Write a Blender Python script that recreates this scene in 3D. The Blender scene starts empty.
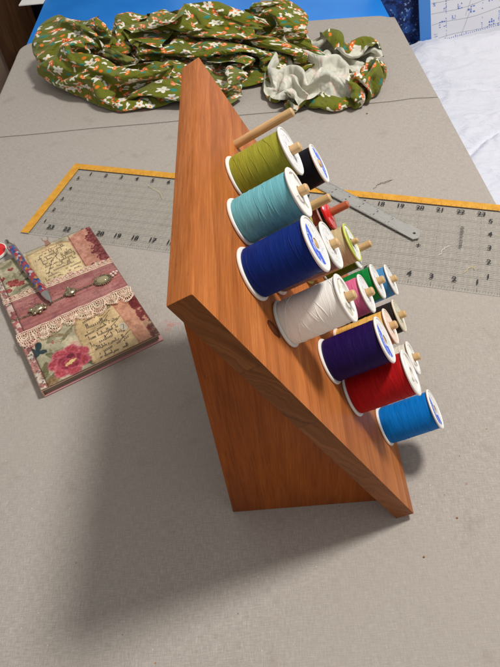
import bpy, bmesh, math, random, base64, zlib
import numpy as np
from mathutils import Vector, Matrix, noise

S = 0.0254                      # the scene is measured in inches
R_ = random.Random(7)
D = bpy.data
SC = bpy.context.scene
COL = SC.collection

# ------------------------------------------------------------------ node helpers
class NT:
    def __init__(s, name):
        s.mat = D.materials.new(name); s.mat.use_nodes = True
        s.t = s.mat.node_tree; s.n = s.t.nodes; s.l = s.t.links
        s.b = s.n['Principled BSDF']
    def new(s, kind, **kw):
        nd = s.n.new(kind)
        for k, v in kw.items(): setattr(nd, k, v)
        return nd
    def put(s, sock, v):
        if isinstance(v, bpy.types.NodeSocket): s.l.new(v, sock)
        elif v is not None: sock.default_value = v
    def m(s, op, a, b=None, c=None):
        nd = s.new('ShaderNodeMath', operation=op)
        s.put(nd.inputs[0], a); s.put(nd.inputs[1], b); s.put(nd.inputs[2], c)
        return nd.outputs[0]
    def vm(s, op, a, b=None):
        nd = s.new('ShaderNodeVectorMath', operation=op)
        s.put(nd.inputs[0], a)
        if op == 'SCALE': s.put(nd.inputs['Scale'], b)
        else: s.put(nd.inputs[1], b)
        return nd.outputs['Value'] if op in ('LENGTH', 'DOT_PRODUCT', 'DISTANCE') else nd.outputs[0]
    def coord(s, scale=(1, 1, 1), what='Object', off=(0, 0, 0), rot=(0, 0, 0)):
        tc = s.new('ShaderNodeTexCoord'); mp = s.new('ShaderNodeMapping')
        k = 1/S if what == 'Object' else 1
        mp.inputs['Scale'].default_value = [x*k for x in scale]
        mp.inputs['Location'].default_value = off; mp.inputs['Rotation'].default_value = rot
        s.l.new(tc.outputs[what], mp.inputs[0]); return mp.outputs[0]
    def noise(s, vec, scale=1, detail=3, rough=.5, dist=0):
        nd = s.new('ShaderNodeTexNoise'); s.put(nd.inputs['Vector'], vec)
        nd.inputs['Scale'].default_value = scale; nd.inputs['Detail'].default_value = detail
        nd.inputs['Roughness'].default_value = rough; nd.inputs['Distortion'].default_value = dist
        return nd.outputs[0]
    def ramp(s, f, stops, interp='LINEAR'):
        nd = s.new('ShaderNodeValToRGB'); s.put(nd.inputs[0], f); r = nd.color_ramp
        r.interpolation = interp
        while len(r.elements) < len(stops): r.elements.new(.5)
        for e, (p, c) in zip(r.elements, stops):
            e.position = p; e.color = c if len(c) == 4 else (*c, 1)
        return nd.outputs[0]
    def step(s, f, a, b):
        nd = s.new('ShaderNodeMapRange', interpolation_type='SMOOTHSTEP'); s.put(nd.inputs[0], f)
        nd.inputs[1].default_value = a; nd.inputs[2].default_value = b
        return nd.outputs[0]
    def mix(s, f, a, b, blend='MIX'):
        nd = s.new('ShaderNodeMix', data_type='RGBA', blend_type=blend)
        s.put(nd.inputs[0], f)
        for i, v in ((6, a), (7, b)):
            if isinstance(v, tuple) and len(v) == 3: v = (*v, 1)
            s.put(nd.inputs[i], v)
        return nd.outputs[2]
    def sep(s, v):
        nd = s.new('ShaderNodeSeparateXYZ'); s.put(nd.inputs[0], v); return nd.outputs
    def comb(s, x, y, z=0.0):
        nd = s.new('ShaderNodeCombineXYZ')
        for i, v in enumerate((x, y, z)): s.put(nd.inputs[i], v)
        return nd.outputs[0]
    def bump(s, h, strength=.3, dist=.01, nrm=None):
        nd = s.new('ShaderNodeBump'); nd.inputs['Strength'].default_value = strength
        nd.inputs['Distance'].default_value = dist*S; s.put(nd.inputs['Height'], h)
        if nrm is not None: s.put(nd.inputs['Normal'], nrm)
        return nd.outputs[0]
    def out(s, color=None, rough=.5, normal=None, **kw):
        if isinstance(color, tuple) and len(color) == 3: color = (*color, 1)
        s.put(s.b.inputs['Base Color'], color); s.put(s.b.inputs['Roughness'], rough)
        if normal is not None: s.put(s.b.inputs['Normal'], normal)
        for k, v in kw.items(): s.put(s.b.inputs[k.replace('_', ' ')], v)
        return s.mat

def srgb(r, g, b):
    f = lambda c: (c/255/12.92) if c/255 <= .04045 else ((c/255+.055)/1.055)**2.4
    return (f(r), f(g), f(b))

# ------------------------------------------------------------------ mesh helpers
def link(o, parent=None):
    COL.objects.link(o)
    if parent is not None: o.parent = parent
    return o
def obj(name, v, f, mat, parent=None, smooth=40, scale=S):
    me = D.meshes.new(name); me.from_pydata([tuple(c*scale for c in p) for p in v], [], f)
    return finish(me, name, mat, parent, smooth)
def finish(me, name, mat, parent=None, smooth=40):
    mats = mat if isinstance(mat, (list, tuple)) else [mat]
    for m_ in mats: me.materials.append(m_)
    me.update()
    if smooth:
        me.polygons.foreach_set('use_smooth', [True]*len(me.polygons))
        me.set_sharp_from_angle(angle=math.radians(smooth))
    return link(D.objects.new(name, me), parent)
def from_bm(name, bm, mat, parent=None, smooth=40):
    bmesh.ops.scale(bm, vec=(S, S, S), verts=bm.verts)
    bmesh.ops.recalc_face_normals(bm, faces=bm.faces)
    me = D.meshes.new(name); bm.to_mesh(me); bm.free()
    return finish(me, name, mat, parent, smooth)
def thing(name, label, cat, loc=(0, 0, 0), group=None, rot=None):
    o = D.objects.new(name, None); o.empty_display_size = .02; link(o)
    M_ = Matrix.Translation(Vector(loc)*S)
    if rot is not None: M_ = M_ @ rot.to_4x4()
    o.matrix_world = M_
    return tag(o, label, cat, group)
def tag(o, label, cat, group=None):
    o['label'] = label; o['category'] = cat
    if group: o['group'] = group
    return o
def box(bm, x0, x1, y0, y1, z0, z1, bev=0, seg=2):
    r = bmesh.ops.create_cube(bm, size=1)
    for v in r['verts']:
        v.co = Vector(((x0+x1)/2+v.co.x*(x1-x0), (y0+y1)/2+v.co.y*(y1-y0), (z0+z1)/2+v.co.z*(z1-z0)))
    if bev:
        es = list({e for v in r['verts'] for e in v.link_edges})
        bmesh.ops.bevel(bm, geom=es, offset=bev, segments=seg, profile=.5, affect='EDGES')
class MB:
    """collects vertices and faces of one part"""
    def __init__(s): s.v = []; s.f = []
    def add(s, v, f):
        k = len(s.v); s.v += [tuple(p) for p in v]; s.f += [tuple(i+k for i in q) for q in f]
    def lathe(s, prof, n=64, closed=False, c=(0, 0, 0), wob=0):
        k = len(s.v); m_ = len(prof)
        for i in range(n):
            a = 2*math.pi*i/n
            for r, z in prof: s.v.append((c[0]+r*math.cos(a), c[1]+r*math.sin(a), c[2]+z))
        for i in range(n):
            j = (i+1) % n
            for q in range(m_ if closed else m_-1):
                w = (q+1) % m_
                s.f.append((k+i*m_+q, k+j*m_+q, k+j*m_+w, k+i*m_+w))
    def tube(s, pts, r, n=6, caps=True):
        pts = [Vector(p) for p in pts]; k = len(s.v); L = len(pts)
        up = None
        for i, p in enumerate(pts):
            t = (pts[min(i+1, L-1)]-pts[max(i-1, 0)])
            t = t.normalized() if t.length > 1e-9 else Vector((0, 0, 1))
            if up is None: up = t.orthogonal().normalized()
            up = (up-t*up.dot(t)); up = up.normalized() if up.length > 1e-6 else t.orthogonal().normalized()
            w = t.cross(up); rr = r[i] if isinstance(r, (list, tuple)) else r
            for q in range(n):
                a = 2*math.pi*q/n; s.v.append(tuple(p+up*math.cos(a)*rr+w*math.sin(a)*rr))
        for i in range(L-1):
            for q in range(n):
                s.f.append((k+i*n+q, k+i*n+(q+1) % n, k+(i+1)*n+(q+1) % n, k+(i+1)*n+q))
        if caps:
            s.f.append(tuple(k+q for q in reversed(range(n)))); s.f.append(tuple(k+(L-1)*n+q for q in range(n)))
    def rect(s, x0, x1, y0, y1, z):
        s.add([(x0, y0, z), (x1, y0, z), (x1, y1, z), (x0, y1, z)], [(0, 1, 2, 3)])
    def seg(s, a, b, w, z):
        d = Vector((b[0]-a[0], b[1]-a[1])); 
        if d.length < 1e-9: return
        n = Vector((-d.y, d.x)).normalized()*w/2
        s.add([(a[0]+n.x, a[1]+n.y, z), (a[0]-n.x, a[1]-n.y, z), (b[0]-n.x, b[1]-n.y, z), (b[0]+n.x, b[1]+n.y, z)], [(0, 1, 2, 3)])
    def build(s, name, mat, parent=None, smooth=40): return obj(name, s.v, s.f, mat, parent, smooth)
def text_geo(txt, size):
    c = D.curves.new('lettering', 'FONT'); c.body = txt; c.size = size; c.align_x = 'CENTER'; c.align_y = 'CENTER'; c.resolution_u = 3
    c.offset = .03*size
    o = D.objects.new('lettering', c); COL.objects.link(o)
    dg = bpy.context.evaluated_depsgraph_get()
    me = o.evaluated_get(dg).to_mesh()
    v = [tuple(p.co) for p in me.vertices]; f = [tuple(p.vertices) for p in me.polygons]
    o.evaluated_get(dg).to_mesh_clear(); D.objects.remove(o); D.curves.remove(c)
    return v, f
def put_text(mb, txt, size, x, y, z, rot=0, mirror=False):
    v, f = text_geo(txt, size); c, s_ = math.cos(rot), math.sin(rot); k = -1 if mirror else 1
    mb.add([(x+c*k*p[0]-s_*p[1], y+s_*k*p[0]+c*p[1], z) for p in v], f if not mirror else [tuple(reversed(q)) for q in f])

# ------------------------------------------------------------------ materials
def plain(name, col, rough=.5, **kw):
    return NT(name).out(col, rough, **kw)

def mat_canvas():
    m = NT('grey_canvas'); P = m.coord()
    warp = m.noise(m.coord((34, 3.2, 5)), 1, 2, .65); weft = m.noise(m.coord((3.2, 34, 5)), 1, 2, .65)
    fine = m.noise(P, 45, 2, .6)
    t = m.m('ADD', m.m('MULTIPLY', m.m('ADD', warp, weft), .42), m.m('MULTIPLY', fine, .16))
    c = m.ramp(t, [(.32, srgb(146, 139, 131)), (.5, srgb(167, 159, 151)), (.68, srgb(189, 182, 174))])
    big = m.noise(P, .12, 3, .5)
    c = m.mix(m.step(big, .35, .7), c, m.mix(.5, c, srgb(168, 160, 151), 'MIX'))
    dirt = m.noise(P, .6, 4, .65)
    c = m.mix(m.m('MULTIPLY', m.step(dirt, .56, .75), .22), c, srgb(120, 105, 92))
    # small specks of lint and dirt
    for sc, th, col in ((1.1, .03, srgb(92, 80, 70)), (.75, .03, srgb(150, 108, 66)), (2.1, .05, srgb(215, 208, 198))):
        v = m.new('ShaderNodeTexVoronoi', voronoi_dimensions='2D'); m.put(v.inputs['Vector'], P); v.inputs['Scale'].default_value = sc
        pick = m.step(m.sep(v.outputs['Color'])[0], .975, .98)
        k = m.m('MULTIPLY', m.m('SUBTRACT', 1.0, m.step(v.outputs['Distance'], th*.5, th)), pick)
        c = m.mix(m.m('MULTIPLY', k, .75), c, col)
    # faint pink smudge beside the journal
    d = m.vm('LENGTH', m.vm('MULTIPLY', m.vm('SUBTRACT', P, (-8.2, 9.75, 0)), (1.0, 1.5, 0)))
    k = m.m('MULTIPLY', m.m('SUBTRACT', 1.0, m.step(d, .15, .75)), m.step(m.noise(P, 2.6, 3, .6), .42, .7))
    c = m.mix(m.m('MULTIPLY', k, .55), c, srgb(190, 98, 92))
    h = m.m('ADD', m.m('MULTIPLY', m.m('ADD', warp, weft), .5), fine)
    return m.out(c, .95, m.bump(h, .38, .016), Specular_IOR_Level=.15)

def mat_wood(name, axis, base, dark, light, centre=(0, -1.5, -9), rings=1.25, end=False, seams=None, streak=.55, knot=None, rough=.42):
    m = NT(name); P = m.coord(); x, y, z = m.sep(P)
    ax = {'x': x, 'y': y, 'z': z}
    al = ax[axis]; o1, o2 = [ax[k] for k in 'xyz' if k != axis]
    tone = None
    if seams:      # boards glued edge to edge: each has its own heart and tone
        tone = m.ramp(m.m('DIVIDE', y, 13.0), [(a/13.0, (t, t, t)) for a, t in seams], 'CONSTANT')
    c1, c2 = centre[1], centre[2]
    wob = m.noise(m.comb(m.m('MULTIPLY', al, .10), m.m('MULTIPLY', o1, .5), m.m('MULTIPLY', o2, .5)), 1, 3, .55)
    d1 = m.m('SUBTRACT', o1, c1); d2 = m.m('SUBTRACT', o2, c2)
    if tone is not None: d1 = m.m('ADD', d1, m.m('MULTIPLY', tone, 11.0))
    r = m.m('SQRT', m.m('ADD', m.m('MULTIPLY', d1, d1), m.m('MULTIPLY', d2, d2)))
    r = m.m('ADD', m.m('MULTIPLY', r, rings), m.m('MULTIPLY', wob, 2.6))
    saw = m.m('FRACT', r)
    band = m.m('MULTIPLY', saw, m.m('SUBTRACT', 1.0, m.step(saw, .82, 1.0)))
    fv = m.comb(m.m('MULTIPLY', al, .9 if not end else 14), m.m('MULTIPLY', o1, 22), m.m('MULTIPLY', o2, 22))
    fib = m.noise(fv, 1, 4, .6)
    fv2 = m.comb(m.m('MULTIPLY', al, .22), m.m('MULTIPLY', o1, 4.5), m.m('MULTIPLY', o2, 4.5))
    fib2 = m.noise(fv2, 1, 3, .55)
    f = m.m('ADD', m.m('ADD', m.m('MULTIPLY', band, .30*streak), m.m('ADD', m.m('MULTIPLY', fib, .60), .10)), m.m('MULTIPLY', fib2, .24))
    c = m.ramp(f, [(.34, light), (.55, base), (.86, dark)])
    # open pores: short dark dashes along the grain
    pv = m.comb(m.m('MULTIPLY', al, 2.6), m.m('MULTIPLY', o1, 40), m.m('MULTIPLY', o2, 40))
    por = m.step(m.noise(pv, 1, 1, .5), .66, .78)
    c = m.mix(m.m('MULTIPLY', por, .45), c, tuple(k*.45 for k in dark))
    blot = m.noise(m.comb(m.m('MULTIPLY', al, .16), m.m('MULTIPLY', o1, .8), m.m('MULTIPLY', o2, .8)), 1, 3, .6)
    c = m.mix(1.0, c, m.ramp(blot, [(.32, (.80, .74, .68)), (.68, (1.12, 1.12, 1.12))]), 'MULTIPLY')
    if tone is not None: c = m.mix(1.0, c, m.ramp(tone, [(0, (.70, .66, .62)), (1, (1.26, 1.26, 1.22))]), 'MULTIPLY')
    if knot:
        d = m.vm('SUBTRACT', P, (knot[0], knot[1], 0)); dx, dy, dz = m.sep(d)
        q = m.m('SQRT', m.m('ADD', m.m('POWER', m.m('DIVIDE', dx, knot[2]), 2.0), m.m('POWER', m.m('DIVIDE', dy, knot[3]), 2.0)))
        q = m.m('ADD', q, m.m('MULTIPLY', m.m('SUBTRACT', m.noise(P, 9, 2), .5), .35))
        ringk = m.ramp(m.m('DIVIDE', q, 2.6), [(0, (.40, .30, .22)), (.34, (.16, .10, .07)), (.40, (.14, .09, .06)), (.44, (.78, .72, .66)), (1, (1, 1, 1))])
        c = m.mix(1.0, c, ringk, 'MULTIPLY')
    h = m.m('SUBTRACT', m.m('MULTIPLY', fib, .5), por)
    rg = m.m('ADD', rough-.08, m.m('MULTIPLY', fib2, .2))
    return m.out(c, rg, m.bump(h, .25, .008), Specular_IOR_Level=.12)

def mat_thread(name, col, var=.25, sheen=.0, rough=.5):
    m = NT(name); P = m.coord(); x, y, z = m.sep(P)
    th = m.m('ARCTAN2', y, x)
    zz = m.m('ADD', z, m.m('MULTIPLY', th, .012))
    w = m.noise(m.comb(m.m('MULTIPLY', m.m('COSINE', th), 1.1), m.m('MULTIPLY', m.m('SINE', th), 1.1), m.m('MULTIPLY', zz, 34)), 1, 2, .6)
    w2 = m.noise(m.comb(m.m('MULTIPLY', m.m('COSINE', th), .7), m.m('MULTIPLY', m.m('SINE', th), .7), m.m('MULTIPLY', zz, 6)), 1, 2, .5)
    t = m.m('ADD', m.m('MULTIPLY', w, .65), m.m('MULTIPLY', w2, .35))
    if min(col) > .5: var *= .35
    lo = tuple(c*(1-var) for c in col); hi = tuple(min(1, c*(1+var)+.004) for c in col)
    c = m.ramp(t, [(.32, lo), (.5, col), (.68, hi)])
    fz = m.noise(m.comb(m.m('MULTIPLY', th, .35), 0.0, m.m('MULTIPLY', zz, 95)), 1, 2, .6)
    c = m.mix(m.m('MULTIPLY', m.step(fz, .40, .68), .10 if min(col) > .5 else .28), c, tuple(k*.55 for k in col))
    h = m.m('ADD', m.m('MULTIPLY', w, 1.0), m.m('MULTIPLY', fz, .5))
    return m.out(c, rough, m.bump(h, .45, .018), Specular_IOR_Level=.14, Sheen_Weight=sheen, Sheen_Roughness=.4)

def mat_label(name, kind, col, side=(-.85, .53), base=(.80, .80, .78)):
    """paper disc on the end of a spool: a coloured crescent with white script, or rings of small print"""
    m = NT(name); P = m.coord(); x, y, z = m.sep(P)
    r = m.m('SQRT', m.m('ADD', m.m('MULTIPLY', x, x), m.m('MULTIPLY', y, y)))
    d = m.m('ADD', m.m('MULTIPLY', x, side[0]), m.m('MULTIPLY', y, side[1]))
    e = m.m('SUBTRACT', m.m('MULTIPLY', y, side[0]), m.m('MULTIPLY', x, side[1]))
    c = (*base, 1)
    mott = m.step(m.noise(P, 2.2, 2), .5, .6)
    # printed lettering: short dashes arranged in lines
    lines = m.step(m.m('SINE', m.m('MULTIPLY', d, 2*math.pi*6.5)), .1, .4)
    let = m.step(m.noise(m.comb(m.m('MULTIPLY', e, 10), m.m('MULTIPLY', d, 9)), 1, 2, .7), .52, .58)
    ink = m.m('MULTIPLY', lines, let)
    zone = m.m('MULTIPLY', m.step(r, .24, .27), m.m('SUBTRACT', 1.0, m.step(r, .50, .54)))
    if kind == 'crescent':
        cres = m.m('MULTIPLY', m.step(d, .02, .035), m.m('SUBTRACT', 1.0, m.step(r, .545, .555)))
        hub = m.step(r, .2, .21)
        swirl = m.step(m.m('ABSOLUTE', m.m('SUBTRACT', m.noise(m.comb(m.m('MULTIPLY', e, 4.2), m.m('MULTIPLY', d, 7)), 1, 1, .5), .5)), .025, .045)
        swirl = m.m('MAXIMUM', swirl, m.step(m.m('ABSOLUTE', m.m('SUBTRACT', d, .30)), .05, .09))
        k = m.m('MULTIPLY', m.m('MULTIPLY', cres, hub), swirl)
        inkz = m.m('MULTIPLY', m.m('MULTIPLY', ink, zone), m.m('SUBTRACT', 1.0, m.step(d, .0, .03)))
        c = m.mix(m.m('MULTIPLY', inkz, .55), c, srgb(90, 95, 120))
        c = m.mix(k, c, col)
    else:
        c = m.mix(m.m('MULTIPLY', m.m('MULTIPLY', ink, zone), .75), c, col)
        if kind == 'arc':
            k = m.m('MULTIPLY', m.step(d, .14, .18), m.m('SUBTRACT', 1.0, m.step(r, .5, .52)))
            c = m.mix(k, c, srgb(150, 170, 40))
    return m.out(c, .45, Specular_IOR_Level=.5)

M_white = plain('white_plastic', srgb(236, 233, 226), .38, Subsurface_Weight=0.0)
M_metal = NT('brushed_steel'); _p = M_metal.noise(M_metal.coord((2, 40, 2)), 1, 3)
M_metal = M_metal.out(M_metal.ramp(_p, [(.3, srgb(158, 156, 151)), (.7, srgb(182, 180, 175))]), .42, Metallic=.35)
M_ink = plain('black_print', srgb(22, 22, 22), .6)
M_inkgrey = plain('fine_grey_print', srgb(92, 88, 82), .6)

def mat_dowel(name, col, tip=None):
    m = NT(name); P = m.coord((16, 16, 1.4)); f = m.noise(P, 1, 3, .6); g = m.noise(m.coord((3, 3, .8)), 1, 2)
    c = m.ramp(m.m('ADD', m.m('MULTIPLY', f, .6), m.m('MULTIPLY', g, .4)), [(.3, tuple(k*.62 for k in col)), (.55, col), (.75, tuple(min(1, k*1.2) for k in col))])
    return m.out(c, .55, m.bump(f, .2, .01))
M_dowel = mat_dowel('birch_dowel', srgb(212, 174, 122))
M_dowel_red = mat_dowel('reddish_dowel', srgb(190, 98, 62))

# ================================================================== THE RACK
TH, BW, BL, BT = 1.1045, 10.276, 12.612, .648
cT, sT = math.cos(TH), math.sin(TH)
ROT = Matrix(((0, -cT, sT), (1, 0, 0), (0, sT, cT)))      # columns: along the board, up the slope, out of its face
def on_board(u, v, n): return Vector((-cT*v+sT*n, u, sT*v+cT*n))

def mat_end():
    # end grain: faint curved year rings crossing the edge at a slant, fine saw marks, glue joints
    m = NT('oiled_timber_end_grain'); P = m.coord(); x, y, z = m.sep(P)
    wp = m.noise(P, .8, 3, .55)
    pl_ = m.ramp(m.m('DIVIDE', y, 13.0), [(0, (.1,)*3), (3.4/13, (.9,)*3), (7.05/13, (.35,)*3), (9.9/13, (.7,)*3)], 'CONSTANT')
    ang = m.m('ADD', m.m('MULTIPLY', m.m('SUBTRACT', pl_, .5), 1.1), 1.0)
    q = m.m('ADD', m.m('MULTIPLY', y, .9), m.m('MULTIPLY', m.m('MULTIPLY', z, ang), 2.6))
    q = m.m('ADD', q, m.m('ADD', m.m('MULTIPLY', wp, 2.4), m.m('MULTIPLY', m.m('MULTIPLY', z, z), 1.2)))
    r1 = m.noise(m.comb(m.m('MULTIPLY', q, 2.2), m.m('MULTIPLY', y, .25), pl_), 1, 3, .6)
    r2 = m.noise(m.comb(m.m('MULTIPLY', q, 9.0), m.m('MULTIPLY', y, .6), pl_), 1, 2, .6)
    f = m.m('ADD', m.m('MULTIPLY', r1, .62), m.m('MULTIPLY', r2, .38))
    c = m.ramp(f, [(.32, srgb(98, 55, 24)), (.52, srgb(124, 73, 34)), (.70, srgb(148, 92, 48))])
    c = m.mix(1.0, c, m.ramp(pl_, [(0, (1.35, 1.3, 1.2)), (.3, (.92, .9, .88)), (.9, (1.08, 1.06, 1.02))]), 'MULTIPLY')
    jn = None
    for s_ in (3.4, 7.05, 9.9):
        d = m.m('ABSOLUTE', m.m('SUBTRACT', y, s_)); k = m.m('SUBTRACT', 1.0, m.step(d, .008, .03)); jn = k if jn is None else m.m('MAXIMUM', jn, k)
    c = m.mix(m.m('MULTIPLY', jn, .25), c, srgb(56, 30, 16))
    return m.out(c, .5, m.bump(r2, .25, .008), Specular_IOR_Level=.2)
rack = thing('thread_rack', 'slanted orange brown wooden spool rack standing on the grey canvas', 'thread rack')
W_face = mat_wood('oiled_timber_face', 'x', srgb(182, 110, 58), srgb(136, 76, 35), srgb(205, 136, 78), seams=[(0, .55), (3.4, .42), (6.9, .66), (9.9, .5)], knot=(1.575, 9.19, .17, .30), rough=.40)
W_end = mat_end()
W_leg = mat_wood('reddish_timber', 'z', srgb(150, 77, 23), srgb(110, 52, 14), srgb(166, 93, 32), rings=.9, rough=.38)
bm = bmesh.new(); box(bm, 0, BW, 0, BL, 0, BT, .035, 2)
bm.faces.ensure_lookup_table()
for f in bm.faces:
    if abs(f.normal.x) > .9: f.material_index = 1
board = from_bm('board', bm, [W_face, W_end], rack, 30)
board.matrix_local = ROT.to_4x4()
# triangular support standing behind the board
def support(y0):
    bm = bmesh.new(); t = .72
    xb = -5.533
    tri = [(xb, 0), (-.02, 0), (xb-.02, math.tan(TH)*(-xb)-.02)]
    vs = [[bm.verts.new((x, y, z)) for x, z in tri] for y in (y0, y0+t)]
    bm.faces.new(vs[0]); bm.faces.new(vs[1][::-1])
    for i in range(3): bm.faces.new((vs[0][i], vs[1][i], vs[1][(i+1) % 3], vs[0][(i+1) % 3]))
    bmesh.ops.bevel(bm, geom=list(bm.edges), offset=.025, segments=2, profile=.5, affect='EDGES')
    return from_bm('support', bm, W_leg, rack, 30)
support(.693); support(BW-.693-.72)

def peg(u, v, L, mat=M_dowel, r=.135):
    mb = MB(); n = 20
    mb.lathe([(0, -.02), (r, -.02), (r, L-.035), (r-.03, L), (0, L)], n)
    o = mb.build('peg', mat, rack, 35)
    o.matrix_local = Matrix.Translation(on_board(u, v, BT)*S) @ ROT.to_4x4()
    return o

# ------------------------------------------------------------------ spools
def flange_disc(mb, r, z0, t):
    e = min(.03, t*.4)
    mb.lathe([(.15, z0), (r-e, z0), (r-e*.3, z0+e*.3), (r, z0+e), (r, z0+t-e), (r-e*.3, z0+t-e*.3), (r-e, z0+t), (.15, z0+t)], 72, closed=True)
def strands(mb, rb, h0, h1, n, wild, seed):
    q = random.Random(seed)
    for _ in range(n):
        a = q.random()*6.28; z = q.uniform(h0+.08, h1-.1); span = q.uniform(1.2, 3.2); dz = q.uniform(-wild, wild)
        pts = []
        for k in range(25):
            t = k/24; zz = min(max(z+dz*t+.02*math.sin(t*9+a), h0+.02), h1-.02); aa = a+span*t
            lift = .008*math.sin(math.pi*t)-.003
            pts.append(((rb+lift)*math.cos(aa), (rb+lift)*math.sin(aa), zz))
        mb.tube(pts, .0062, 5, False)
SP_GROUP = 'thread spools on the rack pegs'
def spool(u, v, h, r, col, style, label, label_col=srgb(40, 90, 215), side=(-.85, .53), rim=None, thread_r=.9, wild=.12, nst=7, tmat=None, spin=0.0, barrel=.01, label_base=(.80, .80, .78)):
    seed = int(u*100+v*10)
    o = thing('thread_spool', label, 'thread spool', on_board(u, v, BT+.012), SP_GROUP, ROT @ Matrix.Rotation(spin, 3, 'Z'))
    rim = rim or M_white
    mb = MB(); flange_disc(mb, r, 0, .075); mb.build('lower_flange', rim, o, 30)
    rb = r*thread_r; mb = MB()
    prof = [(.17, .075)]
    q = random.Random(seed)
    K = 40
    for i in range(K+1):
        t = i/K; z = .077+(h-.155)*t
        e = math.sin(math.pi*t)**.5*barrel
        prof.append((rb+e+q.uniform(-.0015, .0015)-(.03 if i in (0, K) else 0), z))
    prof.append((.17, h-.075))
    mb.lathe(prof, 72)
    strands(mb, rb+barrel*.8, .1, h-.1, nst, wild, seed); strands(mb, rb+barrel*.8, .1, h-.1, 5, wild+.25, seed+1)
    mb.build('thread', tmat or mat_thread('thread_winding', col), o, 60)
    mb = MB()
    if style == 'open':         # moulded end with a recess, spokes and a hub
        z = h-.075
        mb.lathe([(.17, z), (r-.03, z), (r, z+.03), (r, h-.02), (r-.02, h), (r-.13, h), (r-.15, h-.045), (.27, h-.045), (.265, h-.004), (.235, h), (.17, h)], 72, closed=True)
        for k in range(3):
            a = k*2.094+.5; ca, sa = math.cos(a), math.sin(a)
            w = .035; pts = []
            for dx, dy in ((.26, -w), (r-.14, -w), (r-.14, w), (.26, w)): pts.append((dx*ca-dy*sa, dx*sa+dy*ca))
            mb.add([(x, y, zz) for zz in (h-.05, h-.012) for x, y in pts], [(4, 5, 6, 7), (0, 1, 5, 4), (1, 2, 6, 5), (2, 3, 7, 6), (3, 0, 4, 7)])
        mb.build('upper_flange', rim, o, 30)
        if label_col is not None:
            mb = MB()
            for k in range(3):      # remnants of the torn paper label between the spokes
                a0, a1 = k*2.094+.75, k*2.094+.75+q.uniform(.9, 1.5); n = 10
                vs = [(rr*math.cos(a0+(a1-a0)*i/n), rr*math.sin(a0+(a1-a0)*i/n), h-.040) for rr in (.30, r-.18) for i in range(n+1)]
                mb.add(vs, [(i, n+1+i, n+2+i, i+1) for i in range(n)])
            mb.build('label', mat_label('paper_label', 'print', srgb(120, 112, 96), base=srgb(205, 196, 172)), o, 0)
    else:
        z = h-.075
        mb.lathe([(.17, z), (r-.03, z), (r, z+.03), (r, h-.025), (r-.025, h), (r-.06, h), (r-.075, h-.022), (.17, h-.022)], 72, closed=True)
        mb.build('upper_flange', rim, o, 30)
        mb = MB(); mb.lathe([(.155, h-.018), (r-.08, h-.018)], 72)
        mb.build('label', mat_label('paper_label', style, label_col, side, label_base), o, 0)
    return o

RIGHT = (.85, -.53); LEFT = (-.85, .53)
pegs = [(8.04, 10.62, 2.0), (6.23, 10.58, 2.03), (4.28, 10.60, 2.03), (2.68, 10.17, 1.84),
        (8.34, 8.41, 1.85), (6.07, 8.71, 2.0), (3.84, 8.93, 2.03), (2.22, 8.52, 2.05),
        (8.0, 6.70, 1.99), (6.18, 6.65, 2.0), (4.20, 6.31, 2.0), (2.75, 5.74, 1.82),
        (7.9, 4.75, 1.97), (6.31, 4.44, 2.02), (4.34, 4.31, 2.0), (2.46, 4.18, 1.95),
        (8.43, 2.06, 2.02), (6.23, 2.44, 2.03), (4.51, 2.06, 2.02), (2.73, 1.33, 1.86)]
for i, (u, v, L) in enumerate(pegs): peg(u, v, L, M_dowel_red if i == 8 else M_dowel, .135 if i != 9 else .10)

spool(6.23, 10.58, 1.74, .72, srgb(156, 154, 50), 'print', 'olive green thread spool between the bare top peg and the light blue spool', srgb(110, 125, 165), nst=9)
spool(4.28, 10.60, 1.78, .69, srgb(112, 182, 192), 'open', 'light turquoise blue thread spool below the olive spool', None, nst=9)
spool(2.68, 10.17, 1.84, .74, srgb(5, 38, 114), 'crescent', 'royal navy blue thread spool with a blue crescent label above the white spool', nst=6)
spool(8.34, 8.41, 1.81, .68, srgb(14, 15, 24), 'crescent', 'black thread spool with blue and white label behind the olive spool', srgb(60, 110, 225), RIGHT, nst=3)
spool(3.84, 8.93, 1.82, .69, srgb(136, 104, 94), 'print', 'mauve brown thread spool half hidden behind the navy spool', srgb(90, 110, 120), nst=3)
spool(2.22, 8.52, 1.79, .67, srgb(250, 247, 238), 'open', 'cream white thread spool with stray crossing strands', srgb(1, 1, 1), nst=34, wild=.75, thread_r=.91)
M_lime = plain('lime_plastic', srgb(196, 200, 92), .35)
spool(6.18, 6.65, 1.80, .67, srgb(206, 186, 142), 'arc', 'tan thread spool with a lime green rim', srgb(70, 80, 80), (-.6, .8), rim=M_lime, nst=3)
spool(4.20, 6.31, 1.78, .63, srgb(226, 112, 152), 'print', 'pink thread spool between the white and green spools', srgb(170, 90, 110), nst=5)
spool(2.75, 5.74, 1.84, .73, srgb(32, 13, 76), 'crescent', 'dark purple thread spool with a blue crescent label above the red spool', srgb(45, 95, 215), nst=7)
spool(7.9, 4.75, 1.30, .70, srgb(128, 116, 26), 'crescent', 'short olive gold thread spool under the lime rimmed spool', srgb(40, 100, 205), RIGHT, nst=2)
spool(6.31, 4.44, 1.79, .65, srgb(10, 132, 58), 'print', 'bright green thread spool between the pink and denim blue spools', srgb(90, 100, 110), nst=4)
spool(4.34, 4.31, 1.79, .63, srgb(236, 186, 96), 'print', 'golden yellow thread spool behind the purple spool', srgb(214, 120, 90), label_base=srgb(238, 214, 196), rim=plain('peach_plastic', srgb(240, 222, 206), .4), nst=4)
spool(2.46, 4.18, 2.0, .745, srgb(172, 16, 20), 'open', 'red thread spool with a plain white ribbed end', None, nst=8)
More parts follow.
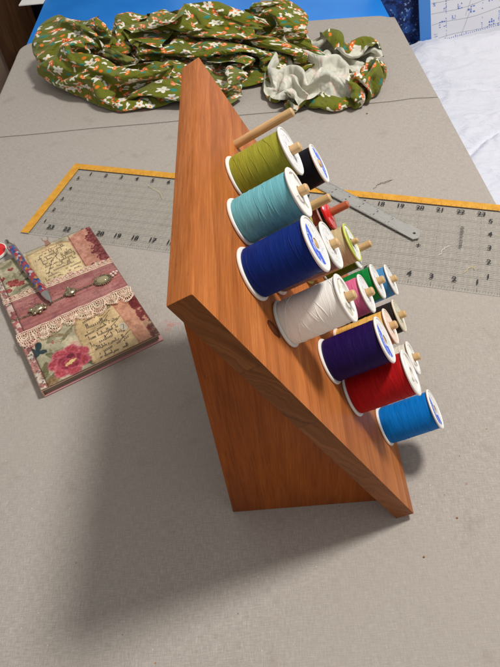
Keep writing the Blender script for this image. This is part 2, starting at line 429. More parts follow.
spool(8.43, 2.06, 1.80, .66, srgb(78, 146, 200), 'print', 'denim blue thread spool farthest along the bottom row beside the green spool', srgb(110, 120, 135), nst=4)
spool(6.23, 2.44, 1.79, .65, srgb(40, 32, 28), 'print', 'dark brown thread spool with a cream rimmed end', srgb(80, 84, 88), label_base=srgb(206, 204, 178), rim=plain('cream_plastic', srgb(222, 208, 184), .4), nst=3)
spool(4.51, 2.06, 1.78, .63, srgb(228, 222, 208), 'open', 'white thread spool almost hidden behind the red spool', None, nst=4)
spool(2.73, 1.33, 1.88, .71, srgb(0, 116, 200), 'crescent', 'bright azure blue thread spool on the lowest near peg', nst=8)
# two shorter reels of other makes
M_redp = plain('red_plastic', srgb(206, 24, 22), .22, Coat_Weight=.3)
M_pink = plain('pale_pink_plastic', srgb(214, 168, 160), .25)
o = thing('thread_reel', 'short red plastic reel with a black stripe behind the lime rimmed spool', 'thread reel', on_board(8.0, 6.70, BT+.012), SP_GROUP, ROT)
mb = MB(); flange_disc(mb, .58, 0, .07); mb.build('lower_flange', M_pink, o, 30)
mb = MB(); mb.lathe([(.17, .07), (.50, .075), (.50, .98), (.17, .985)], 64); mb.build('thread', mat_thread('rust_thread', srgb(150, 84, 70)), o, 60)
mb = MB(); flange_disc(mb, .60, .985, .06); mb.build('collar', M_pink, o, 30)
mb = MB(); mb.lathe([(.17, 1.045), (.555, 1.047), (.555, 1.14), (.17, 1.142)], 64); mb.build('stripe', plain('black_band', srgb(14, 12, 12), .4), o, 60)
mb = MB(); mb.lathe([(.16, 1.142), (.57, 1.142), (.60, 1.165), (.60, 1.22), (.57, 1.26), (.34, 1.29), (.30, 1.33), (.16, 1.34)], 64, closed=True); mb.build('cap', M_redp, o, 30)
o = thing('thread_reel', 'short brown reel with lime rim hidden behind the turquoise spool', 'thread reel', on_board(6.07, 8.71, BT+.012), SP_GROUP, ROT)
mb = MB(); flange_disc(mb, .6, 0, .07); mb.build('lower_flange', M_lime, o, 30)
mb = MB(); mb.lathe([(.17, .07), (.53, .075), (.53, 1.05), (.17, 1.055)], 64); mb.build('thread', mat_thread('brown_thread', srgb(132, 92, 66)), o, 60)
mb = MB(); flange_disc(mb, .61, 1.055, .07); mb.build('upper_flange', M_lime, o, 30)

# ================================================================== TABLE
def tab_x(y, side): return (-21.15 if side < 0 else 8.68)-.017*y
floor = obj('floor', [(-160, -120, -29), (160, -120, -29), (160, 220, -29), (-160, 220, -29)], [(0, 1, 2, 3)], plain('brown_floor', srgb(86, 70, 58), .8), None, 0)
floor['kind'] = 'structure'
def mat_blue():
    m = NT('bright_blue_laminate'); n = m.noise(m.coord(), .25, 3)
    return m.out(m.ramp(n, [(.3, srgb(24, 128, 226)), (.7, srgb(34, 142, 238))]), .42)
table = thing('table', 'bright blue tabletop showing beyond the grey canvas pad', 'table')
bm = bmesh.new(); box(bm, -21.0, 8.52, -20, 68, -1.35, -.34, .08, 2)
for v in bm.verts: v.co.x -= .017*v.co.y
from_bm('tabletop', bm, mat_blue(), table)
mb = MB()
for x, y in ((-19.5, -16), (7, -16), (-20.5, 62), (6, 62)):
    mb = MB(); mb.tube([(x, y, -29), (x, y, -1.3)], .7, 16); mb.build('leg', M_metal, table)
# grey canvas covered pad: one mesh with a crease across it and a soft rolled edge
def crease_y(x): return 27.47-.0255*(x+6)+0.05*noise.noise(Vector((x*.25, 3, 0)))+(.14*math.exp(-((x-6.6)/.9)**2))
def make_pad():
    xs = 96; T = [i/xs for i in range(xs+1)]
    prof = []
    for d, z in ((-1.2, 0), (-.5, .015), (-.2, .03), (-.07, .015), (-.045, -.02), (-.03, -.22), (.03, -.22), (.045, .0), (.2, .02), (.6, .005), (1.4, 0)): prof.append((d, z))
    rows = [('a', y) for y in [-20+45*i/50 for i in range(51)]]+[('c', q) for q in prof]+[('b', y) for y in [29.4+.6*i for i in range(18)]]
    yend = lambda x: 40.17-.078*(x-8)*1.0
    V = []; RN = []
    for kind, q in rows:
        row = []
        for t in T:
            # ycoordinate
            yy = q if kind != 'c' else None
            x = 0
            for _ in range(2):
                y_ = yy if yy is not None else crease_y(x)+q[0]
                x0, x1 = tab_x(y_, -1), tab_x(y_, 1)
                x = x0+(x1-x0)*t
            z = q[1] if kind == 'c' else 0
            z += .012*noise.noise(Vector((x*.12, y_*.12, 0)))-.008
            row.append((x, y_, z))
        V.append(row)
    for k in range(8):      # the far edge, its corners rounded
        row = []
        f = (k+1)/8
        y0 = rows[-1][1]
        for t in T:
            x0, x1 = tab_x(41, -1), tab_x(41, 1); rad = 1.5
            x = x0+(x1-x0)*t
            ye = yend(x)
            y_ = y0+(ye-y0)*f
            a = min(x-x0, x1-x)
            # rounded corner pulls the side in
            fy = max(0, (y_-(ye-rad))/rad)
            inset = rad*(1-math.sqrt(max(0, 1-fy*fy)))*1.0
            tt = x0+inset+(x1-x0-2*inset)*t
            row.append((tt, y_, 0))
        V.append(row)
    # roll the border down
    out = []
    for row in V:
        r0, r1 = row[0], row[-1]
        L = [(r0[0]-.02+.0, r0[1], r0[2]-.34), (r0[0]-.02, r0[1], r0[2]-.12), (r0[0]+.03, r0[1], r0[2]-.03)]
        row2 = list(row); row2[0] = (r0[0]+.12, r0[1], r0[2])
        row2[-1] = (r1[0]-.12, r1[1], r1[2])
        Rr = [(r1[0]-.03, r1[1], r1[2]-.03), (r1[0]+.02, r1[1], r1[2]-.12), (r1[0]+.02, r1[1], r1[2]-.34)]
        out.append(L+row2+Rr)
    last = out[-1]
    for dy, dz in ((.06, -.03), (.1, -.12), (.1, -.34)): out.append([(x, y+dy, min(z, dz) if z < dz else dz) for x, y, z in last])
    n = len(out[0]); v = [p for r in out for p in r]
    f = [(j*n+i, j*n+i+1, (j+1)*n+i+1, (j+1)*n+i) for j in range(len(out)-1) for i in range(n-1)]
    return obj('canvas_pad', v, f, mat_canvas(), None, 60)
tag(make_pad(), 'grey canvas covered table pad with a crease across it', 'table pad')

# ================================================================== QUILTING RULER
RA = -.3259; RO = (-16.1886, 17.3462)
RM = Matrix.Rotation(RA, 3, 'Z')
ruler = thing('quilting_ruler', 'long clear acrylic quilting ruler with a yellow border behind the rack', 'ruler', (RO[0], RO[1], .012), None, RM)
m = NT('clear_acrylic')
tr = m.new('ShaderNodeBsdfTransparent'); tr.inputs[0].default_value = (.985, .99, .985, 1)
gl = m.new('ShaderNodeBsdfGlossy'); gl.inputs['Roughness'].default_value = .12
fr = m.new('ShaderNodeFresnel'); fr.inputs[0].default_value = 1.4
mx = m.new('ShaderNodeMixShader'); bf = m.new('ShaderNodeNewGeometry').outputs['Backfacing']; m.put(mx.inputs[0], m.m('MULTIPLY', m.m('MULTIPLY', fr.outputs[0], .7), m.m('SUBTRACT', 1.0, bf))); m.l.new(tr.outputs[0], mx.inputs[1]); m.l.new(gl.outputs[0], mx.inputs[2])
m.l.new(mx.outputs[0], m.n['Material Output'].inputs[0])
bm = bmesh.new(); box(bm, -.5, 24.0, 0, 6.5, 0, .06, .012, 1); 
edge = NT('acrylic_edge'); td = edge.new('ShaderNodeBsdfTransparent'); mxe = edge.new('ShaderNodeMixShader'); mxe.inputs[0].default_value = .55
edge.out(srgb(232, 236, 232), .2); edge.l.new(td.outputs[0], mxe.inputs[1]); edge.l.new(edge.b.outputs[0], mxe.inputs[2]); edge.l.new(mxe.outputs[0], edge.n['Material Output'].inputs[0])
for f in bm.faces:
    f.normal_update()
    if abs(f.normal.z) < .9: f.material_index = 1
from_bm('blade', bm, [m.mat, edge.mat], ruler, 0)
m = NT('yellow_border_print')
n_ = m.noise(m.coord(), 3, 2)
M_yel = m.out(m.ramp(n_, [(.3, srgb(200, 140, 30)), (.7, srgb(218, 160, 52))]), .5)
mb = MB(); mb.rect(-.5, 24.0, 6.0, 6.5, .063); mb.rect(-.5, 0, .0, 5.9995, .063); mb.build('border', M_yel, ruler, 0)
mb = MB(); z = .067
for i in range(0, 24*8+1):
    x = i/8; w = .014
    mb.rect(x-w/2, x+w/2, .02, .30 if i % 8 == 0 else (.2 if i % 4 == 0 else .13), z)
    if i % 2 == 0: mb.rect(x-w/2, x+w/2, 6.02, 6.02+(.2 if i % 8 == 0 else .1), z)
for k in range(1, 24):   # broken grid lines
    for j in range(48):
        if j % 2 == 0: mb.rect(k-.008, k+.008, j/8+.02, j/8+.10, z)
for j in range(1, 48):
    y = j/8; step_ = 24
    w = .018 if j % 8 == 0 else (.013 if j % 4 == 0 else .0085)
    if j % 8 == 0 or j % 4 == 0: mb.rect(0, 24, y-w/2, y+w/2, z)
    else:
        for i in range(96):
            mb.rect(i/4+.03, i/4+.20, y-w/2, y+w/2, z)
mb.build('fine_scale', M_inkgrey, ruler, 0)
mb = MB()
for k in range(1, 24):
    put_text(mb, str(k), .40, k, 5.62, z+.002)
    put_text(mb, str(24-k), .42, k, .68, z+.002)
for k in range(1, 6):
    put_text(mb, str(k), .40, 23.45, k+.12, z+.002)
    put_text(mb, str(k), .36, .42, k+.12, z+.002)
for sx in (12, 20.2):
    put_text(mb, '+', .4, sx, 2.7, z+.002)
rq = random.Random(3)
for i in range(14):      # small vertical maker's line, too small to read
    y = 2.9+i*.115; x = 22.15
    mb.rect(x-.09, x+.09*rq.uniform(.2, 1), y, y+.05, z+.002)
mb.build('lettering', M_ink, ruler, 0)

# ================================================================== STEEL RULE
ang = math.atan2(-4.0, 3.36)
sr = thing('steel_rule', 'narrow steel rule with a hanging hole lying across the clear ruler', 'ruler', (4.02, 13.98, .10), None, Matrix.Rotation(ang, 3, 'Z') @ Matrix.Rotation(math.radians(.6), 3, 'X'))
def rule_blade():
    bm = bmesh.new(); L, w, t = 8.6, .78, .05
    out = [(-L, -w/2), (-.14, -w/2), (.0, -.16), (-.03, -.02), (-.30, w/2), (-L, w/2)]
    hole = [(-.36+.075*math.cos(a), .075*math.sin(a)) for a in [2*math.pi*i/20 for i in range(20)]]
    eds = []
    for loop in (out, hole):
        vs = [bm.verts.new((x, y, 0)) for x, y in loop]
        eds += [bm.edges.new((vs[i], vs[(i+1) % len(vs)])) for i in range(len(vs))]
    bmesh.ops.triangle_fill(bm, use_beauty=True, edges=eds, normal=(0, 0, 1))
    g = bmesh.ops.extrude_face_region(bm, geom=list(bm.faces))
    for e in g['geom']:
        if isinstance(e, bmesh.types.BMVert): e.co.z += t
    return from_bm('blade', bm, M_metal, sr, 20)
rule_blade()
mb = MB()
for i in range(1, 8*16):
    x = -1.0-i/16*.95
    if x < -8.5: break
    l = .26 if i % 16 == 0 else (.18 if i % 8 == 0 else (.13 if i % 4 == 0 else .08))
    mb.rect(x-.006, x+.006, -.385, -.385+l*.7, .054); mb.rect(x-.006, x+.006, .385-l*.7, .385, .054)
for k in range(1, 8):
    put_text(mb, str(k), .16, -1.0-k*.95+.12, -.15, .054); put_text(mb, str(k), .16, -1.0-k*.95+.12, .15, .054)
mb.build('graduations', plain('etched_scale', srgb(40, 39, 38), .5), sr, 0)

# ================================================================== JOURNAL
JA = math.radians(27.744); JR = Matrix.Rotation(JA, 3, 'Z')
JW, JH, JT = 5.434, 9.01, .45
journal = thing('journal', 'vintage collage journal with a dusty pink band, rose print and lace trim', 'journal', (-13.29, 6.38, .012), None, JR)
def vnoise(shape, cell, rng, octaves=3):
    h, w = shape; out = np.zeros(shape); amp = 1; tot = 0
    for o_ in range(octaves):
        c = max(2, cell/2**o_); gh, gw = int(h/c)+3, int(w/c)+3
        g = rng.random((gh, gw)); y = np.arange(h)/c; x = np.arange(w)/c
        yi, xi = y.astype(int), x.astype(int); fy = (y-yi)[:, None]; fx = (x-xi)[None, :]
        fy = fy*fy*(3-2*fy); fx = fx*fx*(3-2*fx)
        a = g[yi][:, xi]; b = g[yi][:, xi+1]; c_ = g[yi+1][:, xi]; d = g[yi+1][:, xi+1]
        out += amp*((a*(1-fx)+b*fx)*(1-fy)+(c_*(1-fx)+d*fx)*fy); tot += amp; amp *= .55
    return out/tot
def cover_art(PX=64):
    rng = np.random.default_rng(5)
    w, h = int(JW*PX)+1, int(JH*PX)+1
    X, Y = np.meshgrid(np.linspace(0, JW, w), np.linspace(0, JH, h))
    N1 = vnoise((h, w), 40, rng, 4); N2 = vnoise((h, w), 14, rng, 3); N3 = vnoise((h, w), 5, rng, 2); N4 = vnoise((h, w), 26, rng, 4)
    A = np.zeros((h, w, 3))
    def lay(mask, col, k=1.0, var=18, n=N2):
        mk = np.clip(mask, 0, 1)[..., None]*k
        c = np.array(col, float)[None, None]+((n-.5)*2*var)[..., None]
        A[:] = A*(1-mk)+c*mk
    def poly(pts, soft=.02, jag=.03):
        xj = X+(N3-.5)*jag*2; yj = Y+(N2-.5)*jag*2; ins = np.full(X.shape, 1e9)
        n = len(pts); ar = sum(pts[i][0]*pts[(i+1) % n][1]-pts[(i+1) % n][0]*pts[i][1] for i in range(n)); sg = 1 if ar > 0 else -1
        for i in range(n):
            (x0, y0), (x1, y1) = pts[i], pts[(i+1) % n]; L = math.hypot(x1-x0, y1-y0)
            ins = np.minimum(ins, sg*((x1-x0)*(yj-y0)-(y1-y0)*(xj-x0))/L)
        return np.clip(ins/soft+.5, 0, 1), ins
    def blob(x, y, rx, ry, rot=0, jag=.25, n=None):
        c, s_ = math.cos(rot), math.sin(rot); dx, dy = X-x, Y-y
        q = np.hypot((dx*c+dy*s_)/rx, (-dx*s_+dy*c)/ry)+((N2 if n is None else n)-.5)*2*jag
        return np.clip((1-q)/.12+.5, 0, 1), q
    def stroke(pts, wd, col, k=.9):
        pts = np.array(pts); x0, y0 = pts.min(0)-.1; x1, y1 = pts.max(0)+.1
        i0, i1 = max(0, int(x0*PX)), min(w, int(x1*PX)+2); j0, j1 = max(0, int(y0*PX)), min(h, int(y1*PX)+2)
        if i1 <= i0 or j1 <= j0: return
        xs, ys = X[j0:j1, i0:i1], Y[j0:j1, i0:i1]; dm = np.full(xs.shape, 1e9)
        for p, q in zip(pts[:-1], pts[1:]):
            d = q-p; L = d@d+1e-12; t = np.clip(((xs-p[0])*d[0]+(ys-p[1])*d[1])/L, 0, 1)
            dm = np.minimum(dm, np.hypot(xs-p[0]-t*d[0], ys-p[1]-t*d[1]))
        mk = np.clip((wd/2-dm)*PX+.5, 0, 1)[..., None]*k
        A[j0:j1, i0:i1] = A[j0:j1, i0:i1]*(1-mk)+np.array(col, float)*mk
    def cursive(x0, x1, y, size, rot=0, wd=.021, col=(62, 42, 34)):
        x = x0; pts = []
        while x < x1:
            if rng.random() < .13:
                if len(pts) > 2: emit(pts, x0, y, rot, wd, col)
                pts = []; x += size*rng.uniform(.5, 1.1); continue
            tall = rng.random(); hgt = size*(1.5 if tall > .82 else .55); dep = -size*.9 if tall < .1 else 0
            lw = size*rng.uniform(.28, .5)
            for t in np.linspace(0, 1, 7)[:-1]:
                a = 2*math.pi*t
                pts.append((x+lw*t+.25*size*math.sin(a)*.6+0.0, y+dep*math.sin(a*.5)**2+hgt*(.5-.5*math.cos(a))))
            x += lw
        if len(pts) > 2: emit(pts, x0, y, rot, wd, col)
    def emit(pts, x0, y0, rot, wd, col):
        c, s_ = math.cos(rot), math.sin(rot)
        stroke([(x0+(x-x0)*c-(y-y0)*s_, y0+(x-x0)*s_+(y-y0)*c) for x, y in pts], wd, col, .82)
    # ground: sage and cream paper
    lay(np.ones_like(X), (190, 180, 140), 1, 30, N1)
    lay((N1 > .56)*1., (206, 186, 142), .6, 15); lay(((N4 > .6) & (X < 2.4))*1., (128, 122, 82), .6, 25)
    lay(((N4 < .36) & (X < 1.9) & (Y > 6))*1., (222, 204, 162), .8, 14)
    # upper left flowers
    for x, y, r_ in ((.75, 7.15, .3), (1.05, 6.9, .22), (.35, 7.7, .18), (.4, 6.75, .2), (.95, 8.2, .15)):
        b, q = blob(x, y, r_, r_*.8, 0, .55, N3); lay(b, (176, 52, 48), .9, 40, N3)
    for x, y, rt in ((1.35, 7.6, .7), (1.5, 7.0, -.4), (.2, 7.2, 1.2), (1.2, 6.55, .2)):
        b, q = blob(x, y, .3, .08, rt, .5); lay(b, (92, 84, 52), .8, 20)
    # upper letter
    P1 = [(1.82, 5.9), (1.84, 8.72), (2.9, 8.86), (3.85, 8.74), (4.26, 8.4), (4.24, 5.95)]
    b, ins = poly(P1); lay(b, (229, 198, 136), 1, 26, N1); lay(b*(np.clip(1-ins/.16, 0, 1)), (164, 112, 62), .75, 20)
    for k in range(9): cursive(2.1+rng.uniform(0, .35), 4.1-rng.uniform(0, .5), 8.25-k*.25, .16, .04)
    stroke([(2.45, 6.7), (2.9, 7.6), (3.4, 8.0)], .03, (70, 46, 36)); cursive(2.5, 3.7, 8.5, .11, 0, .02, (150, 84, 60))
    # upper right: salmon and torn dark red
    b, ins = poly([(4.2, 5.9), (4.12, 8.75), (5.6, 9.2), (5.6, 5.9)]); lay(b, (208, 132, 104), 1, 32, N2)
    edge = 4.86+.55*(N4-.5)*2+.12*(Y-7.2); lay(((X > edge) & (Y > 5.9))*1., (128, 38, 40), .93, 44, N3)
    lay(((np.abs(X-4.2) < .03) & (Y > 5.9))*1., (120, 70, 50), .6)
    # lower left garden print
    for x, y, rx, ry, rt, c in ((.9, .45, .5, .22, .4, (84, 84, 44)), (.45, .9, .45, .2, 1.1, (112, 104, 54)), (2.2, .35, .4, .2, -.3, (70, 74, 40)), (.6, .25, .35, .2, .2, (150, 106, 60)), (.95, 1.6, .3, .14, 2.2, (120, 116, 70)), (1.9, 2.35, .5, .1, .7, (134, 120, 76)), (1.5, 2.6, .35, .12, -.5, (158, 128, 84))):
        b, q = blob(x, y, rx, ry, rt, .5); lay(b, c, .85, 24, N3)
    b, q = blob(.25, 2.75, .5, .35, 0, .3); lay(b, (214, 132, 122), .85, 25)
    b, q = blob(2.1, 1.35, .3, .5, .4, .3); lay(b, (222, 140, 130), .6, 20)
    for x, y, rx, ry, rt in ((.36, 2.02, .3, .17, .5), (.62, 2.42, .27, .15, 1.35), (.7, 2.0, .2, .12, -.5), (.30, 2.36, .2, .12, -.9)):
        b, q = blob(x, y, rx, ry, rt, .25); lay(b, (30, 58, 66), .95, 16, N3)
    for k in range(9): b, q = blob(1.05+rng.random()*.5, 2.15+rng.random()*.35, .03, .03, 0, 0); lay(b, (196, 70, 52), .9, 5)
    # lower letter
    P2 = [(2.3, -.1), (2.28, 1.06), (2.2, 1.98), (2.5, 3.0), (4.5, 3.0), (4.52, -.1)]
    b, ins = poly(P2, .02, .06); lay(b, (226, 188, 124), 1, 26, N1); lay(b*np.clip(1-ins/.12, 0, 1), (150, 104, 60), .7, 15)
    for yy in (2.0, 1.28, .7): stroke([(2.3, yy), (4.5, yy+.03)], .018, (150, 110, 70), .8)
    for k, (y, sz, rt) in enumerate(((2.55, .2, .35), (2.15, .22, -.1), (1.75, .15, .2), (1.45, .16, .0), (1.0, .2, .15), (.75, .13, 0), (.4, .18, .3), (.2, .14, -.05))):
        cursive(2.5+rng.uniform(0, .3), 4.35-rng.uniform(0, .4), y, sz, rt*.5, .024, (40, 32, 30))
    for k in range(6):
        x, y = rng.uniform(2.6, 4.3), rng.uniform(.2, 2.4); a = rng.uniform(.4, 1.2); L = rng.uniform(.4, .9)
        stroke([(x, y), (x+L*.5*math.cos(a)+.05, y+L*.5*math.sin(a)), (x+L*math.cos(a), y+L*math.sin(a))], .028, (46, 36, 32), .8)
    b, q = blob(4.25, 1.35, .17, .26, .2, .1); lay(b, (214, 204, 180), .8); stroke([(4.2, 1.2), (4.3, 1.45), (4.22, 1.5)], .03, (80, 70, 66))
    # rose
    cx, cy = 1.55, .86
    for k in range(7):
        a = k*2*math.pi/7+.3; b, q = blob(cx+.5*math.cos(a), cy+.42*math.sin(a), .46, .38, a, .14)
        lay(b, (194, 54, 66), 1, 26, N3); lay(b*np.clip((q-.7)/.3, 0, 1), (238, 150, 160), .55)
    for k in range(5):
        a = k*2*math.pi/5; b, q = blob(cx+.24*math.cos(a), cy+.2*math.sin(a), .34, .27, a+.5, .12)
        lay(b, (164, 30, 52), 1, 24, N3); lay(b*np.clip((q-.72)/.3, 0, 1), (232, 110, 132), .6)
    b, q = blob(cx+.1, cy+.22, .17, .13, 0, .2); lay(b, (116, 12, 32), .9, 15)
    b, q = blob(cx+.02, cy-.12, .25, .1, .3, .5, N3); lay(b, (240, 206, 120), .95, 25)
    # lower right stripes
    b, ins = poly([(4.5, -.1), (4.3, 3.0), (5.0, 3.0), (5.12, -.1)], .02, .04); lay(b, (216, 142, 104), 1, 26, N2); lay(b*np.clip(1-ins/.05, 0, 1), (170, 84, 56), .6)
    b, ins = poly([(5.1, -.1), (4.98, 3.0), (5.6, 3.0), (5.6, -.1)], .02, .05); lay(b, (140, 40, 40), 1, 44, N2)
    lay(((X > 5.05) & (Y < 1.0) & (N3 > .5))*1., (110, 96, 60), .8, 25); lay(((X > 5.0) & (N2 > .62) & (Y < 3))*1., (206, 160, 110), .7)
    # dusty pink band
    st = vnoise((h, w), 60, rng, 2); row = vnoise((h, 8), 5, rng, 3)[:, :1].repeat(w, 1)
    b, ins = poly([(-1, 3.5), (-1, 6.0), (7, 5.62), (7, 3.52)], .02, .01); bm_ = b
    lay(b, (182, 98, 92), 1, 20, row); lay(b*(st > .55), (200, 130, 120), .5, 18); lay(b*(N2 > .66), (142, 66, 76), .5, 12)
    for off in (.20, .28): 
        stroke([(-.1, 5.98-off), (5.5, 5.68-off)], .016, (112, 52, 56), .8)
        stroke([(-.1, 3.52+off), (5.5, 3.52+off)], .016, (112, 52, 56), .8)
    lay(b*(N3 > .72)*(np.abs(Y-5.2) < .25), (110, 48, 56), .7)
    # printed upper lace
    yb = 5.93-.05*X; lm = ((Y > yb) & (Y < yb+.30+.16*np.abs(np.sin(X*4.2)) + .12*(N2-.5)))*1.
    lay(lm, (226, 194, 160), 1, 18); lay(lm*(N3 > .6), (196, 104, 96), .75, 20); lay(lm*(N3 < .33), (104, 66, 48), .8, 12)
    lay((np.abs(Y-yb) < .03)*1., (236, 212, 180), .9)
    # spine strip and worn edges
    sp = (X < .30)*1.; lay(sp*(N2 > .5), (224, 200, 180), .8, 20); lay(sp*(N2 <= .5), (186, 92, 92), .7, 25); lay(sp*(N3 < .3), (70, 66, 60), .7)
    lay((np.abs(X-.33) < .025)*1., (88, 56, 42), .8)
    ed = np.minimum(np.minimum(X, JW-X), np.minimum(Y, JH-Y)); lay(np.clip(1-ed/(.03+.05*N2), 0, 1), (110, 78, 54), .75)
    A = A.mean(-1, keepdims=True)*.24+A*.76; A = A*(.93+.22*(N1-.5))[..., None]*(1+.20*(N3-.5))[..., None]; lin = np.clip(A, 0, 255)/255; lin = np.where(lin <= .04045, lin/12.92, ((lin+.055)/1.055)**2.4)
    return X, Y, lin, w, h
def grid_mesh(name, V, w, h, col, mat, parent, smooth=60):
    me = D.meshes.new(name)
    idx = np.arange(w*h).reshape(h, w)
    F = np.stack([idx[:-1, :-1], idx[:-1, 1:], idx[1:, 1:], idx[1:, :-1]], -1).reshape(-1, 4)
    me.vertices.add(w*h); me.vertices.foreach_set('co', (V*S).astype(np.float32).ravel())
    me.loops.add(F.size); me.loops.foreach_set('vertex_index', F.astype(np.int32).ravel())
    me.polygons.add(len(F)); me.polygons.foreach_set('loop_start', np.arange(0, F.size, 4, dtype=np.int32))
    me.update(calc_edges=True)
    if col is not None:
        at = me.color_attributes.new('print', 'FLOAT_COLOR', 'POINT')
        at.data.foreach_set('color', np.concatenate([col.reshape(-1, 3), np.ones((w*h, 1))], 1).astype(np.float32).ravel())
    me.validate()
    return finish(me, name, mat, parent, smooth)
m = NT('collage_paper'); at = m.new('ShaderNodeVertexColor', layer_name='print')
fb = m.noise(m.coord(), 18, 3)
M_art = m.out(m.mix(.12, at.outputs[0], m.ramp(fb, [(.3, (.25, .2, .16)), (.7, (.9, .85, .8))]), 'MULTIPLY'), .5, m.bump(fb, .2, .01), Specular_IOR_Level=.4)
ax_, ay_, art, gw, gh = cover_art()
gz = JT+.004-.035*np.exp(-((ax_-.33)/.05)**2)
grid_mesh('cover_art', np.stack([ax_, ay_, gz], -1), gw, gh, art, M_art, journal)
M_cover = plain('worn_card', srgb(196, 160, 136), .6)
bm = bmesh.new(); box(bm, -.01, JW+.01, -.01, JH+.01, JT-.085, JT-.045, .012, 2); from_bm('front_cover', bm, M_cover, journal)
bm = bmesh.new(); box(bm, -.01, JW+.08, -.02, JH+.01, 0, .05, .015, 2); from_bm('back_cover', bm, plain('pink_card', srgb(206, 150, 150), .6), journal)
bm = bmesh.new(); box(bm, -.02, .05, -.01, JH+.01, .045, JT-.04, .02, 2); from_bm('spine', bm, M_cover, journal)
m = NT('page_edges'); pz = m.sep(m.coord())[2]
M_pages = m.out(m.ramp(m.noise(m.comb(0.0, 0.0, m.m('MULTIPLY', pz, 60)), 1, 2), [(.35, srgb(92, 80, 68)), (.65, srgb(176, 162, 142))]), .8)
bm = bmesh.new(); box(bm, .04, JW-.08, .09, JH-.09, .05, JT-.086); from_bm('page_block', bm, M_pages, journal)
# crocheted lace along the band
M_lace = NT('lace_cotton'); nz_ = M_lace.noise(M_lace.coord(), 4, 3, .6); M_lace = M_lace.out(M_lace.ramp(nz_, [(.32, srgb(206, 152, 134)), (.5, srgb(234, 206, 182)), (.7, srgb(242, 224, 202))]), .85)
mb = MB(); lz = JT+.05
lb = lambda a: 3.58+.02*math.sin(a*3)
def lpt(a, d, k=0): return (a+d*.35*noise.noise(Vector((a*2.1, d*2, 1))), lb(a)-d*(1+.35*noise.noise(Vector((a*1.3, 0, 5)))), lz+.05*d*(1+noise.noise(Vector((a*3, d*3, 2))))+.02*math.sin(a*7+d*9)+k)
for d in (0, .11): mb.tube([lpt(-.05+i*.06, d) for i in range(92)], .02, 5)
for i in range(78): mb.tube([lpt(-.03+i*.07, 0, .004), lpt(-.03+i*.07+.02, .11, .004)], .014, 4, False)
rl = random.Random(2)
nsc = 8; wsc = 5.5/nsc
for i in range(nsc):
    a0 = -.05+i*wsc; am = a0+wsc/2; dep = .66+.1*rl.random()
    for rr in (1, .72, .45):
        pts = []
        for k in range(19):
            t = math.pi*k/18; pts.append(lpt(am-wsc/2*rr*math.cos(t)*1.02, .12+dep*rr*math.sin(t)**.8+.012*math.sin(k*2.1), .02*math.sin(t*3+i)))
        mb.tube(pts, .026 if rr == 1 else .02, 5, False)
    for k in range(1, 12):
        t = math.pi*k/12; mb.tube([lpt(am-wsc*.2*math.cos(t), .12+dep*.4*math.sin(t), .01), lpt(am-wsc/2*math.cos(t), .12+dep*math.sin(t)**.8, .01)], .017, 4, False)
        c = (am-wsc/2*1.02*math.cos(t), .14+dep*math.sin(t)**.8)
        mb.tube([lpt(c[0]+.05*math.cos(q*1.047), c[1]+.04+.05*math.sin(q*1.047), .005) for q in range(7)], .014, 4, False)
    for q in range(5):
        a = q*1.257; mb.tube([lpt(am+.05*math.cos(a), .26+.05*math.sin(a), .02), lpt(am+.11*math.cos(a), .26+.11*math.sin(a), .03)], .03, 5)
mb.build('lace_trim', M_lace, journal, 60)
mb = MB()
for d in (-2.30, -2.42): mb.tube([(i*.06-.03, 3.6-d-.05*i*.06+.01*math.sin(i*.9), JT+.02) for i in range(92)], .016, 5)
for i in range(26):
    a0 = i*.21; yy = 3.6+2.46-.05*a0
    mb.tube([(a0+.105-.105*math.cos(math.pi*k/8), yy+.17*math.sin(math.pi*k/8)+.02*rl.random(), JT+.022) for k in range(9)], .016, 5, False)
    mb.tube([(a0+.02, yy-.1, JT+.02), (a0+.1, yy+.12, JT+.02)], .013, 4, False)
mb.build('lace_trim', M_lace, journal, 60)
# chain of brass charms across the band
M_brass = NT('antique_brass'); nz = M_brass.noise(M_brass.coord(), 9, 3, .6)
M_brass = M_brass.out(M_brass.ramp(nz, [(.3, srgb(96, 80, 58)), (.7, srgb(206, 192, 160))]), .32, Metallic=.9)
mb = MB(); k = 0
cpts = [(.05, 4.62), (.55, 4.52), (1.0, 4.50), (1.6, 4.60), (2.2, 4.68), (2.7, 4.70), (3.2, 4.70), (3.8, 4.70), (4.25, 4.66)]
def chain_at(t):
    t = max(0, min(.9999, t))*(len(cpts)-1); i = int(t); f = t-i
    return (cpts[i][0]*(1-f)+cpts[i+1][0]*f, cpts[i][1]*(1-f)+cpts[i+1][1]*f)
for i in range(46):
    x, y = chain_at(i/46); x2, y2 = chain_at((i+.6)/46); a = math.atan2(y2-y, x2-x)
    pts = []
    for q in range(13):
        t = 2*math.pi*q/12; px_, py_ = .062*math.cos(t), .036*math.sin(t)
        tilt = 1 if i % 2 else .25
        pts.append((x+px_*math.cos(a)-py_*tilt*math.sin(a), y+px_*math.sin(a)+py_*tilt*math.cos(a), JT+.05+(.03*math.sin(t)*(1-tilt))))
    mb.tube(pts, .013, 5, False)
mb.build('chain', M_brass, journal, 60)
def ellip(mb, c, r, n=20, m_=12, rot=0):
    k = len(mb.v); cr, sr_ = math.cos(rot), math.sin(rot)
    for i in range(m_+1):
        t = math.pi*i/m_
        for j in range(n):
            a = 2*math.pi*j/n; x, y, z_ = r[0]*math.sin(t)*math.cos(a), r[1]*math.sin(t)*math.sin(a), r[2]*math.cos(t)
            mb.v.append((c[0]+x*cr-y*sr_, c[1]+x*sr_+y*cr, c[2]+z_))
    for i in range(m_):
        for j in range(n): mb.f.append((k+i*n+j, k+i*n+(j+1) % n, k+(i+1)*n+(j+1) % n, k+(i+1)*n+j))
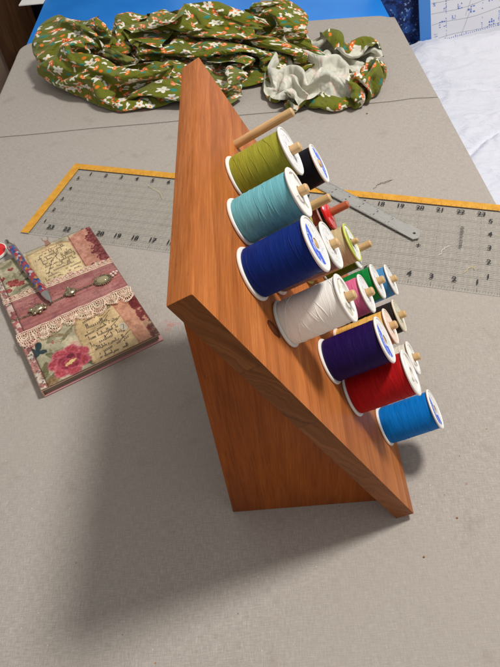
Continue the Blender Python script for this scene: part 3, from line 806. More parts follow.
# oval locket with a glass dome
mb = MB(); ellip(mb, (4.54, 4.66, JT+.05), (.40, .30, .06)); 
for rr in (1, .86): mb.tube([(4.54+.40*rr*math.cos(q*.2618), 4.66+.30*rr*math.sin(q*.2618), JT+.08) for q in range(25)], .035, 6, False)
for q in range(28): ellip(mb, (4.54+.45*math.cos(q*.2244), 4.66+.345*math.sin(q*.2244), JT+.06), (.028, .028, .028), 6, 4)
mb.build('locket', M_brass, journal, 60)
mb = MB(); ellip(mb, (4.54, 4.66, JT+.07), (.31, .23, .12)); mb.build('glass_dome', plain('smoky_glass', srgb(150, 140, 104), .06, Coat_Weight=1.0), journal, 60)
mb = MB()
for x, y in ((5.02, 4.78), (5.17, 4.84), (5.06, 4.62), (5.22, 4.68), (5.32, 4.8)):
    ellip(mb, (x, y, JT+.08), (.075, .065, .07), 10, 6)
mb.build('bead_cluster', plain('pearl_bead', srgb(222, 196, 184), .25, Coat_Weight=.4), journal, 60)
# teapot charm
mb = MB(); ellip(mb, (2.94, 4.74, JT+.1), (.28, .25, .15)); ellip(mb, (2.93, 4.99, JT+.11), (.13, .09, .08)); ellip(mb, (2.93, 5.1, JT+.11), (.055, .055, .055))
mb.tube([(3.1, 4.72, JT+.1), (3.2, 4.75, JT+.1), (3.25, 4.85, JT+.1)], [.055, .04, .03], 8)
mb.tube([(2.78, 4.85, JT+.1), (2.66, 4.86, JT+.1), (2.64, 4.72, JT+.1), (2.78, 4.66, JT+.1)], .03, 8)
mb.tube([(2.86, 4.58, JT+.06), (3.04, 4.56, JT+.06)], .05, 8); ellip(mb, (3.05, 4.5, JT+.07), (.05, .05, .05)); mb.build('teapot_charm', M_brass, journal, 60)
# frog like charm beside the pen point
mb = MB(); ellip(mb, (1.3, 4.58, JT+.1), (.34, .24, .15), rot=.2); ellip(mb, (1.0, 4.66, JT+.12), (.14, .12, .1))
for dx, dy in ((.0, .23), (.25, .19), (-.28, .18), (.32, -.12), (.05, -.25), (-.2, -.2)): ellip(mb, (1.28+dx, 4.58+dy, JT+.08), (.10, .08, .08), 10, 6)
mb.build('animal_charm', M_brass, journal, 60)
# small clip with a clear loop on the top edge
mb = MB(); mb.add([(2.98, 8.86, JT+.02), (3.26, 8.88, JT+.02), (3.22, 9.24, JT+.02), (3.02, 9.22, JT+.02), (2.98, 8.86, JT+.05), (3.26, 8.88, JT+.05), (3.22, 9.24, JT+.05), (3.02, 9.22, JT+.05)], [(3, 2, 1, 0), (4, 5, 6, 7), (0, 1, 5, 4), (1, 2, 6, 5), (2, 3, 7, 6), (3, 0, 4, 7)])
for sx in (-1, 1): mb.tube([(3.12+sx*.05, 9.2, JT+.05), (3.12+sx*.17, 9.34, JT+.07), (3.12+sx*.12, 9.46, JT+.06), (3.12+sx*.16, 9.52, JT+.05)], .018, 6)
mb.build('page_clip', plain('brown_clip', srgb(150, 110, 92), .35), journal, 40)

# ---- pen lying over the journal
pv0, pv1 = Vector((-13.63, 11.27, .665)), Vector((-16.85, 16.06, .665))
pd = (pv1-pv0); PL = pd.length
pen = thing('pen', 'floral barrelled ballpoint pen with silver tip lying over the journal', 'pen', pv0, None, pd.to_track_quat('Z', 'Y').to_matrix())
m = NT('flower_print_barrel'); P = m.coord()
v = m.new('ShaderNodeTexVoronoi'); m.put(v.inputs['Vector'], P); v.inputs['Scale'].default_value = 5.5
c1 = m.ramp(m.sep(v.outputs['Color'])[0], [(0, srgb(28, 56, 140)), (.24, srgb(196, 40, 44)), (.48, srgb(64, 98, 170)), (.62, srgb(214, 206, 206)), (.74, srgb(212, 148, 46)), (.84, srgb(160, 30, 50)), (.93, srgb(30, 40, 80))], 'CONSTANT')
c1 = m.mix(m.m('MULTIPLY', m.step(m.noise(P, 16, 2), .52, .62), .55), c1, srgb(20, 26, 60))
M_barrel = m.out(m.mix(1.0, c1, (.68, .66, .68), 'MULTIPLY'), .18, Coat_Weight=.8)
M_chrome = plain('chrome', srgb(190, 188, 184), .16, Metallic=1.0)
mb = MB(); mb.lathe([(.02, 0), (.045, .02), (.06, .16), (.13, .3), (.195, .66), (.195, .76), (0, .76)], 32); mb.build('tip', M_chrome, pen, 40)
mb = MB(); mb.lathe([(0, .76), (.19, .765), (.205, 1.6), (.207, 3.4), (.198, 5.0), (0, 5.01)], 40); mb.build('barrel', M_barrel, pen, 40)
mb = MB(); mb.lathe([(0, 5.01), (.2, 5.012), (.2, 5.2), (.15, 5.42), (.11, 5.5), (.11, 5.78), (.09, 5.83), (0, 5.84)], 32); mb.build('cap', M_chrome, pen, 40)
mb = MB(); mb.add([(x, y, z_) for z_ in (3.9, 5.3) for x, y in ((-.2, -.05), (-.2, .05), (-.24, .05), (-.24, -.05))], [(0, 1, 5, 4), (1, 2, 6, 5), (2, 3, 7, 6), (3, 0, 4, 7), (0, 3, 2, 1), (4, 5, 6, 7)]); mb.build('clip', M_chrome, pen, 30)
# ---- spotted red tag
tagd = thing('spotted_tag', 'round red tag with black spots and white rim beside the pen end', 'tag', (-17.75, 16.0, .02))
mb = MB(); mb.lathe([(0, 0), (.66, 0), (.70, .04), (.70, .12), (.68, .15), (.64, .15), (.63, .12), (0, .12)], 48); mb.build('rim', M_white, tagd, 40)
mb = MB(); mb.lathe([(.635, .13), (.54, .19), (.32, .24), (0, .26)], 48); mb.build('face', M_redp, tagd, 60)
mb = MB()
for a, rr in ((.2, .33), (1.4, .36), (2.5, .3), (3.7, .36), (4.9, .33), (0, 0)): ellip(mb, (rr*math.cos(a), rr*math.sin(a), .235-.09*rr), (.075, .075, .04), 12, 6)
mb.build('spots', M_ink, tagd, 60)

# ================================================================== PRINTED FABRIC
# the crumpled cloth in two pieces: vertex positions of a 124 x 90 and a 50 x 45 weave, as differences from their neighbours
CLOTH_HEAP = (
-81,3,6,5,-2,-7,-1,-2,6,4,4,-1,1,4,5,6,4,6,6,5,5,5,5,6,5,4,4,4,4,4,2,3,3,3,4,5,4,-2,3,1,4,3,2,2,2,1,1,4,4,2,3,3,-2,1,1,-1,3,2,4,-5,7,-6,-1,-3,4,-1,-2,5,-1,-5,-5,-5,-4,-3,-4,-4,-3,-4,-4,-3,-3,-3,-2,-6,-4,-5,-2,-4,-8,-2,-7,-3,-6,-5,-4,-6,-3,-1,2,0,-2,-4,-1,-1,-1,-1,-3,-1,-2,-2,-3,4,-5,5,5,4,4,5,6,5,4,5,3,5,-6,
-4,2,-1,-2,3,0,-2,5,-7,-1,-1,5,4,1,-1,-1,2,0,0,-6,0,1,2,-2,-1,0,0,0,0,0,0,0,0,1,0,-2,-1,2,-1,1,-1,0,-1,0,0,1,2,-2,0,0,1,-2,4,0,-1,1,-3,2,-1,5,-6,3,-6,3,1,0,2,-2,6,2,0,2,0,-1,0,1,-1,0,0,0,1,0,-4,0,1,1,0,-1,0,-7,5,-4,4,0,-2,1,-2,-2,0,2,6,1,-1,1,0,0,1,-2,1,-1,0,-7,7,-1,1,1,2,0,0,-1,1,-1,0,-11,-1,
-3,-1,0,-2,2,5,-4,0,-2,3,1,2,0,0,-2,1,0,0,-7,6,0,0,-3,0,1,1,-1,2,-2,-3,2,-1,0,0,0,0,-1,2,-1,0,0,-1,1,-1,0,1,0,1,-1,1,-2,2,-1,0,0,1,3,-3,-3,0,-1,2,2,2,-2,7,4,-4,-5,2,5,-1,2,0,0,-1,0,0,0,0,-3,-2,3,0,1,0,0,-4,1,1,-4,4,-5,1,1,2,3,2,-4,-4,-1,8,0,0,1,0,-1,0,-2,1,0,1,-1,1,0,1,1,1,-2,1,-1,-1,-9,-1,-2,
-4,2,-2,5,-6,4,4,-9,5,0,-1,-1,1,-1,4,-1,0,-2,1,1,-2,-1,2,3,-3,-3,1,-1,-1,2,-3,0,1,0,-1,-1,1,0,0,1,-1,0,0,0,0,0,1,0,0,0,1,0,-1,0,3,-1,-3,-2,1,0,-2,1,8,-3,3,-2,2,6,0,1,-3,0,-3,3,0,0,0,-1,1,-3,1,2,-2,1,-3,4,-2,1,-1,1,-1,-3,3,0,3,0,0,-2,1,1,-1,0,1,-1,-1,2,1,0,0,-1,0,2,-1,0,1,0,-1,0,1,0,-1,-9,-1,-2,-1,
2,-4,4,-6,2,-3,-1,8,3,-11,2,1,0,2,0,0,-5,1,6,-1,2,1,-1,-6,-1,2,1,0,5,-6,-3,1,-1,-1,1,2,-2,-1,1,0,0,0,0,0,1,0,-1,1,1,-1,2,-1,1,-1,-2,0,-1,4,-5,0,3,2,-3,6,-2,1,-1,0,6,0,0,-1,1,-3,0,2,0,1,-3,2,1,-1,0,0,1,-2,-1,0,1,0,2,1,1,0,0,1,-1,0,0,0,-2,-1,2,-2,4,-2,1,-1,-1,0,1,-2,4,0,-1,0,1,0,0,-2,-8,-2,-1,-1,1,
-1,2,-6,-1,2,-2,10,1,-9,7,-3,-1,-2,0,-1,0,5,1,-1,0,1,-2,-5,0,1,1,1,1,0,3,-3,-5,1,2,0,-4,0,3,4,-1,-5,0,-1,1,0,0,1,-1,1,2,-2,-1,0,0,1,2,6,-6,8,-4,-3,-1,2,-4,2,0,0,1,0,5,0,1,-1,-1,-1,-2,1,0,1,4,-1,-1,1,1,-1,-2,-3,2,1,3,0,0,0,1,1,-1,0,1,0,0,-1,-3,2,-1,-1,4,-2,0,0,1,0,2,-2,1,1,-1,0,-1,0,-7,-3,0,-1,0,-1,
-2,-4,0,2,-2,7,-5,2,6,1,-3,-1,-3,0,1,1,0,-1,1,-1,-3,2,-1,-2,4,1,-1,0,-5,4,5,-3,1,-5,-2,0,5,-1,-4,-1,2,-2,1,0,0,0,0,2,0,-1,-1,3,-1,6,2,2,-7,8,-7,7,-1,-4,2,-2,0,-1,-1,0,0,-2,2,1,1,1,0,-2,-2,3,-1,-3,5,2,-1,-1,-1,-1,3,0,1,0,0,1,0,1,-1,1,0,-1,1,0,-1,1,-2,0,-6,1,3,-1,-1,4,3,0,0,-1,0,0,-1,-1,-5,-3,-1,0,-2,0,4,
-2,-2,-1,-1,4,-3,4,-2,0,-1,6,-6,4,0,-1,-1,-2,0,-1,0,2,-1,6,3,-6,0,0,0,-4,-1,3,5,-6,-1,-1,3,-3,0,0,0,1,0,0,-1,2,0,0,-1,-1,2,3,-4,7,-2,0,4,4,-5,4,-7,4,1,-7,7,-4,2,0,-3,0,-6,0,0,1,1,4,3,0,-4,2,4,-6,-3,0,6,0,0,0,2,1,0,1,0,0,1,0,-1,0,1,-3,2,1,-4,-3,5,0,-6,3,0,1,-4,5,4,0,-1,-2,0,0,-3,-6,-1,0,-1,1,5,2,
-5,4,-5,4,-2,1,-1,-1,1,1,-2,6,-1,-1,-2,-1,2,-2,1,-1,0,0,0,3,4,-3,1,-7,2,-2,0,1,-1,-1,1,0,0,-1,0,0,1,0,-1,3,-1,0,1,1,1,-1,-1,7,-1,-2,5,-3,4,0,-2,1,1,-1,0,-6,1,0,0,1,-1,6,-4,-3,-1,0,-2,0,3,3,1,0,-1,0,3,-8,1,2,5,1,-1,0,0,0,2,0,-1,0,1,-1,0,-1,0,1,0,-3,3,0,-6,3,3,-1,-5,2,3,-2,1,1,-5,-4,1,1,0,-2,3,3,2,
-3,-3,5,-4,2,2,-4,0,1,0,0,0,1,0,1,1,-3,3,-3,2,-2,0,1,-2,0,2,-2,-1,4,-2,-2,-1,0,1,0,0,0,-1,0,-1,0,1,3,-1,0,0,0,1,0,2,3,0,-3,6,0,0,-3,2,2,1,-8,7,-1,2,-4,-3,1,1,0,-5,7,1,-1,2,0,1,0,-1,1,-6,-1,0,0,3,2,-1,-3,1,4,0,1,-1,2,-2,2,0,-1,0,0,-3,1,-1,4,0,-1,-1,2,0,-1,0,-3,-4,1,4,-1,-6,-3,0,0,-1,5,5,0,-2,5,
0,-6,0,3,3,-5,0,1,0,0,0,1,0,0,0,0,1,-1,1,-1,1,0,-3,0,1,0,-2,3,-4,0,-1,1,0,1,-1,1,-2,1,-1,1,-1,4,0,-1,1,2,-1,0,1,1,0,0,3,1,-3,-1,-5,-1,0,2,2,0,7,0,3,-4,-1,-2,1,-2,2,-2,7,-2,-1,-1,-3,2,-4,0,1,1,-5,7,2,-2,3,2,-1,1,-1,1,0,0,0,0,0,-1,0,0,-3,2,1,-1,2,-1,2,0,-1,0,0,-4,0,-2,-4,-2,-1,0,0,1,-1,9,3,-1,1,
-6,12,-5,1,-7,-1,1,1,0,1,0,1,0,0,0,-1,1,-3,0,1,2,1,-3,2,-1,-2,-1,-1,0,1,-1,0,1,-1,2,-3,1,0,0,-1,3,0,0,1,-1,0,2,1,1,0,0,0,2,-3,0,-2,-2,-2,-1,1,5,-3,0,0,2,6,0,2,-3,-1,0,1,2,1,0,-1,0,-4,1,-2,0,-1,1,-3,1,8,2,-5,4,0,0,0,-3,3,-4,0,-1,4,-2,2,2,-1,-1,2,-8,6,-6,-1,2,4,2,0,-9,-3,0,2,-2,2,-2,8,0,-1,0,6,-1,
6,-4,1,-8,-1,2,2,-1,-1,0,2,0,0,1,-1,0,-2,4,0,1,-1,-3,2,-3,-2,0,0,-1,0,-1,1,0,-1,4,-3,1,-1,-1,0,5,-1,-2,0,1,1,1,0,1,0,1,1,1,-1,-2,-5,-2,3,-3,3,-1,1,1,-1,1,1,0,1,-1,1,5,0,0,-3,-3,0,3,1,1,-1,1,0,0,5,0,1,-2,-2,3,-3,2,0,1,-1,-2,3,-1,1,-4,2,2,1,-2,-2,-6,2,-3,4,3,2,1,-1,1,0,-5,-5,-3,6,-4,6,0,3,-5,7,-1,0,
-1,-3,-1,0,1,5,-2,-2,1,0,0,0,1,0,1,-1,1,-1,0,-2,-1,-1,1,-2,1,-1,-1,0,0,0,-1,1,4,-4,1,-2,0,2,2,0,-2,1,1,0,1,0,2,0,1,0,1,-1,-3,-4,0,-2,0,4,-2,0,1,1,0,0,-2,0,-1,3,2,7,-3,3,-6,0,-1,-1,2,1,0,-1,2,6,1,-1,-1,-1,-1,2,0,-1,0,-1,3,-1,0,0,-1,1,1,-3,-1,3,-2,1,1,1,0,1,0,-1,0,-2,1,0,0,0,-5,2,-1,-2,4,1,-1,2,1,
-6,2,1,-2,7,-1,0,-2,-1,0,1,0,-1,1,-2,0,1,0,-3,0,0,-1,0,1,-1,-1,0,0,0,-1,2,-1,1,0,0,1,0,1,1,-1,4,-3,-1,2,0,2,-1,1,0,1,-1,-3,-4,1,-3,1,-1,1,0,2,0,0,0,0,1,0,0,-1,0,0,5,-2,0,4,-1,-3,-3,3,-1,6,5,0,-1,0,-1,1,-1,-1,0,-3,3,0,-4,0,2,0,1,0,3,-1,1,0,-2,2,1,-1,2,0,0,-1,-2,-1,-1,2,1,-1,0,0,-2,0,-2,4,0,1,-1,
1,-3,-2,6,-3,2,-3,1,2,-2,0,0,0,0,2,0,-3,0,3,-1,-5,0,-2,1,0,-1,0,0,0,1,0,1,0,3,1,-4,2,1,-1,-1,1,0,2,0,2,-2,1,-1,2,-1,-3,-3,-1,0,2,4,-1,3,3,0,-1,0,0,0,-2,-7,0,0,0,0,1,5,-1,2,1,-1,0,-7,8,5,0,-3,2,0,0,-1,1,-2,-2,4,-4,3,1,0,-4,2,1,1,-1,0,0,-5,-2,0,3,6,2,0,-4,-6,1,4,3,-2,-1,0,0,0,-2,3,1,-1,0,0,0,
-1,-3,7,2,-4,-3,5,3,-10,5,0,-4,2,-1,0,-2,2,0,0,-3,-2,2,0,-1,2,-1,-1,4,1,-4,-1,0,0,1,2,0,1,-2,0,1,-1,5,0,0,-1,-1,1,1,-1,-3,-2,-1,1,-1,1,1,5,-3,-3,1,0,-1,0,-1,1,6,0,-2,-5,-1,0,6,1,-2,1,0,0,5,3,-1,-4,4,0,0,-1,-1,-1,1,0,-3,5,-2,1,-1,2,-1,1,-1,-2,2,-3,1,3,1,0,-7,-3,-1,3,6,2,1,-5,-1,-1,0,-1,2,1,-5,1,5,1,0,0,
1,5,-2,-2,3,-1,1,0,-1,-6,1,5,-8,-1,-1,3,1,0,-2,-4,5,-3,-1,2,0,-1,2,-2,0,3,4,-6,1,0,-4,6,2,-1,1,1,2,-1,-1,-1,0,1,-1,0,-3,-2,-1,1,0,0,2,-2,0,-1,1,0,0,0,-1,1,0,-2,0,1,5,-2,-3,0,6,-4,-1,4,5,4,-1,-6,5,0,-1,0,0,0,0,0,-1,1,-2,2,0,1,-1,0,-1,1,2,-1,1,0,0,-1,1,1,1,0,-3,1,-2,-5,-1,3,-1,0,-1,3,2,1,-3,-1,1,0,1,
7,0,-2,0,0,0,0,-1,-1,-3,-2,-1,-2,2,2,0,0,-3,-3,5,-3,-2,2,2,-1,2,-1,-3,2,7,-5,0,-4,2,5,1,-2,3,1,-4,-1,1,1,0,-2,3,0,-5,-2,-1,0,-1,1,1,0,0,-1,1,0,-1,1,0,1,-1,-1,0,0,-1,-1,2,1,0,4,0,2,6,2,-1,-4,2,0,-5,1,3,1,0,-1,-1,1,0,0,0,0,0,1,0,0,1,-3,-1,-1,-2,1,4,4,-2,-3,2,-2,-1,-4,2,0,1,0,-1,2,-6,1,6,1,-1,0,-1,2,
6,0,0,-1,1,-1,0,-1,0,-4,-1,0,5,-8,-1,1,-1,-1,2,-2,-2,2,3,0,-4,0,0,5,-3,-1,3,1,3,0,-4,1,2,0,-1,2,0,0,0,1,0,-1,-4,-1,-1,0,-1,1,0,2,-2,0,0,1,0,0,-2,2,0,0,-1,1,0,-1,-1,-1,1,1,0,11,2,-3,1,-1,0,2,-6,3,2,0,-2,1,-1,1,0,1,0,-1,0,1,-1,0,0,-3,0,4,-3,2,2,-1,-4,6,-2,-7,6,-5,4,-4,1,0,2,0,-2,1,2,-2,2,1,0,1,-3,
6,0,0,0,-3,1,0,-1,1,-1,-1,-5,0,4,-3,-2,-2,1,1,-4,1,6,-3,-2,3,1,0,-3,0,-2,0,5,2,-2,4,0,-4,1,0,2,1,-1,-1,0,1,-5,0,0,1,1,1,0,-1,-3,0,0,2,-2,-1,0,1,0,0,0,1,1,-1,3,1,-1,0,-1,1,0,6,-1,-1,4,-1,-3,3,-1,0,-6,6,-1,1,0,0,0,0,1,0,-1,0,1,-1,1,0,-4,3,3,-1,0,-2,-1,1,1,-8,6,-3,2,0,-3,-2,2,5,-1,2,0,-2,-6,2,2,1,
6,-1,1,0,1,-7,2,1,0,0,-7,-4,2,-3,1,0,1,1,-1,8,-4,-2,-1,-1,-1,-1,-1,1,2,0,1,3,-1,3,-3,1,1,0,1,1,0,-1,0,-1,-1,1,-2,0,0,-1,1,-2,1,0,1,0,-1,4,3,1,-3,-5,5,-2,1,0,1,-2,0,2,0,0,0,0,0,0,4,-3,5,-1,-1,1,-4,5,-5,4,0,0,0,0,0,-2,1,1,1,0,0,0,0,0,1,0,-1,-1,1,-5,2,-1,3,-6,4,-2,-1,-1,5,1,-3,5,0,-1,-1,-2,-4,1,3,
5,1,0,0,-4,-1,-4,2,2,2,-2,-3,-5,1,2,-1,-1,-1,1,2,6,-8,0,0,1,5,-2,1,0,-2,3,0,1,-3,2,-3,2,0,1,-1,-1,-1,0,0,-1,-1,0,1,-1,3,-4,1,1,2,2,2,2,0,0,1,1,0,-9,7,-2,-1,0,1,0,-1,-1,0,0,0,0,4,-3,4,0,1,-1,1,-1,0,0,-4,5,-1,-1,1,-1,-1,2,0,0,-2,2,0,0,1,0,0,0,0,-2,1,-2,0,-2,4,-5,2,1,3,-2,0,3,-2,0,-2,0,0,2,-5,0,
4,2,-2,-1,-1,2,-8,-2,7,-1,1,0,3,-1,-5,-5,0,1,4,-3,1,-2,0,1,2,-3,7,-5,0,5,-1,-2,-3,0,0,3,0,0,-1,0,0,0,0,-1,1,-1,4,-1,0,-5,1,6,0,2,1,1,0,0,0,-3,-2,-2,7,-5,5,-2,-1,-1,0,1,-1,0,0,0,-1,0,2,1,-1,3,0,-2,3,-8,3,5,-2,0,1,-3,2,0,-4,5,0,1,-2,1,1,0,0,-1,-1,1,0,0,-2,0,1,-2,2,-1,0,3,0,1,-1,1,-2,-2,2,0,-1,-4,1,
0,3,-2,1,1,1,0,-7,1,2,0,1,-5,-4,1,3,-1,3,-4,1,0,0,-1,1,0,2,-2,6,-2,1,-4,-2,2,1,2,0,-1,0,0,0,0,-2,0,2,0,2,-5,1,-1,2,4,0,3,1,1,-1,-1,-5,-5,4,-2,3,1,2,0,4,-3,0,-2,0,1,-1,0,0,2,1,0,-2,-6,4,4,1,-9,5,4,0,-1,-1,2,0,-5,2,0,-2,4,-1,2,-1,1,1,-1,-4,4,-1,-2,2,0,0,0,-1,0,0,2,0,0,1,0,-1,0,-1,-3,4,-1,-3,-1,
0,-2,2,-4,0,3,1,3,-7,-1,1,0,-2,5,1,2,1,-5,-2,-2,1,0,1,-1,1,0,3,-4,5,-5,-1,4,2,1,-1,-4,2,-2,0,1,-3,3,0,-1,0,0,2,-3,3,3,-1,0,1,2,-2,-1,-2,-4,2,0,1,5,-2,1,0,-3,6,-3,2,-2,0,0,-1,0,0,0,1,1,-2,-3,-3,3,2,7,-3,2,-1,0,-2,-1,2,2,-1,-3,2,2,0,1,0,-4,-3,2,-3,0,4,2,0,-1,1,0,-1,0,2,1,0,-1,0,-3,1,2,-1,2,-6,1,-2,
-1,-4,4,-1,2,-4,0,-1,1,0,1,0,1,-4,0,0,2,-2,0,1,0,0,1,1,-1,1,-3,3,-4,1,5,2,-3,0,1,-1,-2,2,-2,0,0,2,-2,0,-1,0,1,2,0,0,3,-3,0,-2,0,-2,4,2,-4,0,7,-1,0,-1,0,-3,-2,4,0,0,0,0,1,0,0,1,-1,0,0,-5,6,-8,9,1,0,0,0,0,-2,0,0,2,1,-2,-3,5,-4,2,-2,1,2,1,1,-1,-1,-1,1,0,0,-1,0,1,2,-1,1,0,-4,2,-3,1,4,-5,-2,3,-2,
-1,-3,0,2,-2,2,3,-2,-4,2,-2,3,-1,1,3,-5,-1,0,-1,1,0,1,-1,1,0,0,-2,-1,3,4,1,-2,-1,1,-2,3,0,-1,1,-7,4,0,0,0,0,1,-2,1,0,0,-1,2,-1,1,-3,6,-6,7,1,-1,0,1,-3,0,-1,5,-2,0,-1,1,0,0,0,0,0,-2,1,0,0,3,-10,8,3,-1,0,-1,1,-1,0,0,0,1,0,0,-2,-1,5,-1,-1,1,0,0,-3,0,4,-6,3,1,-1,1,0,0,0,1,-1,-2,2,2,1,-1,-6,-2,4,3,-6,
-1,-2,-1,1,3,-2,-2,2,1,-2,2,-2,0,1,2,0,-6,0,1,0,0,1,0,0,0,0,2,1,0,1,0,-3,3,0,-1,-3,1,-2,1,1,-1,-2,2,0,0,0,1,2,-1,1,-1,-2,1,0,4,-5,6,-7,8,0,1,-1,0,-2,-4,2,3,0,0,0,0,0,-1,0,-1,2,-2,0,2,-8,6,6,-5,2,3,-6,3,0,0,1,-1,1,0,1,-1,1,1,-3,-2,2,-2,4,1,-1,-6,5,-1,1,0,-1,1,2,-1,-2,1,2,1,-4,-3,0,3,2,0,-2,-2,
-3,2,-5,2,-2,5,-1,-1,0,2,-2,0,1,5,-5,-4,0,0,1,0,1,1,-1,0,0,-1,1,0,4,-1,-1,1,0,-1,-4,2,0,2,-4,5,-2,2,-2,-1,1,0,1,-1,1,-1,2,3,-6,0,1,1,-4,5,0,1,0,-6,5,3,1,-2,0,0,1,-1,0,0,0,-1,1,0,-1,-1,-1,0,8,-2,-3,-1,2,4,-3,-1,2,-2,4,-2,0,1,1,-6,1,0,0,-3,8,-6,6,0,0,-3,-3,4,0,1,1,-1,-2,4,0,-5,3,-1,3,0,-1,0,-1,-2,0,
-4,1,0,-3,3,3,-1,2,-1,1,-2,-2,6,-3,-4,2,-3,0,0,0,0,2,-1,-1,0,-1,1,5,0,-2,-2,2,1,-3,0,0,1,0,-1,0,2,-2,1,0,0,0,0,0,0,1,0,-1,6,-3,-3,0,1,3,-1,-2,0,3,0,-2,3,1,0,-1,-1,1,0,0,-2,1,-1,-4,3,-1,-1,7,-1,-5,4,-2,0,5,-4,1,0,0,2,-2,3,-1,-3,3,-6,-1,7,-1,-1,3,-7,0,7,-1,2,-3,1,1,1,0,1,-6,0,5,-2,4,-1,-1,-1,-3,1,0,0,
-1,-1,-1,6,0,-4,-1,1,2,-3,2,-1,-1,-1,-3,-1,4,-2,1,1,-3,0,2,1,0,0,3,0,-3,-1,2,1,-1,-3,1,1,-1,1,-1,0,-1,0,1,0,0,1,1,1,1,-1,-3,1,-2,0,-1,1,1,-1,0,2,1,2,-1,2,1,0,0,0,0,0,0,-2,2,-1,-5,4,-1,-4,4,7,-5,5,-1,-1,0,-2,2,0,-3,2,2,-1,-3,3,1,0,-1,0,0,-1,-6,6,1,-1,-3,5,0,0,0,1,0,1,-1,1,1,-2,1,0,-1,-2,-1,2,-2,-1,5,
-5,2,0,-3,1,2,3,-3,0,1,0,3,-6,1,0,-1,-1,1,1,0,-1,3,1,-3,0,4,0,-2,-1,1,1,-1,-3,0,1,2,0,-2,5,-4,2,-1,0,2,0,0,0,-1,-1,0,0,-3,1,2,-3,0,1,1,1,0,0,3,1,0,-3,1,0,2,0,-3,0,2,0,-6,6,-5,-1,8,2,-2,3,-1,1,-2,0,-2,0,-1,0,1,2,-2,4,0,0,-3,1,3,-7,0,6,-6,-2,7,-2,-2,3,1,1,-1,0,1,1,0,-1,0,-1,-3,-3,5,1,-1,-1,3,0,
-4,0,1,-2,0,0,0,1,-1,-1,1,-1,2,-2,3,4,-6,1,0,-2,4,-3,0,2,2,0,-1,-2,1,1,0,0,-2,-2,4,-2,0,1,-1,1,0,0,0,0,0,0,0,0,0,-1,0,2,0,-4,2,1,2,-1,0,2,-1,-1,0,1,3,-1,1,-4,0,3,-2,1,-6,5,0,5,2,-7,6,1,0,-1,-2,3,-6,1,-1,0,0,4,-1,1,3,-1,0,1,1,-4,0,0,-4,-2,6,1,-3,2,1,0,0,1,1,-1,-1,-3,2,-1,-3,3,0,-4,2,1,4,0,0,
-4,0,1,-1,0,-1,0,-1,1,1,0,1,0,-2,-1,2,1,1,-3,1,-2,2,1,2,1,0,-3,0,2,0,0,-2,-3,2,-1,1,0,0,0,2,-3,1,0,1,1,-1,0,0,-2,0,1,-1,0,-1,7,-3,0,1,0,-1,0,1,1,-1,0,0,0,3,-3,-1,1,-1,6,1,-3,0,1,2,0,1,-1,-5,6,-3,0,-9,0,4,3,2,2,0,-1,2,0,0,-2,3,0,2,0,-1,-4,-2,6,-1,0,-1,0,-1,-1,-4,0,4,1,-2,0,-1,1,2,0,1,-1,2,-1,
-3,-2,1,0,-1,0,-1,0,-1,-1,0,1,0,-1,1,3,1,-2,0,0,0,2,2,1,0,-3,0,3,0,-1,0,-4,0,2,2,0,-2,-1,-1,0,1,1,0,0,-1,0,0,-1,1,0,-1,1,0,4,-3,1,-1,0,1,0,2,0,-1,2,0,1,-1,0,3,-2,1,0,0,-1,2,0,-1,3,-2,-2,0,3,-5,-3,-3,0,8,3,-1,2,-8,8,-1,0,2,-2,1,0,3,1,-1,2,0,-1,-1,0,-4,-2,-1,2,-2,2,1,1,-3,1,0,-1,2,1,0,0,0,0,0,
-1,0,-2,-1,-1,-1,0,-2,0,2,0,1,-1,0,1,2,7,-3,-4,-2,2,1,2,0,-1,-1,2,-2,-1,2,-2,-2,1,3,-1,0,2,0,3,-3,1,0,1,-3,-3,0,-1,0,0,0,1,1,-2,2,0,2,-1,1,-1,1,0,1,1,-1,0,0,0,-1,0,3,0,1,0,1,0,-1,-2,1,-1,-2,-2,-3,1,-2,0,4,-3,2,9,-1,0,0,1,-4,3,0,2,2,1,1,1,0,0,0,-2,-5,-3,0,4,-3,0,4,-2,-4,0,3,3,0,0,0,-2,1,1,0,0,
-2,-1,0,-1,-2,-1,-1,-1,0,-1,1,2,1,1,2,-1,6,1,0,-6,0,2,0,0,-2,1,1,2,-3,-2,1,-2,3,2,-3,0,-1,1,1,6,0,-1,-1,-3,0,1,-3,2,-2,2,0,-3,1,-1,0,0,2,0,0,0,0,0,0,0,1,-1,1,-1,0,1,0,-1,-1,0,0,0,1,0,-1,-2,-1,0,-1,4,-1,5,3,-4,2,1,3,0,-8,6,0,0,4,1,-1,0,1,0,-3,-1,-4,-1,1,-1,-4,8,3,0,-2,1,1,0,0,0,0,-4,3,0,1,-1,-1,
-3,0,0,-1,0,-4,-1,0,-1,1,2,0,0,4,1,3,-5,7,-2,-2,-1,0,0,-1,0,3,-1,-1,3,-3,-3,1,5,0,-2,-1,1,0,0,-2,0,2,0,3,-2,1,1,-8,4,-2,0,-1,1,0,0,1,0,1,0,0,0,-1,0,1,-1,1,-1,1,1,-1,0,1,1,1,0,1,-2,-2,-3,0,-1,2,0,-1,1,0,0,7,-1,-5,7,-4,2,-5,1,8,0,0,0,1,-3,0,-1,-1,-1,0,-1,0,4,-6,-2,6,6,0,0,-3,1,-3,-1,4,0,0,0,0,-4,
-3,0,-1,-1,-1,-3,-1,0,3,2,0,-2,4,1,4,0,0,-1,0,0,-4,2,-1,-1,3,-4,1,0,-1,3,-4,5,-1,0,1,1,-1,1,0,-1,-2,-1,-1,0,4,-1,-4,8,-8,0,0,2,-1,0,1,1,0,0,0,-1,0,1,0,-1,0,0,0,1,0,1,1,-1,1,-2,1,-4,1,0,-2,1,1,-1,-1,1,2,2,1,1,-6,7,0,-6,2,4,3,-1,0,1,1,-3,1,-5,6,-6,1,0,0,1,-5,-3,6,0,5,5,-4,0,-4,4,2,-1,0,1,0,-3,-2,
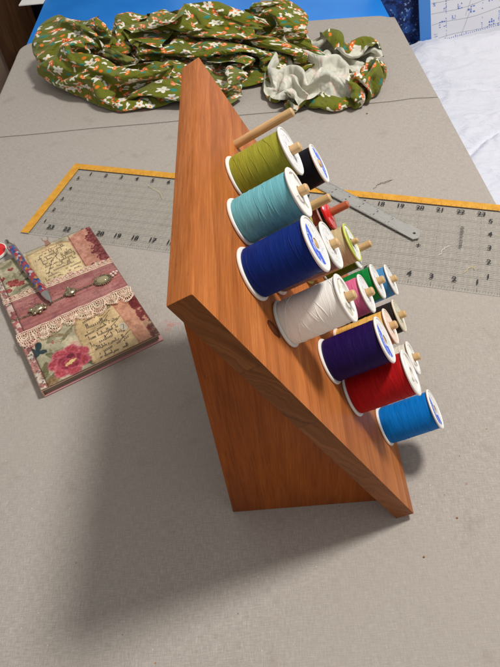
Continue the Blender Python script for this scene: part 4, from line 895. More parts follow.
-3,0,-2,2,-5,-2,0,6,-2,0,1,3,0,4,0,0,1,-2,-1,1,-3,-1,1,1,-2,2,-1,1,-4,-1,4,5,-3,0,-1,1,1,0,-6,-1,2,0,0,1,2,-1,2,0,-3,-2,1,-1,0,3,1,0,0,-1,-1,1,0,-1,0,0,0,0,0,0,1,0,0,0,-2,2,-2,0,-1,-1,-1,1,-1,1,0,1,4,0,1,-2,1,0,-1,7,-2,0,-3,3,0,-3,-1,0,-3,6,-7,0,-2,0,3,-1,1,7,-2,-2,0,2,-1,6,-1,2,-3,3,0,0,-1,-5,0,
-3,-2,0,-2,-1,0,8,-4,6,-3,2,-1,1,0,1,0,0,-1,1,-1,-1,-3,-1,1,0,1,0,-1,0,1,3,-3,1,0,3,-3,-1,-3,2,-1,1,1,1,0,-2,1,4,-2,2,-5,-1,1,4,-1,-1,0,-1,0,1,-1,-1,1,0,0,0,0,0,0,0,-1,-2,1,1,-2,0,0,0,-3,1,0,0,1,1,4,2,-2,0,-3,5,-3,0,3,5,0,-3,-7,-3,-1,0,1,3,1,-1,0,2,-1,-3,4,5,2,0,-5,0,1,0,-4,11,-6,5,-1,1,-1,-6,0,6,
-4,-1,-1,0,-1,6,1,4,-6,3,-1,2,0,0,-1,0,2,-2,0,1,0,-1,0,-1,-2,-2,0,1,4,0,-4,3,2,-2,-5,0,-1,1,0,3,-1,-1,1,0,0,-2,0,-1,5,7,-1,-1,-5,-1,0,0,1,-1,0,0,1,-1,0,0,-1,0,0,0,-1,1,1,-1,-1,0,0,2,-4,-4,2,0,2,1,3,1,1,2,-3,4,1,-1,-1,0,1,2,1,2,-3,-1,0,0,-1,-7,2,1,-1,1,7,0,-2,-2,0,2,-4,0,3,2,-2,5,-1,0,-2,-5,1,1,3,
-5,1,0,-2,8,-1,-4,6,3,0,-3,0,0,-2,1,0,0,-1,0,0,0,0,0,0,2,0,-4,-2,2,-3,3,-1,-1,-1,3,-5,2,-1,1,1,0,0,-1,-1,0,1,0,-1,0,1,2,3,-2,-1,1,-1,0,1,0,0,-1,1,-2,0,1,-1,1,0,1,-1,0,-1,-1,0,-2,-5,0,4,1,0,1,2,3,1,0,1,1,-2,-1,3,0,-1,3,-4,-4,3,4,0,-1,-4,-2,0,1,1,2,4,1,-2,3,-1,-1,0,0,-5,4,2,-1,2,0,-4,-2,0,-1,5,-4,
-4,-1,0,9,-2,0,1,-6,3,5,2,0,-5,0,-2,0,2,-1,0,0,1,-1,0,-1,1,-3,0,2,-3,5,0,-6,0,-1,-1,7,-4,0,2,-1,-1,-1,-1,1,0,0,2,-4,4,1,2,0,-1,0,0,0,0,0,-1,1,0,-1,-2,0,0,1,-1,1,0,-1,-3,-1,2,-3,-1,2,2,-2,3,3,4,0,1,0,0,-1,-2,2,0,0,-1,1,-4,-3,3,1,3,0,-4,-1,-1,2,-1,3,3,1,1,1,-5,2,-1,3,0,0,0,-1,1,-7,2,-1,-1,1,6,-5,5,
-6,1,9,-2,1,3,0,0,1,-1,0,-6,6,0,-4,-1,-3,2,1,1,-1,0,0,0,-2,0,1,0,1,-3,-4,7,-7,0,4,1,4,0,-5,-3,1,1,2,0,2,-1,-7,8,0,0,-1,0,0,0,-1,0,0,0,1,-1,-1,-2,3,-1,0,0,0,0,-3,-1,0,1,-2,1,0,0,1,6,3,0,-1,2,-1,0,-1,-1,3,-1,-1,-1,0,0,3,1,-1,-6,3,-3,0,1,1,0,5,0,0,-1,-4,5,-1,-6,5,0,0,-1,3,0,-6,4,-7,5,2,0,-5,6,-8,
-5,10,-1,1,2,-2,-1,4,0,-4,-1,2,1,-1,-4,0,-3,2,1,0,1,-1,0,-2,1,-1,4,-4,-5,1,6,-2,-1,3,1,0,0,2,2,0,-1,0,-1,0,-3,-1,5,-2,-2,0,0,-2,6,-3,-2,-1,0,-1,-1,0,1,1,-1,0,0,0,1,-4,0,-1,1,0,0,0,2,3,3,2,0,0,1,-2,0,-1,1,1,0,0,-1,-1,-2,-2,0,6,-4,4,-3,-1,1,1,0,1,2,-2,2,-2,2,-3,4,-2,-5,-3,2,5,-2,-1,1,-3,2,-5,-1,6,0,-6,10,
7,-1,0,0,-1,1,2,-3,-7,1,0,6,0,-1,1,-7,5,-1,-2,0,2,1,-2,3,-5,5,-5,-4,7,-1,-6,1,10,-3,0,-1,1,-2,1,4,0,-2,0,-2,-1,0,-1,0,2,-2,1,2,-2,4,0,-5,0,-1,0,0,-2,0,1,0,1,-2,-1,-2,0,0,2,0,2,3,3,2,0,-3,0,1,0,-1,-1,0,-1,0,1,1,2,0,1,0,-1,-3,5,-4,0,2,1,-1,0,0,-5,6,-3,2,2,1,-4,4,-1,-1,-7,-2,3,-2,1,3,-2,-1,-1,1,2,1,-7,
6,-2,1,1,0,0,-3,-4,3,0,4,-1,-2,-2,4,-3,-6,4,1,-1,5,-1,-1,-1,2,-2,-4,1,-3,-1,5,2,0,3,-1,-4,-2,3,3,0,0,1,0,-4,4,-5,0,2,-3,2,-3,1,1,-4,0,6,-2,0,-2,-1,1,0,0,1,-4,2,-4,1,0,5,1,0,2,0,0,-2,1,1,0,0,-1,2,-1,0,0,-1,-1,-1,-1,2,0,0,1,1,4,1,-4,0,-3,5,0,0,0,-3,4,0,-1,-4,5,-2,-3,3,-1,0,-7,7,-2,-2,1,0,1,-3,4,-1,-5,
6,0,0,0,-2,1,-1,0,-1,1,-1,-1,-6,0,0,7,3,-6,1,3,-4,5,-3,0,2,-2,0,0,-1,2,1,-3,-4,1,-1,4,2,0,-2,-4,2,1,-2,4,-7,7,1,-1,2,-3,1,-4,2,3,-4,-3,-2,1,3,0,1,0,0,-2,0,-1,-2,2,3,0,0,2,0,-2,0,2,-2,3,-2,0,0,0,1,1,0,-3,1,-2,0,0,2,1,-1,-2,1,3,4,-1,2,-6,1,0,5,-2,-2,3,-4,4,-3,-1,4,-7,6,-4,-1,-1,0,1,0,0,6,0,-6,0,2,
6,-1,1,-1,0,-2,1,0,-1,3,-1,-5,4,0,-1,3,-4,1,2,1,0,-6,4,0,-4,2,0,0,1,0,-5,-3,4,0,3,0,-4,0,-3,2,0,1,-1,0,6,-4,1,-2,-1,5,2,-3,-1,-6,6,2,-3,1,-2,0,0,0,-2,1,2,-6,3,4,0,0,-2,1,-1,3,-2,-1,3,-2,2,0,-1,1,0,0,0,-1,-1,0,0,0,-1,0,1,1,0,0,1,7,0,0,-1,-1,-3,2,2,-1,1,-2,-1,1,-2,1,-5,-1,2,-1,-2,-1,1,3,-2,3,0,0,6,
5,1,-1,-1,1,-1,0,0,3,-6,-3,5,2,-3,2,-2,3,0,0,0,1,-2,0,-1,-1,-2,4,2,-6,-6,0,6,1,0,-3,-1,1,0,5,1,-6,0,0,2,-1,4,-2,4,0,-1,-4,1,1,4,-5,-3,3,-2,1,-1,-2,1,1,1,-7,4,4,-1,0,2,2,-5,0,-1,2,0,-1,2,0,-1,1,-2,1,0,-1,-1,1,0,0,-1,-1,1,0,1,0,-1,1,1,4,3,1,0,0,-1,-1,0,-1,0,1,0,0,0,0,-1,-2,-4,1,2,1,4,-3,-2,-1,3,-6,
5,0,-1,1,-1,0,-1,0,-1,5,0,-6,-2,7,0,-4,2,1,0,-1,-2,2,0,-2,3,0,1,0,1,-2,-4,1,-1,0,4,0,-2,-1,-1,1,0,-3,2,1,2,-6,3,-1,5,-10,-1,6,0,3,4,1,0,-7,-3,2,-1,-1,1,-3,2,3,1,-4,2,-2,2,-2,-1,2,1,2,1,-2,0,1,-1,-1,-1,-2,1,0,0,2,0,-3,1,0,1,0,0,0,-1,-4,5,3,-2,1,6,-2,-5,4,2,0,0,0,0,-1,0,1,0,-1,1,-2,2,-3,2,-4,1,-1,-1,
4,0,1,-1,-1,0,1,0,2,-6,1,3,0,-2,0,4,-2,1,-2,-1,0,3,0,1,-1,1,1,-6,-3,-2,9,-1,1,-3,-1,-2,3,1,-1,0,-1,1,1,-1,-2,6,-1,0,-5,7,-7,2,0,-3,1,2,2,3,-5,-3,-1,1,-4,1,6,0,0,-2,3,-4,-1,1,2,-1,0,1,1,1,-1,-4,-1,2,1,-4,0,2,0,0,-1,3,1,-4,0,3,-2,2,-4,4,-6,3,4,5,-4,-2,6,-8,4,2,0,0,-1,3,0,-1,0,0,0,1,0,0,-1,-2,0,-2,3,
5,0,-3,2,-1,1,-1,3,-1,0,1,0,0,-2,0,0,1,-4,0,0,3,1,-5,1,5,0,-6,-2,-3,7,2,0,-3,1,0,2,-1,0,-1,-1,4,-3,0,0,2,0,1,0,2,-12,11,-5,-3,3,-1,-3,-2,2,7,-5,3,-6,3,3,0,2,0,-2,-2,-3,-1,4,-1,2,1,0,-3,0,-4,3,1,0,-4,1,0,5,-3,-1,2,0,-3,2,-1,1,-2,0,3,-3,0,-1,0,1,2,7,-4,1,1,0,1,0,0,0,-1,0,1,-2,3,1,-1,0,-3,1,-2,0,-2,
4,-1,-1,-2,3,0,1,1,-1,1,-2,3,-2,0,2,-1,-4,-1,0,3,3,-5,4,1,-2,-1,-5,-1,2,4,0,-3,-1,2,-2,3,2,-1,0,-2,2,0,0,0,-1,0,0,2,-4,-1,-3,2,2,-1,0,-3,1,2,-2,7,-7,6,1,-3,2,-1,2,-2,-5,4,1,-2,2,-1,0,-3,1,-4,4,0,0,-1,0,0,-1,-1,4,0,-3,-1,1,0,1,-1,-1,0,-2,6,0,-5,2,-3,0,2,2,5,-6,-3,0,8,4,-1,-1,-1,0,1,-4,1,3,0,0,-3,1,0,2,
4,-2,0,3,-2,-1,2,0,0,2,-1,-2,3,0,-6,3,-4,1,2,3,0,-1,1,0,-1,-6,0,0,3,2,-5,1,3,1,1,-2,1,0,2,-4,0,2,0,0,-1,1,1,-4,-6,9,-7,1,0,1,-1,-2,2,-1,3,-3,8,1,-4,3,-1,1,-1,2,-3,1,-5,4,-2,0,-2,-1,-3,5,0,1,-1,-1,0,0,1,0,-2,-2,2,1,2,-2,-1,1,-2,-2,2,-1,9,-1,-3,-1,-4,2,0,-2,0,3,-2,1,5,1,2,0,-2,1,-1,-1,2,1,-3,1,-1,1,-3,
3,0,0,0,0,1,2,-1,2,-2,1,1,-1,-1,-1,-3,0,0,5,0,0,0,-6,2,-4,0,0,2,1,-2,3,1,-2,0,1,1,0,0,0,-1,-4,2,-1,-1,2,1,-2,-4,-1,0,3,0,0,0,0,3,-2,1,-2,4,1,1,3,-2,-2,0,0,3,-4,-6,4,-1,0,0,0,3,0,-2,0,-1,-1,-1,1,2,-1,0,-1,1,0,0,-1,2,-1,-1,4,0,-3,-1,-2,9,-2,-1,0,-6,-1,0,1,1,6,-5,-1,6,2,0,0,0,0,-2,-6,4,3,-1,2,-1,1,
3,-1,0,0,1,3,0,1,-3,0,2,-2,2,-3,0,-2,0,4,-3,2,-7,1,2,-1,0,-1,3,1,1,1,-1,-1,3,-2,0,0,0,0,0,2,0,-2,0,-2,0,-5,1,-3,1,-1,6,-4,-1,0,1,4,0,-2,4,0,0,-1,-2,2,1,-2,-4,4,5,-4,0,0,1,-2,-1,0,2,-4,0,0,1,2,-2,1,-2,1,-2,2,0,-1,0,1,-1,0,1,0,3,-1,1,-5,9,1,0,-6,-2,-4,0,0,0,2,2,-2,6,2,1,-2,2,1,-3,-4,3,2,-2,0,2,
2,-1,1,-1,4,1,-2,-2,2,1,1,-1,-1,-1,3,-6,6,0,0,-5,5,1,-3,-8,0,5,-1,3,1,-1,1,1,-3,1,0,0,-1,0,0,4,-3,1,0,-1,-6,0,-1,0,2,-2,0,2,0,-1,0,1,3,2,-1,1,0,-4,3,-1,0,-1,-3,0,3,2,-1,-1,0,1,1,-4,1,1,1,-2,1,-1,0,-1,1,-1,0,-1,0,1,-1,-1,1,0,-1,2,0,1,-2,3,-2,2,1,3,-1,-2,-4,-1,1,0,0,2,-2,6,0,1,-3,0,1,-5,3,-1,1,2,2,
2,0,4,0,0,0,-1,1,0,-2,1,0,-1,0,-3,6,-1,0,-1,1,-1,-1,0,1,-3,-2,4,2,-1,0,-1,0,1,0,-3,-1,1,0,0,1,1,-2,0,4,1,-2,-11,7,-3,7,-1,0,0,0,-1,-1,-1,1,0,0,0,4,-1,-5,-3,1,-1,0,-2,7,1,-4,-1,0,0,2,0,3,-5,2,-2,-1,3,-1,-1,-1,1,2,-2,0,-2,1,1,-1,0,-1,0,1,0,-2,0,2,-1,4,1,2,-2,-4,-1,2,-1,0,1,0,4,-1,1,-3,1,1,-4,4,2,2,-3,
1,4,-3,4,0,-2,0,2,-2,0,1,1,-4,1,3,-1,0,0,0,0,0,-1,2,-1,2,0,1,-1,1,-3,0,-1,1,-5,1,-1,-1,1,1,-3,7,0,-3,1,1,-1,1,-6,6,-1,1,0,1,0,2,1,0,1,0,-1,-1,-1,0,1,-5,-7,2,0,3,1,-2,0,-1,0,0,0,-1,0,1,0,1,1,-1,-2,1,-1,2,-2,0,0,0,-1,0,1,0,-1,-1,0,0,3,-1,-3,1,1,0,0,3,0,2,1,0,-1,-4,-1,3,4,0,0,-1,1,1,-1,-1,-2,4,
0,0,5,0,-2,0,4,-4,0,1,-1,2,0,1,0,-1,1,0,1,0,-1,1,0,0,0,1,-4,2,2,0,-3,0,-2,-2,1,1,-2,-1,0,1,-1,-1,5,-3,-5,7,2,-1,1,-1,0,1,0,0,-4,1,0,0,-1,-1,-1,-1,-1,2,6,0,-5,-1,-1,0,1,0,0,-1,0,-1,0,1,0,0,-2,-1,0,2,1,-1,0,-2,2,0,3,-2,-1,0,2,0,-2,-3,0,0,0,2,2,-4,1,1,-1,6,1,0,1,-7,-1,1,0,4,2,1,-1,2,-1,-2,-1,3,-2,
-2,8,0,-1,-1,2,-4,1,0,0,-3,4,0,1,0,1,0,1,1,0,0,0,-1,-2,-1,0,5,-1,-2,-6,2,1,0,2,-2,-2,0,0,-2,3,-4,4,0,-3,-2,-1,7,1,1,-1,1,0,-3,-6,3,0,1,-2,0,0,0,-2,-1,0,1,6,2,-7,0,1,-1,4,-3,1,0,2,-3,0,3,-2,3,-2,-1,1,-5,2,-2,1,0,0,0,1,0,0,0,0,1,-1,-3,-2,1,0,1,0,1,0,4,4,0,1,-2,0,-2,-5,0,-1,6,2,0,-1,0,0,2,-3,4,
0,-1,3,1,3,-4,1,2,1,-2,2,-1,0,1,-1,1,0,0,-2,-1,-4,6,-3,5,3,-1,-2,-5,-3,7,-3,-1,-1,4,-3,0,0,-1,0,-1,4,-3,-7,3,0,-1,1,8,-4,4,0,-4,-6,8,1,-4,-2,1,1,0,-2,-1,2,-2,0,-1,3,4,-5,0,-1,1,3,-2,0,-2,4,-3,1,1,1,2,-5,-1,0,-1,-2,3,0,-1,-1,2,1,0,-3,-1,-1,0,1,1,2,-1,-3,2,0,3,5,1,1,-4,0,3,2,-2,-9,-1,0,6,3,-2,-1,0,0,5,-5,
-1,0,0,-4,2,7,1,-1,-4,6,0,-3,2,-3,3,-1,-3,-3,1,-3,10,-6,9,1,-2,0,-3,0,0,-4,2,0,-1,0,-2,2,0,0,0,-1,0,2,2,-9,7,-3,1,-4,3,2,-5,-3,7,-1,1,0,2,-4,-2,0,0,3,-3,0,0,-1,-1,0,5,-2,1,-2,0,1,0,0,-1,3,0,1,-1,1,-3,-4,4,-6,5,-4,0,2,1,0,0,-2,0,0,1,-1,3,-1,-3,1,0,1,3,4,3,0,-4,1,-6,3,1,-1,1,-6,1,0,3,0,-1,2,3,-5,7,
4,-7,0,5,2,-6,0,-1,9,-1,0,-6,4,-1,-5,4,0,1,-4,5,-1,6,-1,-1,1,-1,1,0,-2,-1,0,-2,2,-2,-1,1,0,1,0,0,0,0,-3,1,-2,2,-1,-3,4,-6,1,2,3,1,-4,3,-1,-2,1,-1,-1,-2,2,2,-2,-1,0,4,-3,0,1,-1,0,1,-1,1,0,0,0,1,1,0,-1,-4,-4,6,-6,3,1,0,0,1,-3,0,1,-1,0,4,-3,1,1,-2,2,4,3,3,0,-6,0,-3,0,-1,-2,1,0,6,0,-6,2,0,0,6,-3,-1,-4,
-5,2,-1,1,0,6,-4,6,1,-3,-5,0,-1,7,-4,-1,2,1,1,3,-5,0,-2,2,2,2,1,0,0,-3,-3,2,2,-3,1,-1,1,0,1,0,0,-2,-1,4,-3,-1,-3,0,3,5,-4,4,-5,-1,3,-1,-4,7,-7,0,3,0,-4,0,1,0,4,-5,3,1,-2,-1,1,-1,1,0,1,-1,1,0,0,1,-1,0,-5,-2,3,0,-1,0,1,-1,-1,0,-1,1,1,0,1,0,-1,3,3,5,1,-1,-6,0,0,-2,1,-3,3,-3,8,-1,-4,2,-4,2,-1,2,1,0,4,
-5,2,1,-3,0,1,8,-1,-8,2,-1,8,2,-7,1,-3,1,0,8,-3,-2,-3,3,-3,3,2,2,0,1,-1,-3,0,-3,-2,6,-1,1,-1,0,2,-1,-1,2,-3,5,0,0,0,-7,3,2,0,2,-7,-2,2,4,0,-1,2,-8,-2,2,0,1,2,-2,5,-1,-3,-2,2,-1,1,0,1,-1,1,-1,1,0,-3,5,0,-1,-5,2,0,0,0,-2,-2,1,1,0,-1,1,0,0,0,3,3,4,-3,0,-3,-1,2,-2,-1,0,1,-2,6,-9,-1,-1,0,1,0,7,-1,1,0,-2,
-4,1,-3,3,-1,0,0,0,-1,-1,9,1,-1,-2,2,-1,0,4,-2,-2,2,-5,-3,2,-1,4,1,3,0,1,-3,-2,-3,6,-1,0,-1,1,1,-1,-2,-4,1,5,3,1,-5,4,-4,-1,5,-4,1,4,-4,-2,1,1,0,-2,8,1,0,-5,-2,-2,1,0,-6,-2,2,2,0,0,0,0,0,0,1,-1,1,-4,-1,2,3,4,-5,0,1,-3,0,2,0,-4,0,2,-1,-1,2,3,4,0,-2,-2,-3,-2,2,-2,2,-1,-2,5,-2,-3,0,-2,1,-1,-1,1,1,-1,5,3,-5,
-4,-2,3,-2,1,-1,0,0,1,4,1,2,0,-1,0,4,-1,-1,-4,1,1,3,-5,0,-3,0,4,3,2,0,1,-6,3,-1,1,0,-1,0,-1,0,-2,6,-2,2,0,0,-1,-7,6,-1,-1,1,0,3,3,-5,-3,-1,8,0,-2,3,0,0,-1,1,-4,-2,1,-1,-4,-1,0,0,0,0,1,0,-1,1,-1,5,-2,2,2,-2,-1,-2,-1,-2,1,-3,0,0,0,0,-1,2,2,0,-1,1,-3,0,0,1,-1,2,3,-1,-2,-6,5,-4,0,2,-2,0,0,0,-1,0,2,8,0,
-4,2,-1,-2,0,0,-1,1,6,2,1,-7,5,2,2,-2,1,-6,7,1,0,-1,0,-6,-2,-1,0,4,3,2,0,-2,0,0,-1,-2,1,0,1,-3,5,-5,5,3,-3,-3,-5,8,-1,0,1,0,2,-3,-2,5,-1,-4,1,-1,3,1,-2,4,0,-1,1,-3,3,0,0,-5,-3,-1,0,0,0,0,0,-1,-2,2,8,1,0,0,-1,-5,-7,5,-2,-2,0,2,-2,2,3,-2,0,-1,0,-2,0,0,0,1,2,3,-3,6,1,-3,-6,1,0,-3,1,-1,-1,2,0,0,0,0,7,
-4,0,-2,2,0,1,2,-1,4,1,-5,-1,2,6,0,0,-4,0,-3,4,-4,4,3,1,-2,-7,0,1,3,3,1,0,0,-7,1,3,1,-1,0,-3,-1,7,4,-4,0,-6,0,1,5,-1,0,0,-4,-1,3,-3,4,2,-3,3,-3,-1,4,1,0,0,0,2,-3,1,1,1,-1,-3,-3,-1,-1,0,1,-2,-1,-1,1,4,2,2,2,0,-3,-9,-2,1,2,-3,3,2,-1,1,-1,1,-1,-1,4,-1,3,2,0,-5,-5,1,1,0,-1,1,0,0,-1,0,1,3,-2,1,0,0,2,
-4,-1,0,1,2,0,0,2,-1,0,-1,0,0,7,1,-1,-2,-1,-2,0,4,-8,5,2,-3,1,-4,-1,2,3,3,2,-6,8,-3,-2,-2,1,-5,6,2,2,-5,2,-3,-3,4,4,-3,-1,-7,0,-1,4,1,6,-1,1,-4,-1,3,0,0,0,1,1,1,0,2,0,0,0,-4,0,0,-1,0,-3,-4,-1,1,1,-2,-1,-1,0,0,4,5,3,-2,-6,-4,4,3,-2,-4,3,0,1,-2,3,0,3,0,-1,-1,-5,2,-1,0,0,2,-1,0,0,-2,0,6,-3,0,0,0,0,1,
-5,3,-2,2,-1,2,2,-3,1,0,-4,5,0,2,2,-1,0,3,-5,-5,2,5,-7,5,1,3,-5,-3,0,1,-3,2,6,0,0,1,1,-3,5,-2,0,-3,2,-2,-4,-1,6,-1,3,-6,-4,2,3,1,3,-1,0,-5,0,1,-1,0,-2,-1,0,0,3,0,-1,-2,-1,0,7,2,-2,2,1,-7,3,1,3,-9,-1,0,-2,-1,1,-1,1,1,0,5,3,-2,-1,-4,5,-2,2,-1,-1,1,-1,0,-1,-1,-2,6,-1,-2,2,1,-3,1,5,0,-1,-3,-1,-3,5,1,0,0,-5,
-4,-1,6,-4,1,0,1,0,-1,0,-1,5,0,0,3,-5,3,-4,6,-3,-4,-2,3,1,1,2,2,-6,-2,1,1,3,1,0,3,-3,1,3,-7,3,0,-1,-2,-1,-5,6,7,-2,-7,-4,5,0,2,0,-1,-1,-2,5,-1,0,-2,-2,0,2,1,1,-6,0,-1,3,5,3,-3,1,2,-2,-9,7,0,2,-9,6,3,-9,1,-2,1,-2,1,1,0,2,-2,2,0,1,0,1,-2,-1,5,1,1,-6,0,-1,2,-1,1,-2,0,-1,5,3,-3,-1,1,0,-6,8,0,0,-1,-4,-1,
0,-3,-1,2,-1,1,-2,5,-2,-1,3,-1,1,-1,1,4,0,-1,1,2,-1,0,-2,-6,4,0,-1,4,-8,1,6,0,0,-3,0,4,-2,-6,6,-2,-4,-1,-3,2,1,12,-3,-5,-6,5,6,-3,0,0,-4,-2,0,1,7,-8,-1,1,2,-1,-2,0,4,-3,3,4,1,-5,3,1,0,1,2,-5,1,-3,-3,-1,1,7,-1,-3,-6,1,0,0,2,-1,1,0,-1,2,-1,2,-2,3,0,0,0,1,-4,-1,0,1,0,-1,0,-1,-2,-1,0,7,1,0,-2,-5,0,1,0,1,1,
5,-2,-5,1,1,-3,1,0,1,-2,4,1,-2,-3,-1,5,3,2,-8,8,1,-1,0,0,0,-3,3,-4,2,-8,0,4,0,4,0,-6,3,1,-4,-5,-1,-1,4,1,13,-6,-1,-5,5,1,-5,3,1,-3,-3,1,2,-1,-2,8,-2,1,-6,-2,2,-2,0,6,1,-2,0,5,-1,-2,2,-7,8,-1,0,-9,4,-3,0,4,-2,0,-1,-3,0,-1,1,1,1,-1,1,0,2,-2,4,0,0,-1,-2,-1,-2,2,-2,1,2,-2,-1,2,-1,-2,1,-1,1,5,7,-5,-7,0,0,0,1,
5,0,-1,-4,-3,1,1,-1,-2,2,3,-2,-1,-2,0,2,-1,0,3,0,2,4,0,0,0,0,-3,2,1,0,-3,-2,0,-1,-2,3,-5,-5,0,5,3,4,4,-1,0,0,-5,5,1,-2,-2,0,-2,-5,2,-1,-1,0,2,-1,5,0,1,-4,-3,1,1,0,2,3,0,1,-4,2,-4,7,-1,-1,-6,8,0,-3,-4,-1,1,-1,3,-1,-4,0,0,0,0,0,0,1,1,2,1,1,-3,-1,1,1,-1,-4,1,0,0,0,-1,1,0,2,-1,-3,0,4,-4,8,-3,-2,-1,0,1,
5,0,0,-1,-1,-3,-2,0,3,-3,0,1,-2,-2,-1,1,-1,6,7,-9,-4,1,4,-1,-1,1,7,0,1,1,-1,-4,0,-6,-2,0,0,10,4,1,2,0,-3,-1,-5,2,3,-2,-2,-2,2,-1,-3,3,0,-1,1,0,-4,0,0,1,2,1,1,-1,-1,-2,0,-1,0,1,7,-9,5,-2,1,5,0,0,-3,3,-5,-6,0,7,-3,2,-4,-1,0,-1,0,1,0,2,0,1,0,-1,-1,1,0,1,-1,-2,-1,-1,0,1,-1,0,0,0,0,5,0,-4,5,-3,4,-6,0,0,-1,
6,0,0,0,-1,-2,-4,-2,0,5,-3,1,-3,6,-5,-3,6,3,-1,3,1,-5,-4,2,4,2,-2,2,0,0,1,0,-4,2,3,-1,2,1,0,1,-3,-1,-2,-5,5,-4,-1,0,-2,3,2,1,0,1,0,-3,0,-2,4,-3,-1,-1,1,4,0,0,0,-1,0,0,1,-1,-6,6,-2,1,-2,4,2,-1,1,-2,-1,-2,4,-5,-1,2,1,-6,-1,0,0,3,2,-2,1,-1,0,-1,2,-2,0,-2,4,-2,-3,0,1,-1,0,0,0,0,5,-5,1,1,-1,-1,1,-1,1,-1,0,
5,1,-2,1,0,1,0,-1,-1,-3,5,-7,4,0,-1,3,0,0,0,-1,3,-1,-1,-1,-2,-1,3,1,1,0,0,-1,3,0,0,-1,2,-1,0,-3,1,-2,-2,-2,0,0,-1,-2,3,3,2,-1,2,-1,-7,4,1,1,-1,2,-1,-1,2,0,0,1,-1,-1,-1,0,0,1,3,0,-1,-2,0,0,0,-1,0,1,2,0,-6,-2,1,1,-1,4,-5,1,0,0,0,2,-2,1,0,-4,0,1,0,4,-5,5,-2,-5,0,1,0,-1,1,1,-1,0,3,-1,-3,0,0,5,-5,0,0,
6,-2,2,0,-1,0,1,0,0,0,-3,1,-1,-1,4,-3,-3,-1,-2,3,4,3,0,-2,1,0,-4,2,1,1,-2,3,-1,1,-2,3,-1,-1,-1,1,-1,-1,-3,0,-2,-2,-1,3,4,2,-1,1,-1,-6,8,-2,-1,1,0,1,-3,0,1,0,-1,-2,0,0,-1,2,0,-1,3,3,0,0,-2,0,0,-1,0,-2,3,0,-1,0,0,-3,1,-3,3,0,1,-2,0,0,-1,0,-1,4,-6,0,1,1,2,-3,4,0,-7,1,1,-1,1,0,-1,2,-3,0,0,-1,0,1,0,0,0,
5,1,0,0,-2,2,1,0,-1,0,0,-1,-1,-2,2,-2,3,0,1,-1,0,-2,2,2,-1,0,0,-2,1,-1,2,-1,1,1,0,-2,1,-1,0,0,0,-2,-4,2,-3,3,3,2,-1,-1,1,0,-6,5,1,1,-3,0,1,-1,4,-4,-1,1,1,0,0,1,-4,-2,1,2,1,1,0,0,-3,-1,2,1,-2,2,-3,-2,3,2,0,-4,1,0,1,-1,1,0,-3,0,3,-2,0,-2,5,-2,-5,1,0,2,-1,-2,0,5,-2,-2,-1,1,-2,0,0,-1,0,1,0,0,0,0,0,
6,0,-1,-4,5,1,-1,1,0,-1,0,0,-3,-1,0,3,-1,1,0,-2,1,2,-1,1,0,0,1,-1,0,1,1,-1,-2,-2,-1,3,0,1,0,-2,0,-5,3,0,2,2,0,-1,1,-1,0,-5,2,3,-1,1,0,-2,-2,1,-1,5,-4,1,0,-1,1,1,-2,-2,-1,-1,1,-3,2,-4,6,1,-2,2,1,-2,1,0,-2,3,-1,1,-1,-1,0,1,-2,-2,3,0,-1,1,-3,-2,0,-1,4,-2,2,0,-3,2,5,-5,-1,1,-1,-3,2,-1,-1,1,0,0,0,0,0,0,0,
4,2,-1,0,0,0,2,-3,2,-2,1,0,1,0,0,-1,-1,0,1,0,-5,3,3,-3,3,0,0,1,-1,1,-1,1,-1,1,-2,0,0,1,0,0,-8,3,3,2,1,-2,2,0,-2,-1,-2,5,-2,-1,0,0,1,0,-1,-3,1,-1,6,-6,2,0,1,0,-3,0,1,1,-5,-1,-2,7,-6,0,0,3,3,-1,-1,1,-1,1,0,0,0,1,0,1,2,-1,-1,-1,-3,-5,1,0,1,3,-2,-4,1,1,2,8,-4,-3,1,0,-1,-1,-4,0,1,0,0,0,3,-3,0,0,-1,
6,-4,1,5,-1,1,-6,3,-4,4,-5,5,1,-1,0,1,-2,0,-1,3,1,-2,-5,6,-7,5,1,1,0,0,0,-1,-1,-4,5,1,0,0,0,-6,1,4,2,0,0,1,-3,2,-1,0,0,-1,0,0,0,0,0,0,1,0,-2,-1,-1,3,-5,4,1,-2,-1,2,-4,0,-3,3,2,-6,3,-2,-1,-1,4,3,-1,-1,1,0,1,-1,1,1,2,-3,-2,2,-4,-1,4,-1,-6,2,-1,0,-1,2,6,1,-2,0,-4,1,2,-1,-1,2,-1,-4,-1,0,0,2,0,-2,0,0,1,
5,2,1,-1,-2,0,1,1,-1,-3,-3,-1,2,3,1,-1,2,-6,2,0,-1,0,3,-5,3,-8,0,0,0,-1,5,2,3,-1,3,0,0,-2,1,0,2,1,-1,3,-2,-4,2,-1,2,0,-4,-1,5,-2,1,-2,2,-1,1,1,-1,-2,-3,1,3,0,-2,1,0,-6,4,-4,6,-3,-5,3,-3,2,3,-6,2,0,0,4,2,-1,-1,5,0,1,-2,2,-1,1,-4,-3,-1,-2,3,0,3,-7,1,4,-7,5,7,-10,10,-1,-2,0,-1,-3,-1,0,3,-5,4,-4,-1,1,0,0,-1,
2,5,1,-3,1,-3,3,-4,4,-4,2,-6,0,-2,2,2,-1,3,-5,-3,-2,0,0,1,-1,1,0,-1,1,4,-4,0,1,10,1,-3,-1,3,0,0,3,0,0,-5,5,0,-5,0,-1,3,2,-1,0,0,-3,4,-5,4,0,-1,2,0,0,-1,1,0,0,-6,0,-1,-5,4,-2,-3,4,-1,2,-1,-2,1,-2,9,-1,-2,-2,-1,4,1,3,1,-3,1,2,-3,2,-3,-7,6,3,-2,-3,7,-6,-4,5,-6,0,7,-2,3,-2,0,1,1,1,0,-6,1,0,1,-5,0,-1,0,0,
